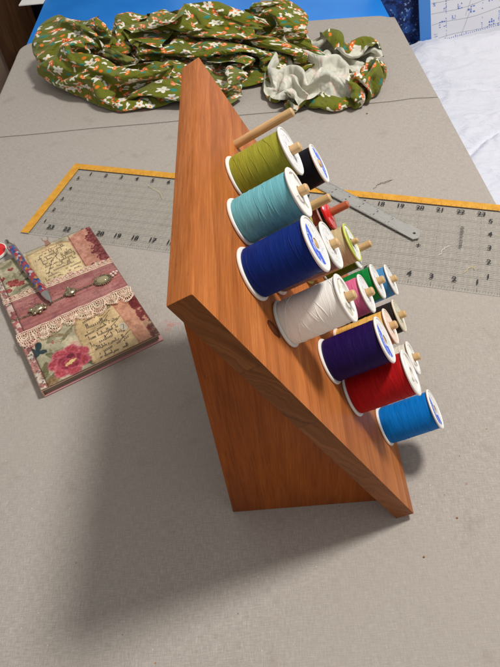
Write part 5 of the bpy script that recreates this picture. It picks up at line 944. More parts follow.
6,1,-1,1,0,-4,3,1,-7,6,0,-1,-9,2,0,-6,0,0,0,-1,1,0,0,0,0,1,0,1,0,0,0,3,6,0,-2,3,1,-1,-6,9,1,-4,-5,8,-6,6,0,-4,1,-2,4,-1,-1,2,-1,-5,6,-7,3,2,1,1,1,-1,0,-3,-9,8,0,2,0,-10,0,2,-3,6,-4,-1,1,4,3,-2,1,-2,0,-3,-1,-1,0,4,7,-2,-4,-3,-2,1,6,2,1,1,-7,3,3,-7,-2,2,-2,-1,3,3,2,0,1,1,-1,0,1,0,-8,-1,2,-1,-1,1,0,
5,-2,3,-2,-6,6,0,0,0,-8,0,0,7,-6,-1,0,-2,-1,-1,0,0,0,0,1,3,4,2,1,1,-1,-4,3,0,2,1,-2,-2,-1,6,1,-5,-5,9,-7,7,-6,6,-3,2,-1,-1,3,-2,1,0,1,-8,7,-10,0,0,3,1,6,1,-3,3,-8,4,-5,-4,1,0,2,5,-5,3,-1,-1,0,-2,2,1,5,0,1,-2,-1,-4,-3,0,1,-2,1,3,1,0,1,0,2,-1,-4,4,0,-5,-1,0,6,-6,1,4,0,0,2,1,-2,-1,-1,0,0,-2,0,1,-1,0,
-44,1,-1,1,-6,2,-5,-6,-3,-5,-2,5,5,-5,-4,-1,-1,0,3,4,4,5,2,-2,-1,-4,-2,-5,-4,-4,-4,-4,-4,-5,-5,-5,-4,-1,-5,-5,-5,-2,-3,-3,-4,-2,3,3,4,5,5,5,5,1,2,3,-3,-4,4,4,2,1,7,-2,5,4,3,3,2,4,3,1,3,3,3,4,4,4,5,5,5,5,7,-2,4,7,8,8,-4,-10,-5,-7,-4,-4,-4,-2,-2,-1,2,0,4,4,5,5,4,6,5,2,3,4,5,4,-2,-3,-4,-2,-5,-5,-4,-4,-4,-5,-5,-6,-4,
-3,1,5,-5,-1,0,1,1,-2,-1,8,-1,-6,10,3,-1,0,-1,-4,2,0,-7,-4,0,0,3,-2,1,0,0,-1,1,0,0,0,0,1,-1,1,-1,5,-1,-2,0,1,-1,2,2,0,0,0,0,-9,1,0,0,5,4,-6,1,5,3,-7,7,0,0,1,-1,1,-2,-1,0,1,-1,0,-1,0,0,-1,0,-2,1,-8,5,3,0,-1,-6,-1,10,-3,3,-2,0,4,0,0,-1,-1,1,-1,-1,0,-1,1,-1,0,2,0,1,-1,1,0,-2,2,-2,1,0,0,1,-1,-1,-1,2,0,
3,2,-5,-2,1,-5,4,-1,1,6,-10,-2,5,-5,-1,3,1,0,7,-1,-8,1,2,0,-1,-1,2,2,-1,1,1,-2,0,1,3,-1,0,-3,1,4,-5,2,1,-1,0,4,0,0,1,-1,-1,-6,6,-6,1,-1,-2,2,6,1,0,3,1,0,-1,-1,-5,3,2,2,-2,2,-4,1,0,0,0,-1,1,-1,2,-6,6,0,-2,0,2,-4,0,0,2,-2,5,0,-4,-2,-4,7,2,1,-1,-3,1,0,-1,0,1,1,1,-1,1,-2,0,1,-2,0,1,1,1,-1,0,0,1,-1,0,
5,-3,-4,4,2,-4,-5,4,-2,-3,7,-5,-4,0,4,-3,1,6,0,-5,0,-1,-1,4,-2,1,0,3,-1,-2,3,0,3,0,-2,0,-1,0,-1,-1,1,1,0,1,0,4,-1,0,0,-1,-7,2,2,2,-6,-1,4,2,3,1,0,0,4,-2,-1,0,2,-5,-2,0,4,1,1,-1,-1,0,0,-1,0,-3,-1,5,0,1,-1,0,-5,0,1,-2,2,5,-4,-1,-1,-1,0,-1,1,3,3,-1,-1,2,1,-2,0,0,1,0,0,-2,3,-1,0,1,0,1,-1,-1,-1,1,0,0,-1,
5,-4,4,-5,-2,6,-1,-3,1,-1,-6,0,-1,1,-1,6,4,-2,-5,-3,2,3,0,-4,3,-1,3,-3,7,0,-5,4,-2,0,-1,2,-2,2,-2,-2,1,1,2,-2,4,0,1,0,0,-4,5,-1,-10,1,3,3,2,2,-1,0,0,-1,1,2,-1,-2,1,2,-2,0,0,-2,2,0,1,0,0,-1,-5,4,1,0,-4,2,2,0,-10,0,1,0,0,0,1,0,0,1,2,0,1,1,1,2,-1,-2,0,3,-1,-2,0,0,0,5,-2,0,1,0,0,-1,0,-1,1,0,-1,0,1,
5,0,-6,1,3,-5,5,0,0,-3,-3,1,5,-2,3,-1,-5,-5,1,3,1,-3,0,1,-1,4,1,3,-2,-1,2,-4,-2,0,1,4,0,-2,5,-1,-2,-4,2,1,4,0,0,0,-1,3,-2,-6,1,0,5,2,-1,1,-1,-1,-1,0,0,1,0,1,1,-1,1,-3,1,0,1,0,0,-1,0,2,-1,-2,-2,-1,4,0,0,-5,4,-2,-2,-3,0,0,-1,1,2,-1,5,0,0,-1,0,4,-2,0,0,-1,-1,1,0,1,1,0,0,0,-1,2,-2,0,-1,1,1,0,0,0,0,
-5,4,0,3,-4,5,-6,5,-1,0,1,-3,2,2,-4,-3,0,0,-3,0,1,-1,1,2,2,-3,-1,0,4,3,-2,2,4,-2,-2,-3,3,0,-4,2,4,-1,-5,7,0,0,0,-3,-1,3,-5,4,0,2,-1,0,4,-2,2,-4,0,0,-1,0,0,2,-6,0,-1,4,0,2,0,2,0,0,-2,1,2,-1,0,0,0,-1,-3,-8,3,0,0,1,2,-3,0,0,0,4,3,0,-2,1,-2,-1,4,2,1,-1,1,0,-1,-1,-2,0,2,0,0,-1,0,0,-1,3,-1,-1,1,0,-4,
5,-7,0,1,3,-5,5,-4,0,1,2,0,-4,-2,-1,1,2,0,3,-4,-2,1,0,0,1,-1,1,-1,2,3,3,-2,-4,4,1,-2,-2,0,0,-1,-2,0,8,1,-1,0,-3,3,1,-2,3,-2,3,-1,2,-3,-2,2,-3,3,0,-1,2,-2,3,-4,4,-4,-2,-1,-3,0,0,1,3,2,2,0,2,-3,0,-4,0,0,-2,1,-3,0,4,-1,-2,2,2,-2,2,2,1,-1,2,-3,1,2,0,0,0,2,0,-1,1,1,-5,-3,3,-1,3,-3,2,-2,4,-2,1,0,0,-4,-1,
-2,-1,5,-4,-2,4,-2,-1,2,0,-2,0,-3,1,3,0,-3,4,-4,5,-1,1,-1,-5,0,5,-5,2,0,2,3,-1,2,0,-1,-1,1,-2,2,-1,1,1,0,2,-1,1,0,-4,-1,2,-2,5,2,1,-4,4,-5,-1,2,1,-1,2,-2,3,-1,1,1,0,-2,-3,0,-1,-3,0,0,1,2,1,2,1,-1,2,-9,-3,0,5,-2,2,-4,1,-1,-1,6,0,1,2,0,0,0,1,-1,0,0,1,1,0,1,2,-3,1,2,-1,-8,6,-3,3,-3,0,-4,-1,-1,6,-3,-1,1,
-3,1,-4,3,1,-2,2,-1,0,1,0,0,-1,-1,-2,0,3,-3,5,-4,4,1,0,-1,1,-5,1,2,-4,1,5,1,0,-1,0,0,-1,1,-1,1,-1,4,2,0,-1,-1,0,0,-1,-3,6,1,-2,2,-3,-2,3,-1,1,1,-1,-1,1,-1,2,2,-1,0,1,-1,-2,-1,2,-2,-1,0,0,1,-1,3,-1,0,0,-7,2,-5,1,-1,2,0,0,0,2,6,-2,1,0,2,-1,0,1,-1,0,0,1,1,-2,-2,3,-1,2,-4,2,1,0,-4,0,0,0,2,-2,-7,3,2,3,
-7,4,1,-2,2,-1,0,2,-1,0,0,2,-1,-3,0,0,-2,2,-1,5,-6,0,4,0,-1,-2,1,-1,4,2,0,0,0,-1,0,1,-1,0,-1,0,1,4,1,0,0,-3,3,2,-1,0,0,-1,1,0,-1,0,-2,2,0,-2,2,-1,1,-1,-2,2,-4,7,-1,0,0,-3,0,0,-2,0,-2,0,-3,2,0,2,4,0,-10,4,-2,2,-2,0,1,0,0,0,5,1,0,-1,2,1,0,0,-1,1,0,-5,2,3,-1,0,-1,3,0,-3,-2,1,0,0,0,-1,0,-2,-3,1,3,
-4,1,1,1,-1,3,-4,0,0,2,0,1,0,1,5,-1,1,-3,-2,-2,4,1,-9,7,-7,1,2,1,0,0,0,2,-1,-1,1,0,0,1,-1,0,6,1,-1,-4,1,1,-1,0,3,-1,-3,3,1,-6,6,0,0,0,0,-1,0,2,-2,1,0,-2,0,-5,8,-1,0,0,-3,2,-2,-1,-1,-2,1,-3,2,-2,4,-1,0,-2,0,-3,2,-1,0,3,-2,6,0,-1,0,1,-2,1,0,2,0,0,-8,3,-2,-1,2,1,3,1,0,-4,0,-1,3,0,2,-5,0,1,0,0,1,
1,-4,-1,2,4,-4,1,-1,1,-2,2,1,0,1,1,4,-1,2,-1,0,0,-3,1,-8,3,-2,1,2,1,0,-1,0,1,-1,0,-1,0,0,0,9,-1,-1,-1,1,0,0,-1,1,-4,-1,0,-6,1,6,1,1,4,-2,-2,3,-2,-1,1,-1,-1,0,4,-1,-4,4,-2,2,1,-7,2,2,1,0,1,1,-1,1,-7,0,1,-3,-1,2,-3,1,1,5,1,-2,1,0,0,0,1,-2,0,-1,1,-8,2,1,2,1,0,0,-2,0,1,2,1,1,-4,2,-3,1,-2,1,1,0,1,
-4,1,7,-1,-5,3,-1,0,-1,1,0,-1,1,1,0,1,4,0,0,-2,-2,-4,-1,-1,-2,4,2,-1,0,1,0,1,-3,2,-1,0,1,0,4,0,1,0,0,0,0,0,0,-9,1,-2,-1,1,3,3,1,2,1,2,1,-3,2,0,0,-1,1,-4,1,3,0,-3,3,-1,0,1,-4,-1,2,1,0,-3,4,-5,-2,0,2,1,1,-4,1,-1,2,-3,2,1,2,0,0,0,0,2,0,-1,-4,4,-3,0,-2,0,0,-1,0,-4,1,1,0,2,2,-2,-1,1,1,-1,0,1,1,
-1,-2,-1,2,3,-1,1,-1,0,0,3,-2,0,1,0,1,0,0,-4,-3,3,-1,-2,0,1,2,0,1,0,0,-2,0,1,0,0,0,0,1,6,0,1,-1,0,0,-2,-1,-9,2,-1,-1,0,5,3,-1,3,1,0,0,0,2,-1,0,0,1,-3,4,-2,-1,1,0,1,-2,-3,4,1,-3,-3,2,-3,6,-5,-1,0,-1,-2,0,0,1,3,3,-3,2,-2,0,0,1,0,0,0,0,-2,1,4,-5,-1,0,2,-2,0,-1,-3,-1,-1,3,0,-1,1,1,2,-1,0,0,0,1,1,
2,5,-1,-5,-3,3,-1,0,2,-2,-3,5,-1,2,-2,0,1,0,1,0,-7,1,0,-2,2,3,4,-1,-2,-2,-1,0,1,-2,1,1,0,6,0,1,-1,1,-2,-1,-2,-8,1,3,-4,1,6,3,-1,5,1,-5,-1,-2,0,-1,1,0,0,0,4,1,1,0,-1,1,-1,3,-1,0,1,0,0,-5,5,-5,-5,-2,3,0,-1,0,0,0,-4,6,6,-3,1,-1,-1,0,0,1,-1,-2,3,-2,-6,6,5,-5,-2,0,-4,-3,0,2,4,-3,1,0,-1,0,2,1,1,1,-1,1,1,
7,0,-5,0,0,-4,1,1,1,3,1,-5,4,-2,1,0,-1,-1,-1,-2,1,-2,-1,3,8,0,-6,-6,0,1,-1,0,1,1,1,2,2,1,2,-1,1,-3,0,-5,-3,0,1,-1,0,6,2,2,3,0,-3,-1,0,1,0,0,-1,1,1,0,0,-1,1,2,1,-1,0,1,1,-1,1,-2,0,1,-5,-6,0,3,-3,1,0,-2,0,0,2,-2,4,4,-1,-1,0,1,0,-1,1,1,-6,1,5,-1,1,5,0,-1,1,-3,-3,-3,-6,0,3,0,1,-1,0,1,0,2,2,-2,0,
-6,7,0,0,0,0,4,-2,1,-3,0,4,-5,4,0,-2,-2,-3,-1,2,-2,-1,1,9,0,-6,-3,7,-2,-8,-1,1,0,2,4,-1,3,2,-2,-1,-3,-1,-3,2,-1,-1,2,-2,9,2,1,-2,1,0,-3,2,0,0,-1,1,0,0,0,2,-1,1,1,1,0,1,0,-1,3,-4,-2,5,-1,-5,-6,0,3,-1,-1,-1,-1,1,0,-1,3,2,0,0,-1,3,0,-1,1,0,-3,0,3,0,1,1,0,-1,-2,-1,-7,1,-1,1,2,-1,0,1,1,1,-1,1,1,-1,1,4,-3,
1,-2,2,1,-1,0,1,0,2,1,-2,2,-1,-5,-2,-1,0,-1,1,-2,1,2,7,2,-1,1,0,-7,-7,0,-2,0,1,2,-2,6,-3,-2,1,0,0,-1,-1,0,0,4,-2,9,1,0,1,2,-1,-2,-2,2,-1,0,1,-1,1,-1,1,-1,1,1,1,-1,0,3,0,0,1,1,1,-5,-5,-2,2,3,-5,-3,1,2,0,0,-1,1,3,1,-1,0,3,-2,0,0,-1,1,2,0,1,-6,-1,1,1,-5,-2,1,0,0,2,-1,1,0,-1,2,-1,1,0,4,0,2,0,3,-4,
0,0,1,0,0,0,1,0,0,3,-2,1,0,-4,1,0,-6,-1,-1,4,0,3,6,-1,-5,-2,-3,-4,1,-2,0,0,0,0,4,-1,5,-2,-5,0,0,1,-1,0,0,2,10,0,0,0,0,0,-1,-4,4,0,0,0,0,0,-1,0,0,1,1,-1,-2,3,1,0,2,-1,1,1,-6,-6,2,7,-2,-4,-1,0,3,-2,0,-1,3,-1,2,1,0,1,0,0,0,0,-3,-2,0,1,-4,7,0,-7,0,5,-4,-3,3,-2,0,5,-3,0,-1,-1,1,0,0,8,0,-1,2,-3,2,
0,-1,1,0,0,0,1,0,0,5,0,-2,1,1,-9,-5,1,7,1,-2,1,6,-2,-4,-6,-1,-2,0,0,1,0,-2,1,5,-5,1,3,-1,-3,0,-1,1,0,0,8,7,-1,-2,-4,1,-1,0,-1,3,1,-1,-1,0,0,1,1,-2,0,0,-1,0,2,-4,-1,-1,0,2,-1,1,5,4,0,-6,0,-1,1,-2,-2,-1,3,2,-3,5,1,0,0,-1,-1,1,-1,1,3,-1,-1,-5,5,-4,2,3,-9,0,6,-4,0,-2,0,1,-1,1,3,-2,-2,0,6,-2,4,-1,2,1,1,
-1,-1,3,0,1,2,-3,0,0,0,2,-6,-1,3,-1,-2,3,-6,8,0,3,-6,1,-2,0,0,3,1,1,0,1,1,0,-3,-1,-3,-1,-2,5,-5,-1,-1,7,5,2,-2,0,-3,4,-3,0,0,-1,0,0,0,0,0,-2,-2,-1,3,-3,0,1,0,-1,1,0,-1,-2,0,0,-1,0,1,2,0,2,1,-2,0,-2,4,-4,3,0,5,0,0,0,1,-2,0,0,0,-1,1,0,1,0,-2,-1,-4,7,-9,1,2,-2,2,-2,-1,3,2,-3,0,0,2,2,-1,-2,8,-1,1,0,
-1,4,-5,0,6,2,-5,1,-6,0,3,4,-1,-4,3,-1,-6,5,-2,8,-3,-1,-3,-4,6,6,0,0,0,-1,1,1,-1,-3,0,-4,-3,4,0,4,2,0,-1,0,-2,1,-4,4,1,2,-5,-1,0,-1,-1,-1,-1,-2,1,1,1,0,1,-5,-1,1,1,0,0,0,0,0,-1,0,1,1,-1,4,0,-1,-1,3,-2,-1,2,-4,6,2,0,0,1,-4,3,-1,2,-6,1,0,0,3,0,-1,-1,1,-6,7,-8,1,0,1,2,-4,0,3,-2,0,3,5,-6,-2,10,-1,-1,0,4,
-3,1,-2,1,-2,2,3,0,0,-6,1,2,1,-1,-2,2,6,1,2,-7,1,3,-7,6,4,-5,3,0,-2,4,-2,-2,-4,-1,2,6,1,-1,0,1,0,-1,1,-2,1,-1,2,1,-1,-7,4,-5,1,-1,-2,-1,0,1,0,1,0,-1,-1,4,-3,-2,0,1,0,-1,1,-1,0,1,-1,0,3,0,-1,1,1,-3,3,-1,0,3,4,-1,1,-1,1,-2,0,0,-1,-1,-1,0,2,1,-2,4,-9,2,4,-5,2,-3,1,-1,-1,1,1,2,-1,4,-2,2,2,2,-4,3,0,3,-1,
0,-2,7,0,-3,-5,1,5,1,-1,-4,-4,1,4,5,2,-2,1,-6,2,0,-2,0,3,-5,7,-3,2,0,0,-2,-3,3,1,4,0,-1,0,0,-1,1,-1,-1,1,0,1,0,0,-9,7,0,-5,-3,-1,1,1,1,1,0,-3,-1,0,-1,-1,3,1,-4,1,2,0,-1,-1,0,0,1,2,0,-3,2,0,0,0,2,-2,4,3,0,1,0,0,-5,6,-5,2,0,3,-5,0,0,-1,-1,-4,3,-1,-2,2,-1,1,-1,0,0,0,2,1,4,-4,2,-1,5,1,0,-1,1,1,0,
0,2,3,0,0,1,-1,1,0,0,0,0,0,2,-1,-1,0,-5,-4,2,2,0,0,-2,2,-2,6,-3,3,-5,-1,4,3,1,-2,2,0,-1,0,-1,-2,3,0,1,0,-2,1,-7,7,-3,-1,0,-1,-1,0,1,0,-3,1,-4,1,-2,-1,0,0,0,1,2,-2,-1,0,3,0,0,1,-1,-2,0,0,0,3,-1,-1,3,7,-2,1,-1,0,-4,3,0,-1,-1,-2,4,1,-1,-3,-4,0,-1,1,0,0,1,0,0,1,-1,-1,2,2,0,3,-1,3,0,0,-2,3,-5,6,0,0,
1,-1,2,3,1,-1,0,-5,3,2,-1,1,0,-5,-2,0,5,-2,-1,-2,4,-1,1,3,-1,1,-6,4,-5,1,6,2,-2,0,1,0,1,-2,1,1,-1,1,0,-1,-5,-1,0,6,0,0,-3,2,1,-1,-3,-1,-4,2,0,-2,-3,-1,1,-1,-1,0,3,-2,-1,4,1,-2,0,-1,-1,0,0,1,0,1,-1,2,-2,10,-1,0,1,0,-1,-2,0,0,1,-1,2,-1,3,0,1,-1,-6,-2,2,1,-4,0,0,0,-1,1,1,0,2,1,1,0,2,1,1,1,-6,6,0,0,0,
3,-2,0,4,-2,-1,-3,5,0,-2,2,-1,1,1,0,-1,-3,-4,2,5,-1,-1,0,0,3,-2,-2,-3,4,4,1,-1,-1,2,-1,-1,-5,5,0,-2,2,0,1,-5,3,3,-2,0,0,0,-4,4,0,0,-1,-6,5,-2,0,-1,-6,0,2,-3,0,1,-1,-1,2,-1,0,1,0,1,-1,0,0,-1,0,1,1,-1,3,-1,4,4,-1,0,0,-2,0,-1,2,-2,1,1,-2,2,0,-5,0,0,-2,-1,6,-5,0,1,-1,1,0,3,0,-1,-2,10,-6,1,1,1,4,-1,0,-3,2,
5,-5,0,2,-1,-1,4,-1,-3,6,-1,-1,0,0,1,0,-6,0,4,-1,0,0,1,-3,0,3,1,0,1,2,-2,-2,2,-1,1,-7,6,1,0,0,1,-3,-3,5,1,0,1,-2,0,-1,-1,1,-1,2,0,0,-4,3,-5,4,0,-6,-1,-2,1,-3,0,1,0,0,1,0,0,0,0,0,-1,0,2,2,-3,4,8,-2,-5,5,0,1,-8,7,-3,-1,1,2,-5,-1,4,-3,-4,8,1,-2,-2,1,-5,3,-1,-2,1,-1,4,2,-3,1,6,-9,5,-2,-2,0,2,3,3,0,0,
5,-2,-5,1,1,5,1,-2,1,-6,6,0,-1,0,-2,-2,-1,3,1,0,0,0,-1,3,0,-5,2,0,4,-1,0,0,1,0,-5,4,-2,-1,-1,3,1,1,1,-1,0,-2,2,0,-2,-4,4,-2,3,-6,0,7,-8,-3,-1,0,3,1,-4,1,0,-1,0,-1,0,1,0,0,0,0,0,0,0,0,-1,1,10,2,0,-1,-1,-3,3,-1,-2,-4,4,0,2,1,-5,-2,-1,0,-1,-1,6,5,-3,-5,-1,-1,4,-2,-1,2,4,1,1,-2,-1,7,-1,0,-4,0,0,0,-2,5,-1,
5,0,-4,-2,6,1,-1,0,0,0,-2,2,-1,-1,0,-2,0,0,1,0,1,1,-1,0,-4,0,2,6,-1,-2,-2,3,1,-2,-1,1,1,0,-1,0,-3,3,1,1,-1,1,-4,-1,0,3,0,1,-3,4,0,-11,6,-6,-1,0,0,1,-1,4,-2,1,-1,-2,1,-1,-1,1,0,0,0,2,-2,-1,6,-5,0,10,0,2,0,-3,-2,0,1,3,-5,2,-1,1,2,-9,-1,1,5,-5,0,4,5,-1,0,0,-4,-1,-2,6,1,0,1,2,1,0,1,-8,5,0,0,-1,0,0,2,
5,1,-1,0,0,1,0,-1,-1,1,-4,2,0,0,-1,0,1,0,1,0,-3,0,4,-4,4,-1,3,-1,-3,-1,3,1,-1,-3,2,1,1,-1,0,-4,3,0,0,1,1,-1,1,0,0,0,-1,-1,0,-1,-5,5,-6,2,-2,-2,-1,0,3,-2,-1,0,1,-1,0,-1,0,0,0,0,3,-3,0,8,-8,5,6,-7,2,3,-2,4,0,-4,6,-1,-2,-2,1,0,-1,1,-1,-6,0,3,-3,1,1,5,-1,-5,1,1,3,1,1,-1,2,0,-4,-4,0,8,1,0,-2,0,1,0,-3,
1,4,0,-4,3,1,0,0,0,-1,0,-4,0,2,0,1,-2,3,0,0,-2,3,0,-1,-1,4,-1,-2,-1,1,1,0,-2,0,2,1,-1,0,1,0,-2,-7,0,-2,0,0,1,1,0,3,5,-5,-4,-1,5,-3,0,-3,0,0,0,0,0,0,1,0,-1,1,-1,1,-1,-1,1,4,-5,3,2,-3,0,8,-2,-2,0,1,3,2,0,1,-1,0,-3,1,0,-2,0,1,-6,1,-3,0,3,-4,2,1,3,0,-2,0,5,1,-2,2,0,-5,0,4,3,1,-7,2,2,1,0,-1,-1,
4,0,1,-1,-1,1,-4,3,0,0,0,1,0,-4,-1,-2,7,0,0,-4,4,-1,1,2,1,0,-3,-2,1,3,0,-1,-1,-1,3,-3,2,1,-2,1,0,-2,1,2,-1,0,0,0,0,-1,-1,2,0,-8,-1,-3,3,0,3,1,-2,3,-2,-2,-2,-1,0,1,-1,-1,2,-1,4,-3,2,-2,2,-3,7,-2,-2,3,0,-1,6,0,-1,2,0,-2,0,-5,0,-2,-2,1,0,0,-2,-1,-1,1,1,2,1,0,-1,4,4,-2,1,1,-1,4,-2,1,-6,1,2,-2,1,1,-1,0,0,
5,0,0,-1,0,-1,1,-5,-1,-1,-1,-2,0,2,2,6,0,0,-3,3,-2,1,2,2,0,-2,-2,0,3,0,-1,0,-2,1,-1,2,0,0,1,0,-6,4,-1,-2,-2,0,0,0,4,-1,-4,2,-2,-1,-4,1,-1,2,-2,0,4,-1,-1,-1,2,0,0,-1,1,1,-1,2,-4,0,1,0,-1,1,1,0,2,4,-2,2,2,-5,1,2,4,-1,0,-7,-3,1,-1,-1,1,-1,0,0,2,-2,-2,1,4,2,0,5,-1,1,1,-7,0,1,6,-4,0,0,1,1,0,-5,-1,3,3,
6,-2,1,-1,0,-1,0,0,0,0,0,0,0,0,0,2,0,-1,-1,-2,2,2,2,0,-1,-4,1,3,-1,0,1,-3,0,2,1,0,-4,1,-4,1,4,1,-3,-2,4,0,-1,2,-3,-3,3,-5,-3,4,-3,-2,0,0,0,1,0,1,-1,1,-1,0,0,0,1,0,-2,0,0,-1,0,1,0,5,1,1,-1,1,3,1,-2,1,1,-1,1,-1,-3,3,1,-9,0,-2,0,-1,0,5,-4,5,0,0,0,-1,8,1,0,-1,-9,4,0,-1,-2,2,1,0,3,-1,-3,0,-1,1,3,
6,0,-1,-1,-1,0,-1,1,0,0,0,1,0,0,-1,3,-6,5,-1,0,1,2,0,-1,-3,1,1,0,0,1,-1,-2,1,1,1,1,-1,-4,3,1,0,0,-1,1,-3,-1,2,-2,-2,2,-6,-3,3,-3,0,1,-1,0,2,1,0,-1,2,2,0,1,1,2,-4,-5,1,-1,-1,2,2,2,3,-1,1,0,1,0,0,-2,-2,5,0,0,-1,-3,-1,5,-8,-1,0,1,-3,1,3,-2,3,-1,2,0,-1,8,1,-5,0,-3,7,-6,-3,-1,0,2,5,0,-3,-1,-4,1,4,-2,3,
6,-2,0,1,-4,1,1,-1,0,1,-1,1,0,0,1,-5,6,-4,3,1,0,1,0,-1,-2,2,1,0,0,-3,1,0,1,2,-4,0,-1,2,2,-4,1,0,2,1,0,0,-9,-3,2,-3,0,5,-4,1,-1,0,3,2,1,1,1,0,1,0,0,0,-1,1,-3,4,1,0,2,0,1,-1,0,-3,-1,0,-1,1,2,1,-1,-3,-2,2,-4,1,0,0,-3,0,-1,-1,7,0,4,1,-4,1,1,0,3,-4,0,2,-3,0,-4,5,1,0,-2,1,0,-2,-1,-5,3,1,1,1,-2,
6,-1,0,0,1,-3,-1,0,-1,0,3,0,-1,1,1,0,-1,0,1,1,0,0,-1,-1,1,1,0,0,0,-1,-1,0,2,0,0,-2,1,-1,-4,5,0,2,0,-2,1,-2,0,-6,-4,2,5,-6,0,0,1,5,2,2,1,0,-1,1,0,-1,0,0,1,-4,4,-1,0,1,-2,-1,-2,0,1,3,-1,-4,3,1,-1,1,0,1,0,-5,-3,-2,9,-9,0,0,1,2,0,6,0,-4,5,0,-1,1,-5,5,1,0,1,1,-2,-6,0,0,3,-4,1,-6,0,5,2,-1,-1,2,-4,
2,3,0,0,-1,-2,-1,1,2,2,-1,-2,2,0,0,0,0,0,1,0,-1,-1,1,-1,2,-5,-1,0,0,7,-6,4,1,0,0,0,0,-2,2,-4,-6,0,3,5,2,-2,-1,3,-5,2,-8,0,0,1,6,2,2,0,0,-1,0,0,0,1,0,0,-2,1,0,2,-1,-2,1,1,-1,-1,0,1,-7,6,1,0,0,-3,2,-2,-3,-5,2,3,-3,2,-1,1,3,4,0,-2,-2,5,0,-1,1,-6,7,1,1,1,-2,-4,4,1,-6,-1,-3,0,-2,8,-5,-2,0,2,1,-2,-4,
5,-1,1,-1,0,-3,2,2,0,-2,0,1,0,2,0,0,-1,1,-1,1,0,0,-1,0,-5,3,4,0,-4,-1,1,2,1,0,1,-2,1,0,-5,-3,5,1,1,-1,-2,-1,0,1,1,-8,1,0,1,7,2,0,-1,0,0,0,1,0,0,0,-1,0,0,1,0,-1,1,-1,1,-3,2,1,-1,0,1,0,0,-1,-2,0,-3,-2,-4,0,-1,1,0,3,2,5,3,-2,1,1,0,0,-2,3,-1,0,-7,0,2,-4,3,5,0,2,0,-2,-3,1,-1,-4,7,-5,0,1,-1,-8,0,
3,1,0,1,-2,0,1,1,-1,1,0,0,-1,0,2,-1,0,0,1,0,0,-4,-3,-1,4,2,0,0,0,-6,8,0,0,1,-1,-2,-3,-4,6,0,2,0,-5,-2,3,0,1,-3,-1,1,-1,2,5,1,0,0,0,0,-1,1,0,0,0,-1,0,1,0,-1,1,0,-3,3,-1,0,0,3,0,-2,1,0,-1,-1,-1,-3,-6,-2,0,1,4,-3,-1,7,-1,-1,4,4,-7,1,1,2,4,1,-4,0,-2,-2,-4,8,1,-3,2,3,1,-2,1,-2,-5,2,-2,4,-4,0,-6,-1,7,
5,-1,0,0,-1,1,0,-4,5,0,-1,0,1,1,-3,2,0,1,0,0,0,1,-1,1,0,-2,-5,0,4,1,0,0,0,-4,-5,3,-2,1,-1,8,-1,-1,3,-1,-9,-1,0,5,1,1,1,0,3,0,0,1,-1,0,0,0,0,0,0,-1,0,-1,2,0,-1,0,2,-4,2,5,-4,-8,2,2,6,-1,-2,-3,-3,-5,0,2,-3,3,-2,10,0,-7,8,-2,-4,-1,8,2,1,0,0,-9,3,-1,3,0,-2,-2,0,4,-1,-1,5,-1,1,-1,-5,-2,-3,1,5,-3,-4,3,0,
6,0,-2,0,-2,2,-1,2,-5,-1,6,-1,0,-3,2,3,0,0,1,-2,1,0,1,-1,0,0,0,0,1,-1,0,-1,-3,-2,0,-5,1,5,4,0,1,0,-5,-6,0,0,0,1,0,2,2,6,-1,0,1,0,1,-1,1,-1,0,0,-3,1,2,0,-1,1,1,-2,2,0,-5,-10,3,8,1,0,2,-3,-3,-2,-4,1,3,-2,8,2,0,-4,3,0,-3,4,-1,1,1,0,1,-3,-4,1,1,0,3,-1,-5,0,0,0,1,1,0,6,-2,-2,1,-6,1,3,-1,-5,3,3,-2,
6,-1,0,-4,2,1,1,0,0,0,-2,-1,-2,5,2,-3,2,1,-1,1,0,0,-1,1,0,0,0,0,-2,2,-6,-6,0,5,0,3,-2,3,-2,0,2,-7,-2,1,0,0,8,-7,5,1,3,0,0,-1,-2,-1,0,1,0,-1,0,0,2,2,0,0,0,0,0,0,-9,-1,-4,7,4,1,-1,0,-3,-3,-3,0,1,1,0,-3,0,-1,2,1,2,4,5,-3,3,1,-2,1,-6,-1,0,3,-2,6,-1,-1,0,-5,0,-1,1,-2,1,0,3,3,0,2,1,-6,-5,4,4,-4,-2,
5,0,-4,3,0,-4,1,3,-1,2,-6,1,1,-1,4,-2,3,1,-1,1,0,0,1,-1,0,0,0,1,-1,-2,-3,3,-3,-3,2,1,3,-1,3,-2,-7,2,2,1,1,5,-6,4,0,0,-1,0,1,0,1,-1,0,-2,0,2,0,-2,2,0,0,1,0,0,-6,-6,2,-3,5,3,0,-1,-1,-3,-3,1,1,-3,0,0,-1,2,0,0,0,-1,0,1,1,7,2,1,-1,-4,3,2,1,1,-5,1,0,1,2,-4,-6,1,-2,2,-1,-1,2,5,4,-2,2,-4,3,1,-4,3,-4,
5,-6,3,-2,-1,6,2,-4,0,-4,1,-1,4,0,0,3,0,0,0,0,0,0,0,0,0,0,0,-4,-3,-2,7,0,0,0,2,0,1,-4,-2,3,2,0,0,0,-1,1,-2,2,-2,1,0,1,-5,4,2,1,-1,-2,-1,0,-1,4,0,0,-1,0,-2,-8,0,0,-1,5,3,1,-1,-1,-10,0,1,2,0,-3,-1,1,0,2,0,1,1,-3,2,2,-1,1,-3,2,6,2,2,0,0,-2,-2,-7,1,-1,8,3,-5,-5,2,1,0,-3,1,0,7,2,-4,3,-2,3,1,-3,-1,
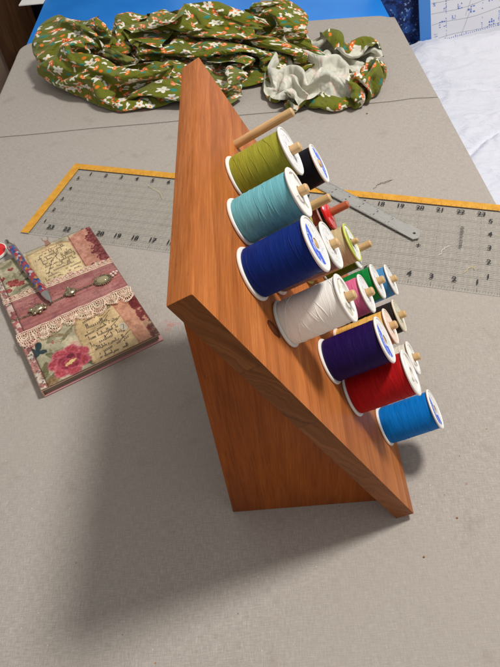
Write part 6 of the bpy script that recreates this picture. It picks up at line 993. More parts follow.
-2,1,0,2,1,1,-4,-1,3,0,0,2,1,1,-1,3,-2,1,1,-2,1,1,-1,0,1,-1,-3,-1,3,0,-7,0,4,1,2,-1,3,1,-1,-7,2,-1,2,-2,7,-7,6,-4,2,0,0,-1,3,-5,0,4,1,0,0,-1,0,0,0,0,1,-8,-2,0,-1,0,5,4,2,-6,-3,-1,10,-6,-1,-3,1,7,0,-1,0,-1,-2,-2,-3,4,-2,-2,-1,-2,4,0,1,3,1,1,-1,0,3,-5,-5,1,0,5,4,-4,-1,-1,-2,4,-4,-1,0,7,3,1,-4,0,3,0,-1,
0,2,-1,-2,4,-6,0,7,-3,0,1,3,1,1,-2,-1,1,1,0,1,-4,2,1,0,-1,-2,1,-1,-3,-1,4,3,1,-1,-1,3,0,1,-2,-1,-4,-1,1,5,-3,1,-2,3,0,-1,-3,1,4,-2,-2,-6,3,6,1,-2,2,-1,0,0,-8,4,-4,0,-1,6,3,0,-1,6,0,-2,-2,2,0,-1,-1,-2,2,0,0,1,-1,0,1,-2,0,0,-1,0,-2,-3,-3,-1,-3,3,2,1,2,1,-4,-1,0,-4,5,4,-7,1,0,0,3,0,-1,-2,-3,1,8,0,2,1,1,
-2,-1,2,2,-4,-1,4,0,0,1,5,0,0,-1,0,1,-3,0,2,-1,2,-2,2,0,-3,0,1,0,-1,1,2,-1,-5,6,2,1,-1,-2,-4,-3,3,2,4,-1,-4,3,-3,2,-2,-4,6,2,-2,3,-7,5,-1,0,0,2,-1,-2,-6,1,0,-2,1,0,6,1,2,2,2,-3,2,0,-4,2,-1,0,0,-1,0,0,1,-1,1,1,-1,1,-2,-1,1,0,-1,0,-3,0,1,-11,0,1,6,3,1,-6,-2,6,-8,0,6,-4,1,0,0,0,0,1,5,-1,2,0,-4,2,-3,
-2,0,-1,-1,0,2,3,-2,2,4,0,2,-1,0,-1,-6,5,1,-5,-3,6,3,-1,-1,-1,1,-1,0,1,2,-2,-3,9,0,-1,-5,-6,2,-2,1,1,4,0,-2,3,-2,0,-1,-1,5,1,-12,-2,5,8,-4,2,-4,3,-4,-3,-1,8,-7,5,-2,-1,7,2,1,1,-1,1,1,-4,1,0,-1,0,1,-1,1,-1,1,-1,0,1,-1,0,0,1,0,-1,0,0,-1,0,-3,-6,3,-2,-1,-1,7,-2,1,-1,-3,5,-4,-3,1,-1,0,1,0,-1,0,1,6,0,0,1,-4,1,
-3,1,-1,-1,1,2,-1,-2,2,-5,0,0,2,-1,6,5,-1,-8,0,7,-1,3,-1,-1,1,-1,-2,-1,4,-1,-1,8,-2,-4,-5,-1,1,-3,5,3,1,0,-2,3,-1,-1,0,-1,1,1,-8,0,1,0,2,5,0,3,-7,5,-1,-1,-4,6,-6,0,3,2,2,2,1,1,-1,-3,-1,-1,0,1,0,0,0,-1,-1,0,2,1,0,0,-1,0,1,0,-1,0,0,0,0,0,1,-2,-3,-3,0,2,1,0,-5,-1,2,2,0,0,0,-1,-2,-1,2,1,2,0,-1,1,-2,-5,0,
-3,0,-1,0,3,1,-5,-1,-1,5,-2,-3,1,5,-2,-3,1,1,7,0,0,-1,2,-1,-1,-1,0,0,0,2,3,-4,-3,-2,4,3,2,1,-1,0,0,0,-2,0,1,-2,1,-1,2,-6,-3,8,0,-3,-2,0,0,3,7,-2,-2,1,2,-8,0,3,2,1,0,1,3,-1,-2,-2,1,0,0,0,0,0,-3,3,0,-1,1,0,0,0,0,1,-2,-1,2,0,-1,1,0,-3,3,2,-1,1,-7,-4,7,0,-1,-2,-3,2,0,0,2,1,1,0,-1,-2,0,2,1,-5,-5,0,5,
-4,0,1,0,0,-3,0,1,2,-4,1,2,-1,0,0,7,-6,7,0,-1,1,-1,-3,1,-1,1,-1,6,2,1,0,-1,-1,0,0,-1,0,-1,2,0,0,-1,-2,-4,-2,4,3,0,-2,-2,5,2,1,-1,-1,-3,-2,0,0,5,0,1,-8,1,4,1,2,1,1,-1,-1,0,-3,2,0,-2,2,0,-1,-5,6,-3,3,-1,0,0,0,0,0,1,-1,0,1,-1,1,-1,-1,2,-6,4,3,-5,4,-1,-4,4,1,-2,0,0,2,-3,-1,-1,-1,1,-1,2,0,-1,0,-6,-1,6,4,
-4,0,1,0,-3,4,1,-2,0,0,3,-2,0,-3,2,0,5,1,-1,1,-1,-4,-2,0,6,-1,4,2,0,1,-1,0,-1,-2,1,-1,1,0,1,0,-2,2,-2,1,0,-1,-3,2,-2,3,1,-2,3,-1,2,0,-2,-5,0,1,5,-6,3,2,1,0,0,2,0,-1,-2,1,0,1,-1,0,-2,1,-4,4,-1,1,-1,0,1,0,0,-1,1,-2,2,1,-1,0,-1,1,1,-6,3,0,-6,8,1,-2,2,-1,0,1,-2,0,0,1,0,0,0,-1,0,-3,0,1,-5,-1,6,1,-2,
-4,0,1,1,-1,1,-2,1,-2,2,-2,5,-4,6,-3,0,4,-3,0,2,-2,-5,1,7,-6,6,4,0,1,-1,0,-2,-2,3,-3,3,0,-1,0,1,-1,0,0,0,0,0,0,-1,-1,0,-2,5,-1,1,0,-2,2,1,-5,-3,4,2,0,0,1,1,1,0,-1,0,-7,0,-2,-1,3,5,1,-7,6,1,-1,1,-1,1,-3,2,-3,4,-2,0,1,1,-1,1,-1,0,-5,6,0,-4,3,-5,0,5,0,1,-1,-3,0,2,-3,3,0,1,0,0,0,1,-4,-1,-4,7,1,1,-4,
-5,1,0,1,2,-4,1,7,0,-1,0,-7,6,0,3,-1,-3,2,1,-6,0,0,1,-1,8,2,1,-1,-1,-1,-3,1,2,0,-1,2,-1,1,-3,3,-1,0,0,0,-2,2,0,0,-4,4,0,-2,0,2,0,-1,1,-4,3,0,-4,3,3,1,0,1,-1,-1,0,-1,-3,-4,3,2,2,-1,-5,7,0,-1,1,0,0,0,0,-2,1,-3,3,0,0,0,1,0,-1,-3,2,-2,3,0,1,0,-4,-8,1,5,4,2,-2,1,0,-1,0,0,1,-1,1,0,-1,-4,5,0,1,-2,2,
-4,0,0,0,1,-2,3,-2,5,1,-5,2,3,0,0,1,1,-2,-4,1,-3,7,4,0,0,0,-1,0,0,-3,2,0,-1,-1,2,0,0,1,0,0,0,-6,-1,-1,4,0,3,-3,0,-3,5,1,-1,0,2,1,-4,2,1,1,0,0,-3,1,3,0,0,-5,3,-5,5,0,1,-1,-1,-3,4,-1,-2,2,0,-1,1,1,-1,0,0,1,-1,1,0,0,0,0,0,0,0,-1,-2,0,2,1,-1,-2,-3,0,-3,6,3,-6,4,1,0,-1,-1,2,-1,1,-1,1,1,-1,-3,-1,1,
-4,1,-1,0,-2,4,5,-3,-6,0,2,8,0,-2,1,1,-2,2,3,-1,1,0,0,0,0,-1,-1,1,-2,0,2,-2,1,1,0,-2,1,0,1,-2,0,1,0,1,0,-3,1,-2,1,-3,4,1,0,-1,-1,4,-4,5,-2,-5,-3,0,9,2,-4,-4,5,1,-5,4,-4,0,-1,2,1,-1,2,-3,3,0,0,0,0,0,0,1,-1,0,1,-3,1,1,1,-1,1,0,0,0,0,-1,-3,-2,0,5,0,-6,2,-4,3,4,-1,2,-1,0,0,0,-2,0,2,0,1,-1,1,1,-2,
-5,1,0,0,1,4,-7,0,1,0,8,1,0,-1,0,-2,3,-1,0,4,-4,-2,3,1,-1,1,1,-1,1,1,-3,2,0,-1,-1,2,0,0,-1,-3,3,0,0,0,-2,-1,0,1,2,0,-1,-1,1,1,-1,-1,4,-11,-1,2,3,7,-5,-6,3,7,-1,1,0,-1,1,-2,0,-3,-1,5,0,0,-1,1,-1,2,0,0,0,-1,1,-1,-3,3,0,0,0,1,-1,0,1,0,-1,0,0,1,-1,-3,1,2,-1,1,0,0,-1,-2,3,0,0,-1,0,0,1,-1,0,1,0,0,-2,
-4,0,2,3,-2,-1,-1,-1,2,7,-1,0,0,-1,0,-1,1,1,0,-2,2,0,0,-2,3,1,0,-2,2,0,1,-1,0,0,0,0,0,-1,-2,3,-1,-2,0,0,-2,2,1,-1,2,0,-9,-3,0,-1,1,-1,3,9,1,1,1,-6,-6,10,2,-1,-1,0,-3,4,-2,2,-1,1,-2,-3,1,3,-1,-1,2,0,0,1,-1,1,-1,0,-1,0,0,1,0,-1,0,0,0,1,0,-2,0,1,1,1,-1,-2,2,-2,1,1,-1,-1,0,1,0,0,1,-1,-1,2,-2,2,0,-1,2,
-4,-1,-1,4,3,-6,0,4,5,1,-1,-1,-2,2,-2,1,0,-2,1,-2,0,5,-1,2,-3,-5,4,4,-6,8,-1,0,-1,0,1,-5,-1,1,3,0,-1,0,-1,1,0,1,0,0,-2,3,1,-4,-7,-3,-1,1,0,0,0,0,0,2,8,-2,2,2,0,-1,3,-4,4,0,0,-1,0,0,-2,2,1,-1,-1,0,2,-1,1,-2,2,-1,-1,1,0,-1,-1,2,-1,-1,-2,0,3,1,0,-4,-3,-2,6,2,1,1,-1,-2,-2,3,0,1,1,-1,0,0,1,-1,-1,1,0,0,-1,
-6,0,3,-1,-1,0,6,3,1,0,0,-1,-1,1,-2,0,-2,3,-2,-2,6,-2,-2,-4,-1,3,-6,2,3,0,8,-1,0,0,0,0,0,1,-1,0,-3,-1,3,-2,-1,4,-8,6,0,3,0,1,1,-1,-6,-1,-1,0,1,2,1,2,0,0,-2,-1,1,2,0,1,0,-1,1,0,0,-2,1,0,0,0,-1,-2,0,3,1,-1,1,-4,4,-1,-1,1,-2,-1,4,-1,0,-3,-3,2,-5,-1,0,4,1,-1,1,4,-3,-1,3,0,0,-1,1,3,0,0,-1,-1,1,-2,2,0,0,
-6,3,1,-2,0,6,2,0,0,0,2,-3,0,0,-1,0,1,-2,-1,3,-3,-3,-4,-3,0,1,7,1,7,-1,-2,1,1,-1,-1,2,1,-3,2,-1,-2,3,-1,-1,1,-1,1,-1,0,3,0,1,0,-1,4,0,0,-1,0,-1,0,-2,0,-1,-1,0,0,1,0,1,-3,3,-1,0,0,-2,3,-1,0,1,-1,1,-3,-1,2,3,-4,2,0,0,-1,0,1,0,-1,0,1,0,-2,-6,1,-1,-1,5,-3,4,2,-2,2,-1,2,1,0,-2,-2,1,3,0,0,0,0,-1,-2,2,-1,
-6,0,0,1,7,2,0,-1,-2,-4,2,3,2,-2,1,-2,-3,-3,-2,0,-4,1,0,4,4,3,-1,-3,0,1,3,2,-2,1,3,0,0,0,-3,-2,2,2,-3,2,0,-6,8,-2,3,-3,2,0,-1,4,-1,2,-1,0,-1,-1,1,-2,-1,0,1,-1,0,0,2,-1,-1,-1,3,-4,1,3,-3,2,1,-1,1,-2,2,0,0,0,-1,2,0,-1,-1,-2,2,0,-2,0,-3,-2,-3,-1,-1,1,5,-1,3,2,0,-2,-1,7,0,-1,-1,2,-2,-2,1,2,0,-1,0,-2,2,-3,3,
-4,-2,1,2,-1,1,-1,1,-3,6,-1,2,-3,-3,1,-2,-2,0,-1,0,3,-2,5,6,1,-4,-2,2,-1,1,0,3,-1,2,1,0,0,0,0,-1,1,-4,2,1,1,-1,-3,4,1,-1,0,-2,4,-2,2,-1,0,-3,2,1,-1,1,0,0,-1,0,-2,-1,0,3,1,-2,-2,3,0,0,0,-1,0,2,0,1,-1,-2,1,-4,7,-4,1,2,0,0,-1,-5,-2,-3,-3,1,-1,0,2,2,4,1,2,0,-4,1,6,1,-1,0,0,-1,1,-3,-1,0,2,0,-4,4,0,-1,0,
2,-3,-1,-3,1,-1,1,-1,5,-2,1,-4,2,-2,0,-2,-1,0,0,0,1,5,3,-1,1,3,0,-3,-1,0,-2,3,2,2,1,0,-1,0,0,0,0,0,1,-1,-1,1,1,-1,1,-3,1,1,1,0,-1,0,1,0,-1,0,0,1,0,1,0,-1,0,0,-1,-4,5,-1,0,0,0,0,1,-1,0,0,1,1,0,-2,-5,6,-5,6,1,-2,2,-3,-7,-2,-2,1,0,-3,2,1,0,6,1,2,-1,-3,3,6,0,-1,0,-1,-10,-1,1,5,-1,0,2,-2,3,1,-1,1,-3,
3,1,-3,3,-7,0,-3,3,0,1,-2,1,-1,4,-7,0,0,0,2,3,3,-1,1,-1,0,1,1,0,-1,-1,1,-4,6,2,0,0,-1,0,1,0,-1,1,0,-2,1,-1,2,0,-1,-2,4,-3,3,0,0,-2,1,0,3,0,1,-1,0,-1,1,-1,-2,1,0,0,-1,0,-1,1,0,1,-1,1,0,0,1,0,0,1,-3,-7,5,1,-1,0,-4,-2,0,-1,-1,0,0,0,0,1,6,2,2,-4,0,4,3,0,0,-1,-1,-9,7,-5,1,1,2,1,-1,2,-1,-1,1,2,-1,
3,0,2,-7,6,-9,2,0,0,0,-1,1,1,-5,0,0,0,1,3,2,0,3,-2,2,-2,1,1,2,-1,-3,2,0,2,0,-1,-2,4,-1,0,1,0,-1,-2,3,-2,0,-5,5,-1,4,-2,0,-7,6,4,1,-6,3,-1,-1,1,3,1,0,-1,2,-4,-6,1,6,-1,1,-1,1,-1,0,1,0,0,0,0,-1,-1,-2,3,0,-6,-1,-3,-1,5,-2,0,0,0,-2,1,1,0,5,4,1,-2,3,2,0,0,-1,-1,-2,-7,6,-7,9,-4,0,-1,-2,0,-2,6,2,0,0,-1,
3,2,-5,5,-6,0,1,-1,-1,0,1,-2,-2,-2,0,0,2,3,2,0,1,-2,1,0,2,-2,0,1,2,1,-4,3,1,-3,-2,6,-3,4,-1,-1,-1,1,0,-2,0,0,3,-6,7,-1,-5,-2,3,0,0,4,3,-2,0,2,-4,-6,0,-1,1,2,7,-3,1,-3,2,1,1,0,0,0,0,0,0,0,0,-3,-2,2,0,-2,-2,-4,0,5,-4,2,0,0,0,0,0,2,2,5,-1,1,2,1,-2,-2,0,-2,0,-4,0,-5,12,-3,4,-4,-4,-1,0,6,-4,-3,2,4,0,
2,-3,5,-5,-2,4,2,-6,1,-2,-2,1,0,-1,0,3,-1,3,-1,1,0,2,-1,0,1,1,-2,0,1,1,-2,2,-4,-1,1,1,6,-2,0,0,0,-2,2,-2,1,0,-3,7,-2,-2,0,0,3,-4,2,-7,4,3,-4,-3,-3,2,0,0,0,0,1,9,-1,1,1,0,0,0,1,-1,0,0,0,0,-2,0,1,0,-2,0,-1,-2,0,0,-1,-1,-1,1,0,1,1,3,6,-1,2,-1,0,-2,-1,-1,-5,-2,-5,-1,0,9,-5,-1,0,-1,4,0,0,0,3,2,-7,-2,8,
1,1,-3,-2,1,6,-3,-5,0,-1,0,3,-3,8,-5,-2,6,-1,-1,0,0,0,0,0,-1,2,2,-3,0,1,0,-1,-3,1,3,2,-2,0,1,-2,2,1,-2,0,-1,4,0,-5,4,1,-2,3,-7,4,-11,7,-4,0,-1,0,1,1,-1,2,-1,0,1,-1,2,1,0,2,5,0,1,0,0,-1,0,-6,4,2,-3,-4,-1,1,7,0,-4,-7,1,2,0,-1,1,1,9,0,2,0,-1,-2,-2,-3,-2,-2,-2,-2,-1,1,6,-3,0,1,0,1,-1,1,1,0,0,0,4,-6,0,
1,0,-2,0,3,0,-8,6,-6,0,3,0,-3,5,-1,2,-1,0,3,-2,-1,-1,2,0,0,-1,1,0,0,0,2,-2,2,2,1,-3,-1,-1,0,0,-2,1,2,1,2,2,0,-1,-9,7,2,-1,-3,-10,10,-10,3,1,1,-1,4,-4,1,0,1,0,0,1,-3,1,1,2,-3,3,2,3,0,0,-3,-1,1,1,2,2,0,0,-7,-1,7,-3,-4,-3,5,0,0,5,2,1,-1,0,-10,2,-4,0,-1,0,0,-1,2,-1,0,0,2,0,0,2,1,0,0,-1,0,-1,1,3,-5,
0,-1,0,2,1,-1,-1,-6,5,-2,1,0,-1,0,4,3,-4,-1,0,1,1,-1,-1,0,-2,1,2,3,-3,0,2,1,4,-4,-9,3,-3,5,-3,2,4,3,-2,1,1,0,-2,-4,5,-7,-1,2,-1,3,-9,4,1,-1,5,-3,-2,4,0,0,1,-1,-3,0,3,-1,0,0,3,0,-7,0,1,2,-2,7,-1,-2,-4,1,8,-1,0,2,-7,0,0,5,-5,0,4,3,-1,3,-1,-6,-1,-5,0,0,-1,-1,0,2,-1,2,0,3,2,-3,1,-1,-1,1,-2,1,1,-1,0,0,2,
-2,2,-1,4,1,-4,3,0,-6,2,-2,-1,5,-7,9,1,2,-7,-1,1,0,2,-1,0,-1,1,-2,2,1,0,-2,1,0,1,0,-8,7,-7,5,9,-1,-3,1,0,1,-1,0,1,-5,-2,1,-5,-1,-1,3,3,-1,4,-1,2,0,1,0,1,-1,1,-1,0,-1,-1,0,-1,-1,-5,8,-2,-5,1,0,1,-3,-1,5,-3,2,5,1,-2,-1,3,1,-6,1,-1,6,-1,0,2,-3,-3,0,-1,-1,-1,2,4,-4,-5,1,1,6,0,-4,3,2,0,-1,-6,1,0,-3,1,0,0,3,
-2,-1,5,-5,-1,1,5,0,-1,-2,-1,-4,1,4,4,-3,3,3,-7,-1,0,0,1,-1,2,-1,1,-1,3,-2,1,1,-1,-2,3,-2,-6,8,5,-5,2,0,0,0,1,-1,-1,-1,-3,2,-4,-1,3,0,3,1,2,-5,1,2,2,-1,0,-2,0,-1,2,0,-2,2,-2,-5,-1,3,-3,3,0,-5,3,-1,0,-2,-1,6,-3,3,-2,4,1,-3,0,1,0,6,-2,1,-1,0,-6,0,7,3,1,-2,-1,-4,1,-1,-6,6,-5,0,2,3,-2,0,-6,1,-1,-2,0,1,0,5,0,
-6,5,2,0,2,1,-6,7,-2,-3,3,1,-4,0,0,2,0,2,-1,-2,1,-1,-2,0,1,-1,0,1,1,-1,-1,-2,1,-1,-1,5,3,1,-1,2,-4,0,-2,5,0,-3,0,-2,0,-3,2,0,1,4,2,-2,-1,1,-2,3,-1,0,0,1,-1,0,0,-2,2,-4,-3,-2,0,1,0,-1,3,-5,3,-1,1,2,-3,1,-1,-1,7,-1,-1,0,-2,0,7,-1,1,0,0,-6,0,8,1,-2,1,0,-4,-4,-2,1,7,-8,5,-4,3,-1,-2,-3,8,1,-1,2,1,-2,-5,-1,1,
-2,-3,0,7,-5,2,0,-3,9,-2,0,-1,-2,3,0,1,-1,0,3,-4,-2,0,2,-1,0,0,-1,-1,0,5,1,-6,-5,4,5,3,0,0,-2,-7,0,2,5,0,-5,2,0,0,-1,0,-2,2,3,3,-2,1,-1,0,1,-2,1,-2,1,1,1,-2,1,-1,-7,-2,0,2,-1,0,0,0,0,0,0,2,-3,2,4,-6,1,-1,2,2,1,-1,1,0,0,3,-1,1,-2,-4,8,-5,1,-3,-3,1,3,-1,1,-1,-2,7,-5,1,-1,-1,0,0,1,5,0,-2,2,-4,6,-5,-1,
-4,1,-2,-1,6,-1,3,-3,2,3,-1,-8,9,-1,0,0,0,-5,5,0,0,-1,-1,1,-1,-1,-1,1,0,0,2,4,-3,3,1,0,0,-6,-1,5,3,1,0,-7,0,-3,2,-2,0,0,2,1,3,-1,1,0,0,0,-1,1,-1,-3,1,0,1,3,-3,0,3,0,-1,-1,1,-2,-8,0,0,0,0,2,0,-2,-1,1,-1,1,1,1,1,1,0,-1,0,3,2,-1,-6,3,0,0,-5,0,0,0,0,4,-1,1,-2,0,0,6,-7,-1,0,4,0,-2,3,1,-4,8,-2,1,-5,
-2,0,0,-2,-1,0,4,1,-2,7,-11,9,2,-1,-1,-1,-2,7,-8,7,-5,2,0,-1,0,0,-1,0,-1,0,0,4,3,0,-2,1,2,3,-1,-2,-1,-2,-3,-1,1,0,-4,1,1,2,0,-1,3,0,-1,1,-1,-5,1,0,1,1,-1,1,0,0,3,1,1,0,0,2,-7,-8,7,-7,0,10,-5,-1,-2,5,-3,1,-2,1,-3,0,3,1,0,5,0,0,-3,-4,4,0,-5,-1,1,0,-1,0,1,1,2,-2,0,1,4,-3,4,-3,1,1,0,2,-8,1,5,-2,0,2,-1,
-2,-1,3,-2,1,-4,-1,8,1,-9,12,-1,1,-5,0,2,0,-2,4,-9,5,0,1,1,-2,0,0,-1,0,0,0,-1,7,-1,-1,3,-1,-1,0,-1,1,-2,-2,1,-1,-1,1,0,1,-1,0,3,-8,1,1,-3,0,5,-5,0,0,6,0,-1,0,0,0,2,0,-2,0,1,-4,0,-4,1,2,0,5,-3,1,-4,3,-4,3,-3,0,0,0,3,5,2,-2,-5,-2,1,-2,0,0,0,-1,2,0,1,-3,1,3,1,-1,0,0,1,-1,1,2,-1,0,-4,3,1,-1,2,3,-3,-1,
-2,2,-5,7,-6,4,-3,-1,-1,8,-4,6,-4,-1,0,-5,1,0,2,5,-1,0,-1,1,2,-1,-1,-2,0,-1,0,1,-1,-1,5,1,-3,3,-2,2,-2,-2,-1,1,1,0,-1,1,0,1,2,0,-1,-7,-1,-1,1,1,1,0,2,-4,0,1,1,1,1,1,2,0,0,-4,4,1,-4,-2,-1,0,-1,-1,0,1,1,0,-2,1,-1,0,1,0,0,-1,0,0,1,0,-1,2,4,-4,0,-1,0,-1,1,-1,0,5,-2,0,0,0,0,4,0,-1,-6,1,6,-1,1,-3,1,0,0,
-2,-2,1,1,4,-5,5,-5,0,0,3,-5,0,4,-1,5,1,1,0,0,-6,0,2,0,-2,1,3,-2,-1,0,-1,-1,1,3,2,-2,0,-3,5,-3,-2,0,0,2,-1,1,1,0,0,1,1,0,0,2,-5,-5,0,-1,2,0,-3,5,-2,0,0,0,1,0,-4,1,0,-1,1,6,2,-1,-7,0,1,-2,0,0,1,3,-1,-2,-1,-1,0,1,0,0,0,0,0,0,8,-1,-2,2,-4,1,0,-5,1,0,-1,0,4,0,0,-1,5,0,-5,-1,3,3,-2,1,0,-1,0,1,0,
1,-1,-2,0,-3,7,-3,0,-2,1,-1,-1,1,1,0,-1,0,1,1,1,0,1,-1,-2,3,0,-3,4,-2,0,-3,1,0,3,0,1,-1,2,-3,-1,-1,0,5,-2,0,0,0,0,3,0,0,-1,3,-3,-3,2,-8,1,0,1,3,-3,1,-1,1,0,0,0,-3,0,0,1,3,0,0,0,-1,1,-4,0,0,0,-1,3,-2,0,0,1,-1,0,0,-1,0,4,4,3,-6,-3,-1,5,1,-4,-1,0,-1,-1,1,2,6,0,-2,-3,0,-1,4,1,1,-2,1,-1,0,-1,0,-1,1,
0,-3,6,-9,6,-2,-2,6,-4,-1,1,0,-1,0,0,0,1,-2,0,-1,6,-1,-4,3,0,-1,0,0,2,-1,1,0,1,-1,0,-2,4,-2,0,-2,1,5,-3,0,0,0,1,1,-1,1,0,4,-1,-1,-1,-3,-1,-5,3,-1,0,1,-1,0,0,1,-1,-1,0,-2,3,2,-2,-2,1,5,2,-8,-1,0,0,-1,1,0,1,-1,0,0,0,0,-1,1,5,2,-3,-3,3,0,-3,3,-1,0,-1,-1,-1,0,2,5,2,0,-6,2,-2,2,-1,1,0,1,-1,0,-1,0,0,1,0,
-4,5,-5,0,-2,1,5,-6,4,2,-5,2,0,0,0,0,-1,2,-2,-1,1,0,5,-3,-1,1,1,-2,0,1,3,0,-1,0,-2,-1,1,1,0,1,2,-4,-1,0,4,1,0,0,3,1,-2,-4,3,-2,1,-1,3,-3,-5,2,-1,1,1,-1,-1,0,0,-2,0,0,2,-1,-1,0,4,-4,1,-1,0,-1,0,0,-1,1,1,0,2,-3,1,-2,1,5,-1,-3,-1,2,2,0,-1,-1,1,0,-1,4,-2,2,5,-2,0,-3,0,0,0,-2,1,0,1,0,0,0,-5,2,1,0,0,
-2,-4,-1,4,4,-2,-6,3,4,-5,5,-4,1,0,0,-1,0,-2,2,2,1,-1,-3,2,1,-3,1,1,1,0,1,0,-1,-1,1,-1,-1,2,2,0,-2,-1,1,1,-2,2,3,0,-5,1,6,-1,1,-1,0,0,0,1,-4,-2,-2,1,0,2,0,-1,-1,-2,0,6,-8,3,-2,4,-4,4,-3,6,-2,-2,-2,-1,0,-1,2,-1,2,1,-2,0,4,-4,-1,1,6,0,-4,-1,6,-7,1,0,5,3,2,0,-2,-1,-6,0,8,-4,-1,0,-1,-1,1,0,0,-4,1,2,-1,0,0,
-4,0,8,1,-11,1,1,3,0,3,-1,3,-6,-2,-1,0,1,2,-2,0,-1,1,1,1,1,4,-2,0,-1,1,-4,0,1,0,-2,0,0,-3,3,0,5,0,2,-2,1,5,-3,0,0,-5,4,3,-4,0,0,3,-2,1,0,-6,-1,-1,1,0,0,1,-4,0,4,-4,3,-2,5,-5,4,-6,7,-5,2,2,-1,4,-2,-6,1,0,0,0,0,6,-5,2,3,0,-7,1,2,4,-4,0,4,-1,-5,-1,7,2,0,0,2,0,-2,2,-1,-3,-3,0,0,-2,-2,3,-1,2,-1,-1,1,
2,1,-3,-7,3,-2,6,2,-1,-1,2,2,3,-7,-3,-1,0,0,3,2,1,-1,-1,0,0,1,0,1,1,-5,3,0,0,-4,-1,-2,-1,2,0,11,-7,3,-3,4,1,-6,3,-1,0,3,-2,-3,2,4,-1,-1,3,-1,0,0,-2,-3,-1,0,0,-2,2,-4,0,1,3,-2,-2,3,-2,6,-7,7,-2,-1,0,-3,0,2,-4,9,-9,2,3,2,4,-1,-5,-3,2,0,4,-4,3,-1,-3,7,1,-3,-4,3,1,4,0,0,-4,0,-1,3,2,-1,-7,-3,0,0,2,-1,1,1,0,
1,2,-7,1,5,3,-6,1,1,1,-1,1,1,4,0,-7,0,1,-1,0,0,-1,3,-1,0,-1,2,-1,-1,2,0,-4,-5,1,-1,1,4,4,3,-6,1,-2,4,-1,-2,1,0,1,4,1,-5,1,-6,4,0,4,-2,1,3,0,-2,-1,-3,-2,0,-3,2,-1,-2,1,0,4,-4,-2,5,-3,9,-7,1,-1,5,-3,-1,1,3,-4,4,-2,-3,-3,2,-1,-1,2,2,0,-2,5,1,3,1,-1,0,1,-4,0,0,0,2,1,1,0,-3,0,-3,-3,-2,2,-1,1,3,-3,-1,-1,0,
0,-2,1,5,0,-1,-3,0,0,0,0,-1,2,3,2,0,-7,0,0,0,0,2,-1,0,-2,-2,-1,0,-1,3,-1,-3,1,2,1,4,1,2,-9,2,-1,7,-2,0,3,-2,-3,3,-2,-3,-1,5,3,-6,7,-3,2,0,-6,1,5,3,1,-5,-1,4,-10,-2,1,0,4,-4,0,-1,-2,9,-6,0,0,6,-5,6,-1,4,0,-1,2,0,-1,-3,-5,0,3,3,2,1,0,1,-2,1,-1,-7,7,0,-3,-1,1,-6,2,-1,5,-3,7,-9,-2,-1,2,-2,3,1,-2,2,-3,1,-1,
45,6,-3,-4,3,0,4,3,1,-2,-5,5,4,-2,-1,1,5,1,2,-2,-2,1,-4,-1,5,3,3,-1,0,0,-4,-4,-3,-4,-3,-1,-3,6,-2,-4,0,-5,-6,-5,-5,-5,-6,2,2,0,1,2,3,7,6,6,6,5,4,2,0,-3,-2,-5,2,5,5,1,5,0,0,1,-3,-3,-4,-2,-3,-1,-2,-2,-2,-3,0,-2,0,0,2,0,1,-1,-2,2,0,2,2,1,5,6,6,6,5,0,-3,-4,-3,-3,1,6,4,4,3,2,3,-1,0,-5,-1,2,1,-2,-5,1,0,1,-1,
3,-9,2,0,-2,1,1,-2,3,1,3,-8,-1,2,6,3,-4,-1,-5,5,0,-4,3,5,0,2,-5,0,-1,-1,5,0,-1,2,0,-3,-2,0,4,1,-6,0,2,0,0,-1,7,-3,-4,1,-1,2,2,0,0,1,1,-1,2,2,-2,-2,-1,-1,-4,1,-1,4,-3,4,3,-6,1,0,0,-1,1,-2,-1,3,-3,5,1,3,-1,-1,0,-7,2,4,3,-3,2,0,-3,1,-2,-1,0,0,-1,4,0,0,-1,0,-1,-3,1,-1,0,0,3,2,-3,3,-1,0,-3,-3,5,-1,1,1,-1,
-5,4,-4,5,-4,4,-5,0,0,-2,1,2,-5,4,1,-3,-1,1,3,-3,4,0,6,1,-2,-4,7,0,-1,-3,-4,4,0,-2,-2,2,-1,-2,4,-3,3,-1,-1,0,0,1,-2,0,1,-1,5,1,1,-2,0,0,-1,2,-1,-3,2,3,-2,1,-1,-6,2,-2,1,0,3,1,-3,0,1,0,-1,-1,2,-2,7,2,-3,-1,-5,-1,1,10,-1,0,-1,1,-3,0,3,0,-3,-1,-2,-1,0,0,4,0,-1,0,-1,-1,-2,0,0,3,0,1,1,1,0,-6,-2,2,1,3,2,-3,1,
-3,-3,2,-2,6,-6,2,2,-5,3,-4,1,5,1,-7,2,0,-2,1,1,2,6,-3,-5,2,4,-2,-2,3,3,-2,-2,-1,0,0,1,1,1,-2,3,-2,-1,0,-1,0,3,-1,0,0,4,-1,1,-1,1,0,-1,0,-1,-5,-1,2,4,2,-1,3,-2,-4,-1,3,0,-4,4,2,-3,-1,0,0,5,-1,2,0,-2,1,-2,3,-4,5,0,0,-1,1,-1,2,-1,0,-1,-1,0,0,-7,-1,0,3,4,1,-1,1,-2,-1,-1,0,1,1,-1,1,-2,-3,0,2,2,1,1,-1,0,1,
-4,-2,2,0,-1,7,-2,-7,2,1,6,1,-2,-6,0,-3,3,-1,0,2,-1,-2,1,5,1,-1,-4,2,-1,-1,4,-3,1,0,2,-3,4,1,-3,0,0,0,-1,2,-1,2,1,0,1,2,-2,0,-2,1,0,0,-3,-5,2,1,-2,-1,5,5,-3,5,-2,-1,-5,1,0,-3,6,2,1,-2,-1,3,1,-1,-3,-4,-3,0,2,10,-6,-3,-1,1,2,-2,2,-2,0,4,3,1,-7,2,-4,0,1,-3,8,2,-2,4,0,0,-1,-4,-1,1,-3,-2,2,2,1,2,1,-5,3,0,-1,
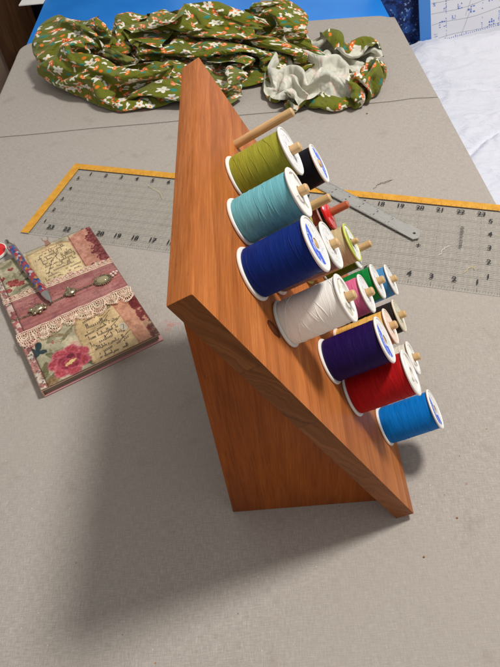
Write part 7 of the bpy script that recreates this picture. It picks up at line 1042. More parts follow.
-4,0,0,4,3,-5,-3,3,-2,-2,-1,1,0,-1,2,-1,-1,4,-3,0,-1,3,3,1,-1,-5,0,1,-1,0,0,4,4,3,0,-3,-2,-6,0,0,3,1,0,-1,3,-1,2,0,2,-3,4,-4,2,-1,-2,-2,-3,-1,1,-2,1,1,1,3,5,-1,0,-1,0,-5,1,5,-3,3,1,1,0,-7,6,-6,-2,-1,3,2,4,3,-1,1,0,-3,-5,-1,0,3,3,-3,3,-2,-1,0,-2,-2,0,0,-1,6,5,-1,0,0,-1,-4,1,-1,1,0,2,1,-2,3,-6,5,-3,-2,-1,
2,-3,2,3,-3,-6,2,-3,1,1,-1,-2,1,1,-2,1,0,0,5,0,3,-3,0,0,-4,1,4,2,-4,-3,-1,0,2,-1,6,1,5,0,-4,-2,-4,0,3,-1,0,2,1,4,1,-2,-2,3,-1,-9,0,0,-2,5,-4,7,-3,-4,1,-1,0,0,-2,1,0,0,0,0,2,2,2,4,1,-1,-2,1,-2,0,0,3,2,-7,4,-1,-3,-2,-2,3,0,2,0,3,-3,1,-1,-1,-1,2,-3,3,-4,0,1,-3,0,2,4,0,0,-4,4,1,2,-2,5,-7,3,0,-1,0,5,
1,3,-3,0,-7,4,-4,1,1,0,-2,3,-3,2,3,4,1,0,1,-1,-3,2,-3,-1,5,-1,1,-6,1,-1,-3,-1,2,7,-6,10,-4,-2,-1,1,1,0,-3,0,6,0,1,-1,-1,2,-1,-1,-3,-4,1,-3,5,-4,6,-7,7,-3,-3,-1,1,-2,5,-5,-1,4,2,0,-1,-1,-2,1,4,4,-5,-2,8,0,0,1,-1,0,-2,-4,-3,0,2,5,2,-3,0,0,-1,0,2,-4,1,-5,-1,3,0,-2,0,1,1,-1,-3,7,-1,4,-6,7,-4,5,-3,1,0,-1,0,4,-1,
1,5,-3,-8,5,-5,1,4,-4,-1,3,-3,5,2,3,0,-1,2,-3,2,0,0,0,-3,-2,6,-5,-2,-2,0,-1,1,0,1,4,-6,0,2,-1,2,-1,0,0,6,1,-1,1,2,0,-1,0,-2,-5,-2,-1,2,1,3,-3,-1,-1,3,-6,1,0,1,0,1,0,1,-4,0,1,0,1,-1,0,0,4,1,-4,2,6,-5,2,5,-8,-1,4,1,0,-2,1,1,1,-1,-2,1,2,0,0,-3,0,-5,4,0,-3,3,3,-3,4,-5,-3,5,5,-5,6,-1,0,1,-1,0,1,0,-2,
5,-6,2,-4,-3,9,-2,-2,5,1,0,0,-2,0,-1,0,2,-2,3,-2,2,0,0,-1,0,-1,-5,0,-1,0,2,-2,1,-1,-2,2,-1,2,0,0,0,-1,7,0,1,0,0,-1,1,1,-3,-4,-4,4,-4,0,0,0,0,2,-3,-1,2,1,-2,3,0,0,1,1,5,0,-2,-5,0,1,0,1,1,5,0,1,0,0,-1,-3,1,0,-5,2,1,2,-4,4,-1,-1,1,-4,5,2,-1,1,-6,1,-2,-1,5,0,-2,1,-1,6,-1,-6,3,4,-3,0,0,-3,7,-6,4,1,-6,
0,1,-2,4,3,-5,1,2,0,0,0,1,0,-1,0,0,-1,2,-1,2,-4,-1,2,1,1,-6,-1,-1,2,0,-1,-1,0,-1,1,-2,5,-3,3,-2,0,7,0,-1,-1,3,-4,-1,1,-1,-3,-2,1,4,-5,1,1,0,-1,-5,0,0,2,0,2,-1,-2,6,0,-1,-1,-2,5,2,3,0,1,0,-2,2,0,0,-5,4,-6,-5,7,-1,3,-3,3,0,0,-1,0,-1,2,0,-3,3,2,-1,0,1,-3,4,-4,-2,-1,2,0,0,-1,5,-1,-4,0,-2,5,1,-3,5,-3,0,0,
1,-1,5,0,-4,-3,4,1,-1,2,1,1,0,0,-4,1,-1,1,1,0,2,-2,-1,3,-4,-5,0,0,-1,1,1,-1,0,-1,-1,5,-2,-1,0,0,2,0,1,6,-1,-1,1,0,-3,-6,-2,0,3,-3,2,1,0,1,-1,-1,-4,5,3,-1,-3,-3,1,0,3,0,0,-1,0,6,1,2,1,1,0,-1,1,-1,0,-1,1,-2,-7,7,-2,0,1,0,3,-8,-4,0,0,1,-1,1,6,3,0,-2,4,0,0,0,-1,0,-4,0,4,-6,0,6,-3,4,-4,5,0,0,-1,-4,0,
3,2,-1,-2,-2,3,2,-1,1,-1,1,1,0,0,0,-5,2,-2,0,-3,2,5,0,-1,-8,2,-1,1,1,0,-2,0,-1,-2,5,-3,0,4,-1,2,-2,3,1,-1,-1,1,0,-2,-6,-1,-1,3,0,-1,8,0,-5,0,-4,5,8,0,0,0,0,0,-5,2,-10,2,-1,4,0,-3,1,-1,0,1,0,2,-2,2,5,0,-2,3,0,-6,6,-2,1,-2,-3,8,-6,0,-2,-4,1,4,1,3,3,-3,3,-1,1,-1,-2,-4,4,0,1,3,-1,-3,5,-2,1,-1,-2,2,-5,1,0,
4,-1,-2,0,3,2,0,0,-1,1,0,-1,1,0,0,0,-4,-1,0,3,1,-2,-6,1,2,-3,0,0,0,1,0,-1,-3,3,-2,2,2,-5,-1,1,11,-1,0,-2,0,-4,-2,-2,-1,1,3,-1,-1,10,0,-4,0,-8,5,7,-5,-2,-1,1,2,-4,7,-4,5,-9,2,2,-1,3,-7,1,-1,0,0,-2,3,5,-1,1,-3,-2,1,7,-5,7,0,1,-3,-6,3,-2,-1,1,2,-4,-1,3,-4,8,1,-4,2,1,-3,4,1,-2,0,2,0,2,1,0,0,0,-1,-2,1,-2,0,
3,1,-1,1,3,0,-1,0,0,0,0,1,-1,0,0,-1,0,0,-1,-2,1,-3,-1,0,-2,-1,1,0,0,1,-1,1,-2,0,1,-2,-1,0,6,1,-5,3,-1,0,-3,-1,3,-2,0,1,1,-2,7,3,-9,-1,2,5,1,-5,1,0,1,-2,-5,5,1,-3,1,0,-3,0,-1,2,1,-2,1,-2,0,3,5,0,0,-1,3,-1,-1,-5,9,-1,0,-1,3,0,0,0,0,-1,-8,0,2,-2,3,3,-1,2,-7,3,2,2,-1,-1,0,2,-1,0,0,1,2,0,0,-2,-1,-1,1,
-7,8,1,5,0,0,-1,0,-1,0,0,1,0,0,0,1,-1,0,-1,1,-4,-6,5,-4,-1,1,4,0,-1,-2,1,0,-2,-3,-1,3,-2,1,1,2,0,-1,0,-3,0,5,-3,-3,4,1,-3,4,5,-7,6,7,-2,0,-1,0,0,1,-1,1,1,-5,-9,-1,0,2,-1,2,-3,0,5,0,-2,-2,5,1,0,-4,2,1,1,0,0,3,-5,3,-2,4,-4,2,4,-2,-2,1,0,2,-7,-5,3,-3,2,0,6,0,6,-6,0,4,-1,-3,2,-1,-2,-1,-5,3,3,2,2,-1,0,
3,-1,6,-1,1,-2,0,-4,4,-1,-1,1,0,1,-1,-2,3,0,0,-3,-7,9,-2,-7,4,0,-5,0,1,4,0,-1,-1,-1,-2,0,0,3,-1,0,0,-2,-1,1,1,1,-2,2,1,-3,3,3,-2,3,4,0,2,-2,-4,2,0,-1,0,0,2,4,0,-2,-6,-4,0,-4,2,0,1,-3,1,6,-1,-1,-4,4,0,1,-1,5,1,-3,3,0,-3,-5,5,3,-3,2,-1,1,2,-7,-5,1,3,0,-2,0,0,0,1,7,-1,-2,-2,-1,-3,0,0,1,1,-1,0,1,4,3,-1,
6,0,1,0,-1,0,-4,2,0,2,0,-4,3,-6,3,4,0,0,-1,-3,4,-4,-4,-2,1,1,1,3,0,-4,1,2,1,3,-6,-7,0,2,0,-1,2,1,3,-4,2,0,-2,4,-3,3,3,4,1,0,1,-3,-2,-2,2,-2,-3,1,-1,-2,-1,3,3,2,3,-1,-8,-2,3,-5,-1,6,4,0,-4,-4,4,0,0,0,4,-2,-1,4,2,-2,3,-4,1,-5,2,-2,6,-3,-2,-1,3,-2,-2,-2,0,3,1,1,-3,0,0,-1,-2,1,1,-1,0,0,6,1,-7,0,0,8,1,
3,1,1,1,0,-1,0,0,-2,2,1,-3,-1,5,-1,1,1,-3,-5,5,-1,-4,-4,6,-3,0,1,-3,1,5,0,-1,-2,-6,7,7,-2,-3,-3,4,1,-2,-4,-1,2,-6,3,-2,2,3,3,-1,1,2,0,-2,-2,2,0,-2,0,-4,-1,1,4,-3,0,0,0,5,1,-5,-3,3,1,0,-1,0,-6,7,-1,-3,1,3,0,-2,5,1,-1,0,-5,5,-5,4,-3,4,-3,1,3,1,0,3,0,0,-8,1,1,-1,-3,0,-3,0,0,1,1,-2,2,-1,0,1,0,1,0,1,5,
3,1,0,1,-2,2,0,1,0,-2,2,0,-1,1,1,0,-3,-1,0,-8,3,-2,6,-2,-1,2,1,2,0,-1,0,0,0,0,4,-1,4,-2,-4,-1,-6,-2,1,1,-1,-1,-1,2,4,3,1,1,0,1,-3,-2,2,0,0,0,-4,5,0,-1,-4,-3,-2,3,1,-1,4,4,-3,-1,-1,-4,0,0,8,-5,-5,4,1,-1,-2,5,3,0,0,-6,3,-3,2,1,1,-3,-4,-1,-1,2,0,-1,1,5,6,-3,-4,-2,6,-7,4,-6,1,0,2,3,-5,2,0,-2,8,-5,1,-1,6,
3,0,1,-1,2,0,0,1,0,-3,-6,9,0,1,1,-7,-4,-5,0,9,-3,3,-4,-1,8,1,1,-1,-1,-4,1,0,1,6,-7,-5,-3,2,8,-6,1,-3,1,1,-6,6,1,5,3,1,1,-1,-1,-4,-4,-1,-2,2,1,2,3,-6,3,-3,-2,0,0,-1,1,-1,0,-1,1,-2,2,6,0,0,-3,-2,5,-2,0,-2,6,3,-6,3,-2,0,3,-2,2,-6,-1,2,1,-1,-1,-3,1,7,-3,0,3,1,3,-6,-6,5,-2,-1,0,-1,-2,1,5,-1,1,0,2,4,-1,-3,0,
2,1,-1,-5,3,5,2,-2,1,1,-2,-7,0,1,-3,1,-2,4,-1,-5,2,2,1,-1,2,-1,-2,-1,-1,0,0,1,0,-3,1,1,0,1,-3,2,1,0,-4,2,4,-1,6,3,-2,2,0,-5,0,-3,-2,0,0,-1,0,2,-1,2,-2,1,-1,0,1,-1,-1,1,2,1,0,1,-1,0,-2,0,5,-1,-4,2,0,4,-7,2,4,0,0,0,0,3,-8,3,-2,-1,1,0,0,0,3,0,3,-1,-1,0,1,3,-4,-6,1,1,-2,-2,4,1,-2,3,-1,3,-1,2,2,0,-3,
5,-3,0,0,2,-2,3,2,-4,2,3,-1,-4,-8,-3,1,7,-3,0,0,-2,4,-2,4,-9,0,1,1,1,1,3,1,-1,-4,0,0,0,-1,0,1,4,-1,0,4,2,-2,2,-3,2,-4,1,3,-8,-1,0,-1,3,3,1,-3,2,0,-5,7,-2,-1,-1,0,3,-2,-2,1,2,0,-1,-1,3,-3,0,4,-1,1,-2,0,4,-5,4,-3,-3,5,-2,-4,5,-4,4,-5,0,0,0,3,3,0,1,0,0,2,-3,-3,5,-3,-6,6,-2,4,-5,0,5,0,1,0,-3,0,0,5,-3,
4,-2,-5,8,-3,3,1,-3,4,-3,1,3,-2,1,0,-2,-8,1,3,-3,-3,1,3,-5,1,-1,0,1,2,1,-2,-2,3,1,-3,1,2,-1,3,0,0,-1,1,1,-3,5,-6,0,0,4,-3,-4,0,0,2,5,1,-3,-2,-2,0,1,4,-7,10,-3,-1,-1,-1,3,3,-1,-4,1,2,-1,-5,1,0,3,3,-4,3,-5,-1,4,-1,-1,3,-4,1,-1,-2,4,-2,0,-1,1,1,3,1,-1,1,1,1,-1,-6,3,2,1,-1,-4,6,-1,-1,2,-1,-1,0,-3,4,-1,1,-1,0,
6,-1,-1,0,2,-2,1,1,0,1,1,-2,0,-3,-3,-2,1,3,-4,-1,-1,0,-2,1,0,2,0,-1,-1,0,-1,3,-2,-1,4,1,4,0,-6,3,-1,0,3,-5,0,-2,7,-2,1,-4,-2,-1,4,2,0,-2,-2,-3,4,-1,1,-2,1,6,-7,8,-3,2,3,-1,-2,-3,2,-1,-3,-1,1,2,-1,-2,2,2,-4,0,2,1,-1,-1,1,0,-5,4,-2,-1,3,1,-1,-1,4,2,0,-4,3,-1,-1,1,2,-1,-1,2,-1,1,1,-6,6,-2,1,1,-2,-2,-1,3,1,-3,3,
7,-1,-1,-4,0,2,1,-4,1,0,-2,0,1,-1,0,0,1,-5,4,-2,-1,-1,1,0,0,0,1,0,-1,-1,1,-3,3,8,2,-4,-2,-3,5,-6,3,2,-3,1,1,2,-2,5,-4,-7,1,0,-2,1,0,0,0,6,-4,1,-1,3,3,-1,3,-7,6,4,-4,-4,0,5,1,0,0,-1,-4,-1,-2,1,3,-4,1,2,1,-3,0,-1,-1,-2,1,1,0,-2,1,4,-1,0,5,-1,-5,2,-1,1,1,0,2,1,-6,2,3,3,-2,-1,0,0,-1,-5,2,3,-1,0,-3,1,3,
6,-3,2,-3,1,-2,-2,6,-10,2,-2,0,0,4,1,0,-1,1,-2,0,-2,0,-1,3,-1,2,-2,-2,2,-2,-1,6,6,0,-2,0,-6,7,-6,1,0,4,-4,2,4,0,0,-4,-3,2,-6,6,-1,2,-5,3,-4,-2,1,3,-1,3,1,-4,2,0,5,-1,-3,6,0,-1,-1,-1,-1,-2,-2,1,-1,2,-2,2,0,-4,1,1,-1,1,-3,0,0,2,-1,-1,-1,2,6,-1,-3,2,3,-1,-1,0,-3,1,1,-2,2,3,1,-1,-3,3,0,0,-7,3,-3,2,2,-1,-1,1,1,
5,0,0,-2,-6,-3,-1,2,7,-7,4,-4,3,-2,1,0,-1,4,-3,0,1,-2,1,0,2,-2,0,1,-3,1,6,3,0,-5,4,1,2,-3,1,-5,-5,1,8,3,-2,-4,1,-6,0,2,7,-3,-1,0,-2,-5,4,-5,1,1,6,-1,-5,6,-4,2,2,-3,7,-2,0,0,1,-1,-1,-4,1,-1,2,1,-2,0,0,3,-7,1,1,-2,0,0,0,0,1,0,-1,0,5,3,0,-2,0,0,0,-1,3,-7,3,-1,3,1,1,1,0,-1,0,-3,6,-3,0,-3,-2,-1,3,1,-3,
3,2,-1,1,1,0,-3,-8,-1,7,-5,1,-1,0,1,-1,2,1,-2,0,0,-1,1,-1,0,0,-1,0,0,7,2,1,-1,1,-9,0,1,3,1,0,0,3,2,-4,1,-2,-1,5,-2,3,-1,-5,4,-3,3,-5,-5,5,-4,1,-1,1,-1,2,-1,6,-2,0,1,1,0,-3,-1,0,1,2,-2,0,4,-5,-1,0,0,-2,6,-5,1,3,-3,1,-3,1,0,2,6,-3,-2,6,-2,3,-1,-2,-1,1,-5,6,-8,4,1,-1,4,-5,5,2,-8,4,1,4,0,1,-1,-2,-5,-1,-3,
1,4,-3,2,-3,-6,7,2,-3,-7,5,1,-4,1,-2,7,1,-6,0,0,1,-1,0,1,-1,-2,0,0,8,1,0,0,-2,-3,1,-2,-1,-2,7,3,-3,-3,0,4,0,2,-6,0,6,1,-1,0,-5,-5,0,3,3,-5,2,1,-4,2,0,-2,1,2,0,3,-3,-1,-1,1,0,4,-4,2,0,1,-1,-2,1,2,-2,1,-3,6,-5,-2,0,1,6,-7,3,2,-1,5,0,-1,-1,-3,3,2,-1,-6,1,0,8,-4,0,2,-4,3,-8,3,7,-5,1,-2,3,0,0,-1,2,-3,-3,
0,2,3,-3,-4,1,-2,-2,1,0,-1,2,0,-2,1,-2,3,0,0,1,0,-2,1,0,-1,-1,0,7,1,2,0,-2,-4,-2,1,0,1,-1,1,0,6,-3,-1,-1,0,-1,6,1,0,-2,0,0,1,-3,-3,-1,-3,6,-3,1,-1,0,4,-7,1,-1,-1,3,-1,1,2,0,4,-5,4,-5,2,1,-5,6,1,-7,1,1,2,-2,-3,1,0,4,5,2,-2,0,-1,-3,0,-1,5,-3,1,1,1,1,-2,-1,-1,4,-2,-1,1,-3,-1,-4,0,5,1,3,-2,-1,-3,-2,0,0,3,
2,-1,1,-1,1,-2,-3,1,-3,1,-2,1,0,1,4,0,-5,2,1,1,0,1,-3,-2,1,0,5,2,2,0,-2,-3,-1,1,-2,2,-1,-1,0,6,-6,5,-1,-1,0,2,-2,-2,-1,0,4,1,-4,0,1,-2,5,-7,7,-7,3,-1,-4,2,3,-1,-1,0,-1,2,1,4,-2,1,-6,5,-1,-2,5,-2,-6,7,-4,-2,-1,1,6,-6,2,2,-1,5,2,-2,0,0,0,-3,0,4,-3,0,1,2,1,-7,2,-4,7,-1,-2,-4,2,2,3,1,-1,-1,-4,-3,-2,3,-1,-1,6,
-4,3,2,-2,1,1,-3,0,1,-1,-2,-2,4,-3,0,1,4,-3,1,0,2,-2,-1,-1,-1,4,4,2,0,-2,-4,1,-2,2,-1,4,0,-3,-1,3,2,1,0,0,-1,0,0,1,1,0,-5,-4,0,1,-1,0,-1,5,-3,2,0,-3,3,2,2,0,-1,-6,5,2,0,-4,-4,0,5,-6,10,-5,1,-6,3,-1,1,-3,1,0,0,2,0,1,-3,-1,3,5,1,2,-1,-4,-4,-1,3,3,-5,3,4,2,-10,7,-1,-1,-5,2,2,5,-1,-1,-3,-5,-3,2,4,-1,-1,5,1,
-2,0,1,1,-1,1,3,-1,0,0,0,-3,-4,3,-4,0,3,1,0,0,0,-1,0,0,2,4,2,0,-1,-5,2,-4,0,2,3,-6,1,3,1,0,3,0,-2,-1,-1,1,0,0,-1,2,-6,1,0,3,-2,4,4,-1,2,0,-1,0,0,0,-8,0,1,6,-1,-5,-4,0,1,-2,-1,6,-4,9,-8,6,-5,0,-2,4,-2,-1,0,5,0,0,-1,3,-3,3,-4,2,0,6,-3,-4,-1,-1,4,-2,-6,1,6,3,-1,-7,2,4,3,-4,1,-3,-6,1,1,-1,0,1,6,0,0,
-1,-1,1,1,1,-1,-1,5,0,0,1,0,-1,0,-1,-7,1,0,1,1,-1,-1,0,2,3,2,2,-1,-6,0,-1,-1,4,-4,-1,2,2,1,-1,0,2,1,1,1,1,0,-1,0,-1,-8,0,-1,0,2,7,-3,-1,5,-3,-1,5,-2,-1,-4,6,0,-1,-3,-6,-1,0,-1,2,5,5,1,-3,-2,2,-4,3,-7,2,-2,0,3,-2,0,4,1,0,-4,6,-1,-1,-3,-4,2,1,6,0,-1,1,-8,7,3,0,-1,-8,2,5,3,1,-2,-5,-5,-1,1,0,1,2,4,1,-3,0,
0,-2,1,1,0,-1,1,-2,-1,0,-1,0,2,-1,0,0,0,2,0,-1,-1,0,2,2,3,2,-1,-2,-1,-1,-2,-1,-1,-1,5,0,4,-2,0,0,1,-1,2,1,-2,-1,1,-3,-5,-1,0,0,4,-6,2,9,-4,-1,2,1,-5,-1,2,4,-2,-1,0,-2,3,-3,3,2,-2,2,-2,0,1,-6,-1,0,0,1,0,0,3,-1,-2,3,0,-1,-3,3,1,-2,3,-2,-1,1,5,0,0,0,0,0,0,-1,3,-3,3,-1,3,-1,-1,-4,-5,-1,1,-2,5,1,3,0,0,-1,-2,
3,-2,-3,2,-1,0,-3,1,-1,-2,0,-1,0,3,0,3,-4,1,2,0,0,1,1,2,3,0,-1,-6,0,2,-2,2,-3,0,0,4,-1,6,-8,0,-1,1,-1,1,5,2,-6,-3,-1,0,1,5,-5,6,0,-6,5,-4,-2,0,0,2,-3,0,0,0,0,1,-2,4,-1,0,1,-2,-2,-1,1,0,0,1,1,5,-4,5,2,-6,3,-3,0,-1,0,1,0,-2,1,-2,4,2,1,2,0,0,0,0,0,0,-5,-4,3,8,-5,3,-7,-1,0,0,5,1,2,1,-2,0,-3,4,-7,
-1,-1,-1,2,-1,-1,-1,0,0,1,0,-1,0,-1,0,0,2,-1,0,2,1,1,2,2,1,-1,-4,2,-3,-3,0,2,-1,3,5,-1,0,-7,3,-5,1,0,1,2,0,-2,-1,1,-1,6,-1,-6,2,1,-1,4,-6,-1,0,-1,1,0,1,0,0,0,-1,1,-1,1,0,0,3,-1,1,0,-1,-3,2,2,5,-6,2,-1,-1,-3,2,-1,0,-1,2,2,-4,1,0,1,6,-1,-2,-1,1,1,-5,10,-5,-5,0,0,0,0,6,-1,2,0,-3,1,-1,4,0,-1,1,-1,-1,-1,-4,
-1,-1,0,0,-2,1,0,-2,3,-1,-2,1,1,-2,0,7,-5,-1,1,3,-1,2,1,2,-1,-2,-3,0,2,-2,0,-1,4,-1,0,5,-8,8,1,-3,-1,-2,0,-2,0,-3,1,1,6,-7,-1,3,5,-1,-1,-7,1,1,1,3,1,0,-1,-3,1,-1,2,-5,7,-3,-1,0,-3,-1,-1,0,0,4,3,5,-4,4,0,-6,-1,4,-4,-3,1,2,1,-3,1,0,-1,5,0,0,-1,1,-3,1,0,-1,-3,0,0,1,2,0,0,-5,6,0,3,5,-1,-3,0,0,-1,1,0,-6,-1,
-4,4,-2,-1,0,1,3,-2,-4,0,0,2,-2,0,4,0,-1,0,1,1,0,3,0,1,-5,-4,0,-1,1,3,4,-4,-1,3,0,-2,1,-3,2,8,-2,1,0,-3,-6,-1,2,1,-2,0,6,2,-2,-3,-4,2,2,1,0,1,-3,-1,1,3,-2,2,-4,6,-6,3,2,3,-1,-2,2,-4,-1,2,2,-7,0,-1,2,5,-5,-3,-1,3,5,-7,1,0,0,0,1,2,0,1,3,-2,1,-7,6,-8,2,2,1,1,-3,-1,-1,2,-3,9,6,0,0,-4,-1,2,0,-3,-1,-4,1,
-2,-1,3,-6,2,5,-3,-4,1,1,1,-2,0,5,-1,-1,0,0,1,1,2,0,0,-6,-2,0,4,0,-1,0,-3,9,-3,0,0,-4,6,0,1,-1,2,-1,-4,-3,-2,0,-1,0,1,5,-3,1,-1,0,2,2,3,1,-3,-4,2,2,-1,0,0,-2,5,-4,1,2,-1,1,-2,5,-4,-1,4,0,-1,0,-1,-2,1,-4,-4,1,3,4,0,3,-6,3,-7,4,3,-3,-1,-1,0,0,-3,6,-4,0,-2,0,-1,0,-1,1,0,2,-1,-1,-1,4,-1,10,-3,0,-1,0,-2,-1,1,
-4,1,0,0,1,-1,-5,2,0,1,1,0,0,0,4,-2,1,-1,1,0,2,-5,-1,-1,0,1,0,1,-1,-1,3,2,2,0,-1,4,1,-2,2,-1,-3,-4,-4,0,1,-1,1,-1,1,1,1,-2,3,4,-1,0,0,-1,4,-3,0,-1,1,-1,4,-2,0,-2,1,-1,5,-4,3,-7,-1,6,1,3,0,0,-2,0,-6,-3,3,6,-3,2,-9,3,4,-7,4,0,-2,3,-2,0,-1,0,1,0,-3,0,0,0,2,-2,1,0,-1,0,1,-1,1,0,5,-7,6,1,2,-2,-4,4,-1,
-2,-2,2,0,2,-7,1,1,2,-1,-1,1,0,2,-3,2,1,1,0,0,1,0,2,1,-3,-4,-2,-1,2,9,-4,-4,7,3,-5,2,-4,4,0,-2,-4,-2,5,-2,-2,5,0,-4,-3,4,0,0,6,-5,2,-1,-2,3,-3,2,1,-1,0,4,-6,4,-4,1,3,1,-7,-3,1,6,7,4,0,-8,-2,0,-2,-3,-1,5,1,-6,4,-3,2,-2,-1,0,6,-4,2,0,1,-2,0,0,-1,-6,1,1,1,2,4,-3,-2,-1,-1,0,4,-2,3,1,-6,6,0,0,-4,-2,2,-1,9,
-1,2,-7,4,-4,1,2,1,0,0,-1,-1,1,-3,1,2,0,2,0,-1,2,-1,-1,1,2,1,-4,-1,4,1,1,2,1,-1,2,-7,2,1,-3,-3,1,2,-5,4,2,-5,1,0,6,-7,-2,5,0,2,1,0,-2,-4,2,2,-1,2,3,-7,3,0,-1,1,-1,-4,3,7,4,-2,1,-5,-3,6,-5,-4,-2,0,2,-3,0,0,0,1,1,-1,4,2,-5,3,-1,-1,0,1,-1,-4,-1,1,0,1,3,3,-2,7,-3,-4,-1,-1,-1,4,0,0,0,0,0,-4,-1,0,0,7,-8,
2,-5,2,-4,0,1,1,-1,-1,4,-1,4,4,-3,-5,-3,3,1,0,1,0,0,1,-2,1,-2,0,2,4,-6,8,-4,0,3,-2,4,-1,-9,-3,0,2,1,3,-3,-2,1,-2,5,-6,2,4,0,0,6,1,1,0,0,-1,0,1,-1,-9,2,0,1,-1,3,-4,6,0,1,-6,6,-2,1,0,-6,-3,-1,4,6,1,1,-1,-1,1,-5,-2,-2,-1,-1,4,-1,0,0,0,-1,-4,0,0,0,1,5,4,0,-2,2,4,0,0,-5,-1,-1,-1,0,2,-1,-1,-5,1,-1,6,-5,9,
-2,2,-5,0,1,3,0,-1,4,-4,7,2,-2,-1,1,1,-4,-2,3,-3,-1,1,0,0,-3,1,0,3,0,4,-3,3,-2,0,3,0,-2,0,-3,-4,-3,-1,-1,1,1,7,-3,-2,3,2,2,-5,0,1,3,1,2,1,0,-2,-3,-5,7,-3,0,-1,1,0,5,-4,3,-6,7,-2,-1,0,-5,-2,1,8,2,-5,-2,-1,1,5,-5,4,2,-2,-2,1,-3,0,-1,-1,-2,-2,1,1,2,2,4,-2,0,1,2,-3,3,2,-4,3,-2,1,-3,-3,5,1,-6,8,-7,-1,-3,5,-6,
-3,-1,-1,2,3,-2,0,4,-1,6,1,-1,-3,0,2,-4,0,-1,1,-2,0,0,0,-3,2,-1,4,4,-3,0,2,0,0,-1,-2,-1,-3,6,-2,2,-2,-1,-1,1,5,-10,7,-1,4,-2,-1,-1,-6,0,2,1,-1,-3,-1,0,0,4,2,1,-1,-2,6,-2,1,-3,-3,7,-1,-4,-3,-3,4,2,1,-6,-1,4,2,1,0,-2,2,-2,-3,8,3,0,0,-3,0,-5,-4,1,2,3,1,3,-2,1,0,-1,-1,3,-2,3,2,-1,1,-3,1,1,-2,-3,5,-3,0,-1,0,-4,7,
-3,-1,2,0,0,0,3,5,3,0,-1,-3,-1,-1,-2,-2,2,1,-2,4,-4,0,-3,3,-3,4,5,-2,1,0,-1,1,-1,-10,2,-2,6,3,1,1,1,1,0,0,-8,8,-7,5,-7,6,-1,1,-5,-3,0,0,1,-1,5,0,-2,3,-5,3,3,3,0,-4,-1,1,3,-3,-4,-6,-1,1,1,-3,1,1,1,2,-1,-1,0,-1,0,0,3,-2,2,2,2,3,0,4,-1,0,-1,-1,2,-1,1,-3,-1,1,-2,1,2,-1,0,3,2,0,0,-1,0,0,-3,-4,7,0,-5,1,0,
0,-4,1,2,-2,5,5,1,0,0,-2,-2,-1,0,-2,3,-2,1,-2,1,0,-1,-2,1,1,4,0,1,-1,-1,1,-3,-4,4,-8,7,2,-3,4,1,2,-1,-1,-6,4,-8,10,-2,-3,-1,-5,0,5,4,-8,-1,-2,4,2,-2,3,-1,3,3,1,1,-6,3,-2,4,-2,-8,-2,7,-1,-5,-1,9,-1,-1,-1,-3,5,1,-3,2,2,-4,0,-3,-1,0,0,0,0,4,8,-1,-3,1,0,0,1,1,-3,0,0,-1,1,2,1,-1,0,1,1,-1,0,0,-3,2,1,0,0,0,-3,
-1,2,-1,-2,7,0,2,0,1,-2,-3,-2,2,-1,0,-2,0,6,-2,-6,-1,4,-1,-2,6,2,-1,0,1,-1,-6,-5,-2,1,11,-2,-4,-4,-3,1,0,2,6,1,-3,1,-3,5,1,-8,10,-3,3,-2,5,-4,-2,-1,-5,5,3,3,1,0,-1,-2,-2,2,1,-1,-4,2,-2,-9,3,7,4,-4,-2,2,0,0,-4,0,3,4,-3,-2,1,1,-5,0,0,0,-1,-1,1,0,6,0,0,1,-1,4,1,-4,3,-1,-3,0,3,1,0,1,-1,1,0,0,0,0,-4,0,5,0,0,
0,0,1,2,0,4,0,0,0,-4,-1,2,-2,0,0,2,1,-6,-2,0,6,-3,1,2,3,-1,1,0,-1,-8,-4,-1,8,3,-6,-6,0,0,3,-1,0,1,1,1,2,8,-1,-10,0,3,0,7,0,0,0,2,0,2,-1,-1,0,-1,0,-1,3,-7,4,-1,-5,2,-5,-4,0,11,5,-4,-2,-4,3,-1,-1,0,0,0,2,0,-1,0,-3,-1,3,0,-3,0,-1,0,-1,7,0,2,0,1,0,0,-5,1,1,2,2,-2,1,1,0,0,1,0,-3,-1,2,3,-2,2,0,1,-10,
2,-1,2,0,2,1,0,-1,-7,4,1,-2,0,0,4,-3,-2,0,0,1,-2,4,0,2,0,0,0,-2,-9,0,-1,6,-4,-3,-1,1,0,1,0,3,8,-1,-8,2,6,-2,-5,5,-2,6,2,1,0,-2,2,0,0,-4,4,-3,1,0,2,-4,-5,6,1,-3,-2,0,-1,-2,4,2,-8,7,-6,6,0,-2,0,2,3,-1,-5,1,0,0,3,-4,1,-3,-2,0,0,0,-1,-1,4,2,1,1,0,-4,5,-1,0,0,1,1,-1,1,0,0,1,0,2,-1,0,-6,6,1,0,-8,4,
2,1,-1,2,1,0,-2,0,0,-4,-1,2,0,4,-3,-2,2,-1,1,2,2,-2,0,2,-1,-1,-2,-6,0,-2,-1,-2,1,1,2,4,5,-3,-2,0,0,5,1,0,-5,-5,1,-2,9,4,-2,3,1,0,-3,0,0,4,-6,3,1,-1,-5,5,1,-2,-2,-4,6,-11,5,0,4,-8,2,0,2,2,-1,3,2,-4,1,-4,2,-1,1,2,0,-1,-4,-2,2,-1,1,-1,0,0,0,1,0,0,3,4,1,-2,-1,0,0,1,0,0,-1,-1,-1,0,2,3,-2,2,-4,5,-4,1,4,
3,0,0,1,0,-5,0,1,-1,3,0,-2,-1,-2,0,4,-1,1,3,2,-1,-1,0,-6,-2,0,1,-3,1,0,3,2,0,4,-4,3,-2,2,-2,-3,0,0,7,1,0,-2,-2,-2,6,-3,3,-4,-2,4,2,1,0,-2,3,-2,-1,-3,3,0,-1,0,-3,0,-2,-3,2,2,-5,6,-2,-4,4,0,4,3,-3,2,-4,-2,0,1,-1,4,-7,5,3,-4,-1,-3,1,0,2,-1,-2,-1,2,1,1,-2,2,4,-1,-1,1,0,-2,1,1,1,0,0,0,-1,-2,0,4,-5,2,5,-4,
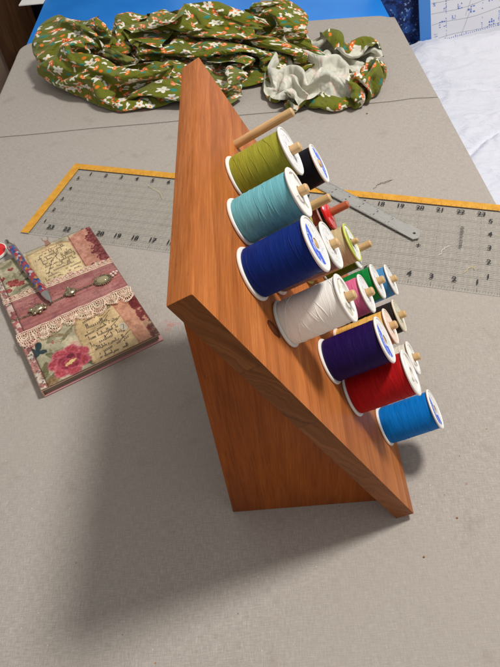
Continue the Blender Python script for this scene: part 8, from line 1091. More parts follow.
3,-1,3,-1,-5,6,0,-5,0,0,0,1,-1,-2,1,4,-1,4,-1,0,-1,-1,1,1,-4,2,-9,2,1,-1,4,0,3,0,0,-4,3,0,-1,-2,-1,1,-4,1,2,3,2,-1,-1,0,-1,7,-7,-4,1,6,-2,6,0,0,-7,5,0,-3,-1,0,0,0,-3,-1,-2,6,0,-3,3,1,3,-2,0,0,2,-1,-5,0,2,-5,7,-6,6,2,-6,1,1,-1,1,-2,-1,-2,1,0,-1,1,0,4,0,1,-1,1,-1,0,-1,0,-2,0,1,-2,2,2,3,-1,2,0,1,-1,1,
3,2,1,0,-2,0,-1,-3,2,-3,0,-1,1,5,-1,-5,7,1,0,-1,-3,1,-1,-1,5,-12,2,3,-2,2,1,4,1,-6,7,-4,-1,1,0,-3,-1,-1,1,0,0,-2,0,8,1,0,0,-5,4,-5,0,1,1,-2,6,0,0,-6,0,-4,1,4,0,1,-5,3,7,1,-1,0,1,-4,-1,0,0,-1,-3,2,0,0,4,-5,-5,7,3,-6,1,1,-1,0,0,1,-1,1,-1,-1,1,0,0,0,1,1,2,-3,-1,-3,5,-1,1,-3,1,1,-3,0,6,2,-1,0,-2,-2,-4,
4,0,0,-3,5,-3,-5,-1,0,0,0,1,1,4,1,2,1,-1,0,-5,1,2,0,-1,-8,2,3,-2,-1,3,5,0,-3,1,-7,6,-6,4,2,1,-6,0,0,0,-2,4,1,5,-7,4,-1,-4,-1,4,0,-1,4,1,-8,8,1,-1,-8,7,1,-4,0,-1,1,2,3,1,0,0,-2,-1,0,-1,-3,-3,7,-4,1,0,-2,7,-6,4,-6,3,3,-1,-2,0,0,1,1,0,0,-1,-1,-1,0,0,0,-1,2,2,-1,-1,-3,1,1,2,-4,2,-2,0,0,7,-3,-1,-2,-1,3,
4,1,-1,0,0,-4,-1,0,-2,0,3,-1,3,-4,7,0,-1,2,-4,0,-1,-3,-1,3,0,1,-2,-1,1,6,-2,-3,-5,-1,3,-1,2,1,3,-1,-3,-5,1,0,0,0,8,-1,-1,-1,3,1,1,0,-5,1,5,-8,6,-6,2,1,3,-9,4,0,1,-1,3,0,-4,0,3,1,2,3,-9,0,-2,4,1,-2,0,2,2,-2,-1,0,3,1,-2,1,-2,0,0,0,0,1,1,1,-2,0,0,-2,0,1,-1,0,2,4,-5,-3,1,1,2,-2,-1,0,-1,-1,4,-2,-2,-1,0,
3,2,-1,0,-3,-3,1,0,3,0,-2,4,-2,5,-2,1,1,-7,0,2,0,-1,0,-1,-1,2,-3,1,0,-2,1,-4,5,-2,0,-1,1,0,3,0,0,4,-1,-4,1,4,-1,-2,0,-2,-4,3,4,1,3,-6,-7,6,-5,-2,-1,0,4,6,-7,-2,5,3,-2,2,-6,1,-1,1,0,0,6,-6,6,0,-3,3,0,0,0,-1,0,-3,2,-3,1,3,0,1,0,0,0,0,-2,0,3,0,0,0,-2,0,1,1,0,0,2,-5,-1,1,0,-2,5,-1,-5,0,2,-1,1,2,-3,
5,-1,0,1,-4,1,0,1,-2,0,0,2,1,1,-1,3,-7,0,0,-1,0,0,5,-4,1,-3,4,-2,0,0,-5,6,-5,7,1,-4,-1,0,0,2,0,-1,1,-1,5,-1,0,-7,5,-4,-1,-2,-1,0,0,-2,2,-2,0,0,-1,2,-2,1,-1,4,2,1,3,-1,0,-6,1,-1,1,3,0,0,-2,0,0,5,-1,1,0,-2,0,2,-6,2,4,-3,2,2,0,0,-1,0,1,0,-1,0,1,1,1,-2,-2,0,0,1,2,2,-7,0,1,2,-4,0,3,-3,-1,7,-1,-3,-1,
4,1,-5,-2,2,-1,0,1,0,3,-1,1,1,1,1,-8,2,1,0,-1,-1,0,0,0,3,1,-3,-1,2,-3,4,-6,4,-1,4,-1,-1,-4,-2,6,-1,-4,-1,5,-1,1,-1,6,-1,-4,-4,2,1,0,-4,-2,-3,0,0,1,2,-1,2,-2,6,-2,1,2,-1,3,3,-3,-3,2,-4,-2,1,8,-6,-1,2,0,4,-1,0,-2,1,-3,6,1,-7,2,2,1,0,0,0,-1,1,-1,0,1,-2,2,1,1,-1,-2,0,-2,3,1,2,-8,1,-1,1,-2,0,1,0,3,0,-2,2,
5,-5,1,1,-2,1,1,-2,3,0,0,-4,7,-1,-7,0,1,-1,1,0,0,3,-3,0,-2,0,2,2,1,0,-5,3,1,3,-1,3,0,0,-2,-7,3,2,3,-2,-1,2,-1,1,-1,-3,-1,-5,-1,2,3,3,2,-2,-1,-2,-1,-1,-2,3,-4,4,-1,0,2,8,-5,1,-2,0,-1,2,2,-2,-1,-3,-1,0,5,-1,0,-2,3,2,0,-1,-1,0,3,-2,-1,1,0,1,-1,1,0,-3,0,-2,-1,0,2,1,-2,-1,-2,1,5,0,-4,3,1,0,-2,1,0,-1,0,2,-2,
3,0,-1,0,1,0,-3,4,0,-1,1,-2,2,-4,-1,3,-4,2,-2,0,2,-2,-3,1,-1,0,0,8,-1,-1,1,0,1,0,-3,1,-4,2,3,0,3,1,-5,5,-1,-2,-1,2,-2,-2,3,1,-4,-7,-5,1,-1,1,0,1,1,2,1,0,3,0,-2,4,1,0,1,0,-1,-1,1,3,-3,1,1,-2,2,1,-5,3,-1,0,3,1,-2,0,3,-3,1,1,-2,0,0,0,1,0,-4,-1,-1,1,-1,1,0,-1,-1,-1,1,1,1,6,-4,-2,2,0,0,1,-1,-5,6,-2,1,
-1,2,1,-1,1,-1,4,-1,-1,0,0,1,-1,-3,0,0,1,-2,-1,-1,-3,-1,1,2,1,0,1,-2,6,5,-1,-1,-3,-1,-5,3,0,-3,2,7,1,-5,3,1,-3,1,-1,0,0,-1,0,-3,-4,-2,9,1,0,-3,0,0,1,4,-3,0,-4,-2,2,0,5,-6,0,7,-2,-3,2,-4,4,-1,3,-2,-3,2,6,1,-9,2,4,0,-5,-1,5,1,0,-3,2,0,1,1,-1,-2,2,-1,-2,-2,1,-1,-1,-1,1,-1,1,0,-1,3,6,-4,-4,3,0,-1,0,3,-5,4,-1,
-3,1,3,0,-1,4,-3,-1,-2,-2,7,2,-3,-2,2,-3,-2,-3,0,-1,2,1,1,-2,2,7,3,1,0,-4,3,-2,1,-5,-2,1,-1,-2,-3,0,1,9,-1,1,2,-2,-2,-6,6,2,-6,-4,0,8,-7,4,-2,6,1,-1,-3,1,3,-7,2,3,-7,2,2,-1,-1,-2,7,4,-1,-5,-5,3,3,0,-3,-1,1,6,0,-1,1,-8,6,-2,2,4,-3,0,1,0,-1,-2,-1,-2,-2,0,3,0,-1,-2,0,-1,0,3,-1,3,1,-2,-2,5,-2,-3,4,-1,-1,-3,7,-3,2,
-5,3,-1,0,0,0,0,-1,2,4,1,2,-8,0,0,-1,-1,0,-1,1,-1,-1,2,4,4,3,1,0,-1,2,-2,-1,-1,-2,0,-3,0,1,2,1,-5,-3,6,-1,4,1,2,-7,0,0,-4,1,-1,-3,4,0,5,-8,4,4,-1,-4,4,0,-1,1,-2,0,-5,3,0,6,2,-6,1,-1,2,-5,0,7,-3,-1,-2,1,7,-1,-7,7,-5,4,-2,-2,0,5,-1,-1,-4,0,-2,0,2,2,-2,0,-2,0,-1,0,1,1,2,-2,0,0,2,0,3,-4,-1,0,-2,3,2,3,0,
-5,0,0,2,2,-3,1,1,1,4,-6,-2,1,1,-1,-1,-1,0,0,0,1,6,3,1,-1,-3,1,2,2,0,-1,1,-2,-2,0,-2,0,1,-1,0,2,0,1,1,1,0,-3,-1,-1,-3,0,-1,3,1,4,-9,3,0,-3,1,9,-6,-3,7,-3,0,0,-4,4,-5,5,1,-3,0,1,1,1,1,-3,-3,3,1,-2,-2,4,7,-5,-3,3,1,-1,3,0,-2,-3,1,1,-6,2,0,0,0,0,-2,-1,0,-1,4,0,1,0,1,-2,1,-1,-3,0,4,-2,-1,1,1,-2,2,-1,
1,-5,-1,2,-1,0,1,3,2,-7,0,1,0,-1,2,-1,-1,0,1,3,7,0,0,0,0,-1,-1,-1,1,2,0,-2,-1,-1,0,-3,5,0,-4,0,1,3,-1,2,1,0,-4,0,-7,4,0,4,0,-4,-2,9,-9,7,-2,-3,-3,8,-5,-3,4,1,3,-3,-5,8,-4,-1,-2,1,1,1,-3,1,3,0,0,0,2,-1,-3,3,3,0,1,1,0,0,-4,-1,-1,-1,-3,2,-2,2,1,-1,-2,-2,0,0,3,0,1,0,0,-2,3,-4,0,-1,0,1,1,1,-1,-2,1,1,2,
-3,-1,2,-2,1,2,-1,-2,1,-1,3,-2,4,-1,-3,-1,1,0,4,4,0,0,1,-1,1,-1,-1,-2,1,2,1,0,-1,-1,0,1,-4,2,1,-3,3,0,1,0,-2,-2,0,1,-8,8,-1,-1,0,7,-4,-4,9,-1,1,1,-1,-4,1,1,-1,-6,7,1,0,-5,-2,-1,-1,1,-2,5,-3,0,0,0,1,1,4,2,-3,-4,6,1,-2,0,2,-4,2,0,0,-5,-2,1,0,1,-1,-3,-2,1,2,2,0,-1,2,-1,-3,4,-4,2,1,0,1,2,-6,1,-4,1,0,1,-1,
-3,0,0,1,-2,0,0,-1,2,2,-4,8,-5,1,-2,0,0,3,4,2,-1,1,-1,0,-1,2,-1,-1,-2,0,5,-1,-1,1,0,-3,3,-4,1,2,1,-1,0,1,-3,-1,-1,-2,0,-2,3,5,1,-4,6,0,-3,1,2,-2,-4,-4,6,5,1,0,-6,2,-2,-4,2,-5,2,1,0,0,0,1,-1,0,0,0,-2,2,5,0,0,-3,1,1,-2,4,0,-6,-2,-1,4,2,2,-4,-7,0,2,3,2,2,-2,0,-2,1,1,-6,0,2,0,6,3,-10,6,-4,7,-8,-6,1,3,
-4,2,0,-1,4,-4,4,-2,-3,-1,7,-3,-2,1,0,0,1,4,3,0,1,-2,2,0,-2,-1,1,0,-1,-1,1,4,-1,-1,0,1,-2,2,0,-1,1,-2,1,-3,-4,0,-1,2,0,-6,12,1,-1,0,-3,4,2,0,-5,-2,-3,4,0,0,-1,0,4,0,-2,1,0,-3,0,-1,-1,-2,2,-1,0,2,3,-1,-2,1,0,3,0,1,0,-1,0,-4,1,0,-1,0,2,2,-4,-5,4,-1,2,1,0,-2,3,1,-5,-1,0,5,6,-4,-1,1,-11,11,-1,1,-8,1,-2,-4,-1,
-4,-1,0,4,-2,5,-5,4,-6,5,-1,-4,5,-3,2,1,3,3,-3,0,0,2,-1,3,-1,-1,-1,2,-1,-1,0,2,1,1,0,0,0,0,0,1,-2,1,-2,-4,2,-8,7,-3,2,0,-4,3,3,5,-9,-4,3,-5,3,-1,6,1,2,-7,4,0,-3,-4,4,0,-1,9,-1,-1,-1,-1,1,0,0,1,-2,-1,1,-3,0,0,2,3,-1,-2,2,-3,-2,6,-2,4,-3,0,-2,-2,-3,5,1,0,0,0,0,-6,6,2,3,1,-2,1,-1,-12,10,-4,-2,-4,0,0,0,0,-1,
-5,1,2,-2,-1,1,3,-5,8,-2,-5,1,2,0,1,1,6,0,1,0,0,0,-1,-3,3,-1,0,0,0,-1,-1,2,1,1,2,1,0,0,0,-1,0,-1,-7,4,-5,1,-2,0,3,0,0,2,4,-10,11,-7,-8,5,-4,6,5,-2,-6,1,-4,-1,0,5,-4,1,3,-4,8,4,1,0,-2,-1,1,0,0,0,0,1,-1,0,-1,-1,2,0,-7,3,5,-6,6,-1,-3,0,-2,2,3,-1,-3,0,-3,-1,-1,7,1,-1,0,-2,-2,0,-1,4,-7,1,-1,-1,0,0,1,-1,1,
-4,2,-1,-2,0,-1,0,5,-4,0,1,-1,0,7,-3,2,3,2,0,0,0,0,1,0,-1,1,-1,-2,2,0,-3,-4,2,2,2,3,0,2,-2,1,-3,-4,5,-8,-2,4,-6,7,-2,5,-2,1,-8,11,-8,4,1,-3,5,0,-4,3,0,0,0,-1,-3,-3,2,0,0,-1,-6,1,6,2,-1,5,-6,3,3,1,-2,1,0,0,-1,3,0,-3,1,0,-3,4,1,-3,-1,-3,-1,6,-3,-2,1,-2,1,0,2,-1,-1,1,-1,-3,-3,0,-1,1,3,-2,-1,0,0,0,0,0,-1,
-3,-3,2,0,0,-2,2,-1,0,0,3,-2,-1,6,0,2,-4,3,3,0,0,0,-1,2,1,-2,2,-1,-1,0,-2,2,1,0,1,-3,3,-2,1,-4,0,4,-7,-3,1,-2,0,1,8,1,-2,-6,6,-3,4,1,0,1,0,0,0,-1,-3,-1,0,1,3,1,0,-1,-1,1,2,-8,-5,1,6,0,4,0,-3,0,5,-2,-4,2,2,-3,-2,-2,5,5,-1,0,-1,-3,3,-6,6,-2,1,1,-1,0,1,0,-4,-1,0,0,-6,-1,2,-3,-1,-1,0,1,0,2,0,1,-1,1,0,
-3,1,-4,2,0,0,-1,0,0,-1,1,6,1,-7,8,2,-2,-3,3,2,0,-1,2,0,0,-1,-1,2,-2,2,0,-1,-1,1,-2,3,-3,0,-2,4,0,-8,-2,0,2,-5,7,4,2,-3,4,0,1,-1,0,-1,-2,3,-1,-1,-3,-5,8,2,0,0,-3,-1,-1,3,1,-5,2,3,-5,-5,3,2,5,-9,6,0,-1,-3,4,-1,-3,3,-3,6,-7,-4,5,5,0,0,1,1,-2,0,2,-5,0,3,0,2,1,-2,-3,-5,6,-1,-9,-1,0,0,2,-1,5,-2,0,0,0,-1,0,
-1,-3,0,-1,1,1,-1,1,-2,0,0,0,-1,-1,1,6,4,-5,-1,2,-1,2,3,1,0,1,0,-2,2,-1,-1,-3,3,0,1,-2,0,-4,5,-5,-5,0,1,-3,1,7,4,2,-3,3,0,1,-1,-1,-4,-3,5,0,1,-4,-2,1,-4,2,4,0,4,-1,1,0,-1,-1,-7,1,1,3,1,-1,-7,11,-2,1,-5,4,2,-8,2,0,4,-1,2,-2,0,0,1,1,-3,4,-1,-2,-1,4,-1,-1,1,-2,-2,-5,3,4,-7,4,4,-1,-4,-5,-3,1,-1,6,1,-1,-1,-1,0,
1,-1,-3,-2,0,-1,1,1,1,-2,-1,0,0,1,0,-1,3,5,-2,-3,3,1,-4,2,3,3,-2,3,-1,-2,-2,5,-4,2,-1,-3,2,1,-8,1,0,-2,-4,2,6,8,-1,-1,2,0,0,0,-1,-3,-2,1,-5,1,2,5,-1,2,-1,-3,-4,6,0,3,-2,-3,-1,1,-2,-3,3,5,-4,-2,4,-3,2,1,3,-2,-3,0,-3,1,2,1,0,2,0,0,-6,1,7,-3,3,1,1,-2,-6,0,0,-2,2,2,0,-5,8,-10,-1,4,-1,0,-1,-3,3,-3,3,0,3,-2,0,
1,0,0,-3,-3,0,-1,1,1,-1,-1,2,-2,2,1,-2,-1,0,0,-1,1,2,3,-1,0,2,4,-1,-1,0,4,-5,4,-2,-2,1,-5,-1,-1,-4,0,2,4,10,-3,-3,5,-3,0,0,3,-1,-2,-2,1,-1,0,-4,0,1,6,2,-1,1,-1,-8,-3,0,7,2,1,0,0,2,-3,-6,1,-1,6,-1,-1,-4,2,0,2,1,3,-10,1,2,4,1,1,-7,3,5,-2,2,1,1,-8,-1,1,0,0,4,-4,2,1,-1,-1,5,-2,-7,1,3,0,5,-6,-5,1,5,-3,0,-1,
0,0,0,0,-1,-2,-2,-1,-1,2,2,-4,4,5,-2,-3,1,0,-1,-1,0,-1,-1,0,0,0,2,0,4,1,0,4,-4,-2,0,-2,0,0,1,1,2,1,2,-3,5,-2,-3,4,0,2,-2,1,-2,0,0,0,0,2,0,-1,1,0,1,-2,0,1,0,-3,-6,0,0,1,6,-1,4,-5,-3,2,-1,0,-1,2,-6,3,0,6,-4,-1,-3,1,-1,5,0,0,4,-1,1,2,-3,-5,0,-2,2,0,0,-1,6,-2,-1,3,-7,5,0,-1,2,3,1,-7,-4,0,-2,3,0,0,0,
1,-1,0,1,0,-1,-2,-4,1,2,-1,-1,3,-3,-1,2,-1,0,2,5,-2,-6,0,0,2,0,0,2,-1,1,1,1,2,-2,-1,2,0,-1,1,2,-3,2,2,2,-2,3,1,-1,-1,-1,-1,-4,-1,1,1,-1,3,3,-5,3,1,1,0,0,-1,0,0,0,1,0,0,1,-1,0,-4,1,2,-7,0,3,1,0,3,-6,0,-1,1,0,1,-4,5,0,1,4,-4,2,-1,-2,0,-1,0,-3,2,1,0,-1,1,2,0,-2,3,-1,0,1,3,-4,-1,-3,-1,2,4,-6,1,-1,0,
0,0,0,1,0,0,-1,-1,-3,-2,1,-1,0,0,0,4,0,0,-2,-1,4,1,-5,1,-2,1,0,1,1,-1,2,-3,4,-1,2,1,1,0,0,-3,3,2,2,1,1,-1,-1,-1,1,-1,-4,-3,4,-2,0,0,2,-4,7,-8,-3,2,1,2,2,1,1,3,0,-1,1,0,-6,1,3,1,-7,3,-1,0,-1,1,2,-2,-2,0,2,-1,-2,5,-1,0,-1,0,3,-6,1,-3,-2,4,2,0,1,-1,-1,3,-1,4,-2,2,-1,-1,-1,3,0,-1,-5,0,3,-2,-1,-4,3,1,0,
-1,1,-1,1,0,-1,2,-1,-1,-1,-4,9,-5,-3,4,-3,-1,0,0,0,-1,2,3,-4,3,-1,-2,0,1,2,-4,6,-3,1,6,-2,0,0,-1,3,1,1,1,1,-1,-1,-1,1,-2,-2,-2,1,0,1,-2,2,-5,2,-3,6,-5,-4,2,0,0,-1,0,0,8,1,1,-3,2,0,-3,1,0,0,-1,0,1,-3,1,6,0,-3,-1,0,0,-2,0,1,-1,2,-4,0,-3,0,0,0,3,8,0,-6,1,-1,1,1,1,1,1,-2,3,0,-6,-1,1,1,-1,1,-1,-1,0,0,0,
-2,0,2,-1,0,3,-2,0,-1,2,0,1,3,0,-1,2,-6,-3,-1,-1,-1,0,1,6,-5,0,3,-4,1,-2,7,-5,-1,5,-2,5,0,0,1,1,1,1,0,-1,-1,0,0,-2,-5,3,0,3,-5,-2,6,-2,-1,-3,1,-2,4,-4,-1,0,1,0,0,0,1,6,-1,2,2,-1,0,0,1,0,-6,0,-3,3,-1,-4,2,4,-1,4,-4,-1,1,0,0,-5,-1,0,0,3,3,-5,-1,1,3,0,1,0,0,-1,-2,-2,0,3,3,-2,3,1,0,-1,1,-1,-3,0,1,-1,0,
-3,3,-1,1,2,-2,0,1,0,-1,1,-1,4,1,1,-3,2,-4,-1,2,-6,2,5,-6,1,2,0,3,-8,4,0,3,3,1,0,-2,0,1,1,0,0,0,0,-1,0,-3,1,0,1,-8,8,-5,-1,3,-3,4,1,-5,-3,0,0,5,-6,1,-1,1,0,2,0,2,-4,-1,0,8,2,-3,5,-3,-4,0,2,-3,1,-2,-2,1,0,1,6,-3,-1,0,-5,0,0,1,-1,0,3,0,5,-2,-5,4,0,0,-1,-4,1,0,0,-1,2,5,-2,2,-1,3,-2,0,-2,0,0,0,0,
2,-4,1,0,-2,1,3,-1,2,3,-3,-1,0,0,-3,1,4,2,-4,0,4,0,-4,5,-6,0,0,1,1,-3,-3,0,1,3,4,-1,2,1,-1,0,1,0,-3,-5,3,4,-4,2,-2,-1,-5,4,1,5,-2,1,-2,1,-5,-4,0,0,6,-6,1,-1,2,3,-3,0,9,0,-4,1,-4,6,-8,4,1,-2,1,-1,-1,0,-2,1,-2,3,-2,3,0,-5,3,5,-1,3,2,-4,-5,1,-2,-2,3,3,-2,1,-2,0,-2,-1,0,0,0,1,6,0,1,-1,1,0,-3,1,0,0,-1,
-2,4,0,-2,3,-1,-2,1,6,-5,4,-5,-3,-1,3,2,1,-2,3,-3,1,1,1,-4,7,-3,-1,-1,3,0,-1,0,1,0,-1,0,0,0,1,1,0,-4,-3,-1,-1,2,6,-4,2,0,-5,3,0,0,2,0,-2,1,0,0,-5,-2,0,3,-4,1,2,3,-4,0,4,3,0,-9,9,-7,6,-8,10,-6,-2,3,-1,2,-3,-1,-1,-1,3,2,-2,5,1,0,3,0,0,-1,-5,3,-4,-2,4,0,-3,0,-3,0,0,0,1,-2,-1,1,0,4,4,0,-1,-1,-1,2,-1,0,0,
1,-1,-1,0,-2,2,-1,4,1,2,2,-1,0,-2,-1,0,-2,6,-1,0,-1,1,0,1,0,-6,2,1,1,-1,2,1,-1,0,-2,1,-2,-2,2,-1,-6,2,-3,5,2,0,-6,0,2,5,2,-6,1,-4,7,-5,5,-2,1,-1,0,-3,-4,0,2,1,4,-1,-4,2,-3,8,3,-1,-10,7,-6,7,-9,8,-6,0,-1,3,-2,0,1,4,-2,0,3,-2,-4,0,6,2,1,-2,3,-1,0,-1,-3,-2,3,-7,3,0,3,-1,-5,1,-1,-1,1,0,-1,4,0,1,1,3,-3,1,-1,
-8,6,-1,4,-1,-2,3,4,-5,7,-2,0,-6,7,1,-1,1,-1,1,-2,-4,-1,2,0,-1,3,0,-2,0,4,-5,0,3,2,-3,-5,0,3,-1,-2,3,-5,8,4,-7,-1,7,0,-1,-2,-2,2,-1,-3,-6,7,-5,6,0,-1,0,-1,-2,-1,0,2,0,-1,1,-1,3,-6,7,-2,1,-6,5,-4,1,0,5,-4,-1,-2,4,-4,3,1,4,-4,-3,0,5,3,0,2,-5,5,-1,2,-2,-3,2,1,0,-2,-5,-2,2,5,3,0,1,-3,-3,-5,-2,3,0,0,2,-2,4,-1,1,
-5,1,6,-2,0,2,1,-2,6,-5,1,1,1,-8,0,3,-2,0,0,1,3,2,-6,1,1,5,-2,2,0,-7,5,3,-6,1,-4,4,3,1,0,-3,-2,6,1,-4,5,-6,0,3,-3,-2,1,-2,4,1,-1,-8,6,-7,5,2,1,0,-1,-3,0,5,-6,-1,4,0,-1,5,-5,2,-1,5,-5,-1,-1,-3,0,-1,0,0,0,1,3,-1,1,5,-3,1,2,-1,0,-1,6,-2,0,-4,-1,3,0,-2,1,3,-1,-3,-5,1,3,0,-5,1,-2,2,7,-7,1,4,5,-2,-3,0,0,
-5,0,4,-2,8,0,0,1,0,0,0,-1,1,-1,-4,0,5,-1,-1,0,0,-4,4,1,2,0,-1,-1,-5,5,1,-6,2,-6,7,3,0,0,-5,1,4,0,-2,3,-6,6,-5,-7,8,1,0,-1,-4,3,-4,2,-5,4,-3,0,0,2,1,6,-1,-4,2,-4,5,-2,-4,0,1,-1,3,3,1,-1,-1,2,-5,-3,-1,4,2,1,-2,0,-3,1,4,1,-2,-2,-2,-1,0,1,0,1,1,5,0,0,-6,4,-1,3,-4,0,-5,-1,4,-3,3,3,-6,7,3,1,-4,2,-3,0,0)
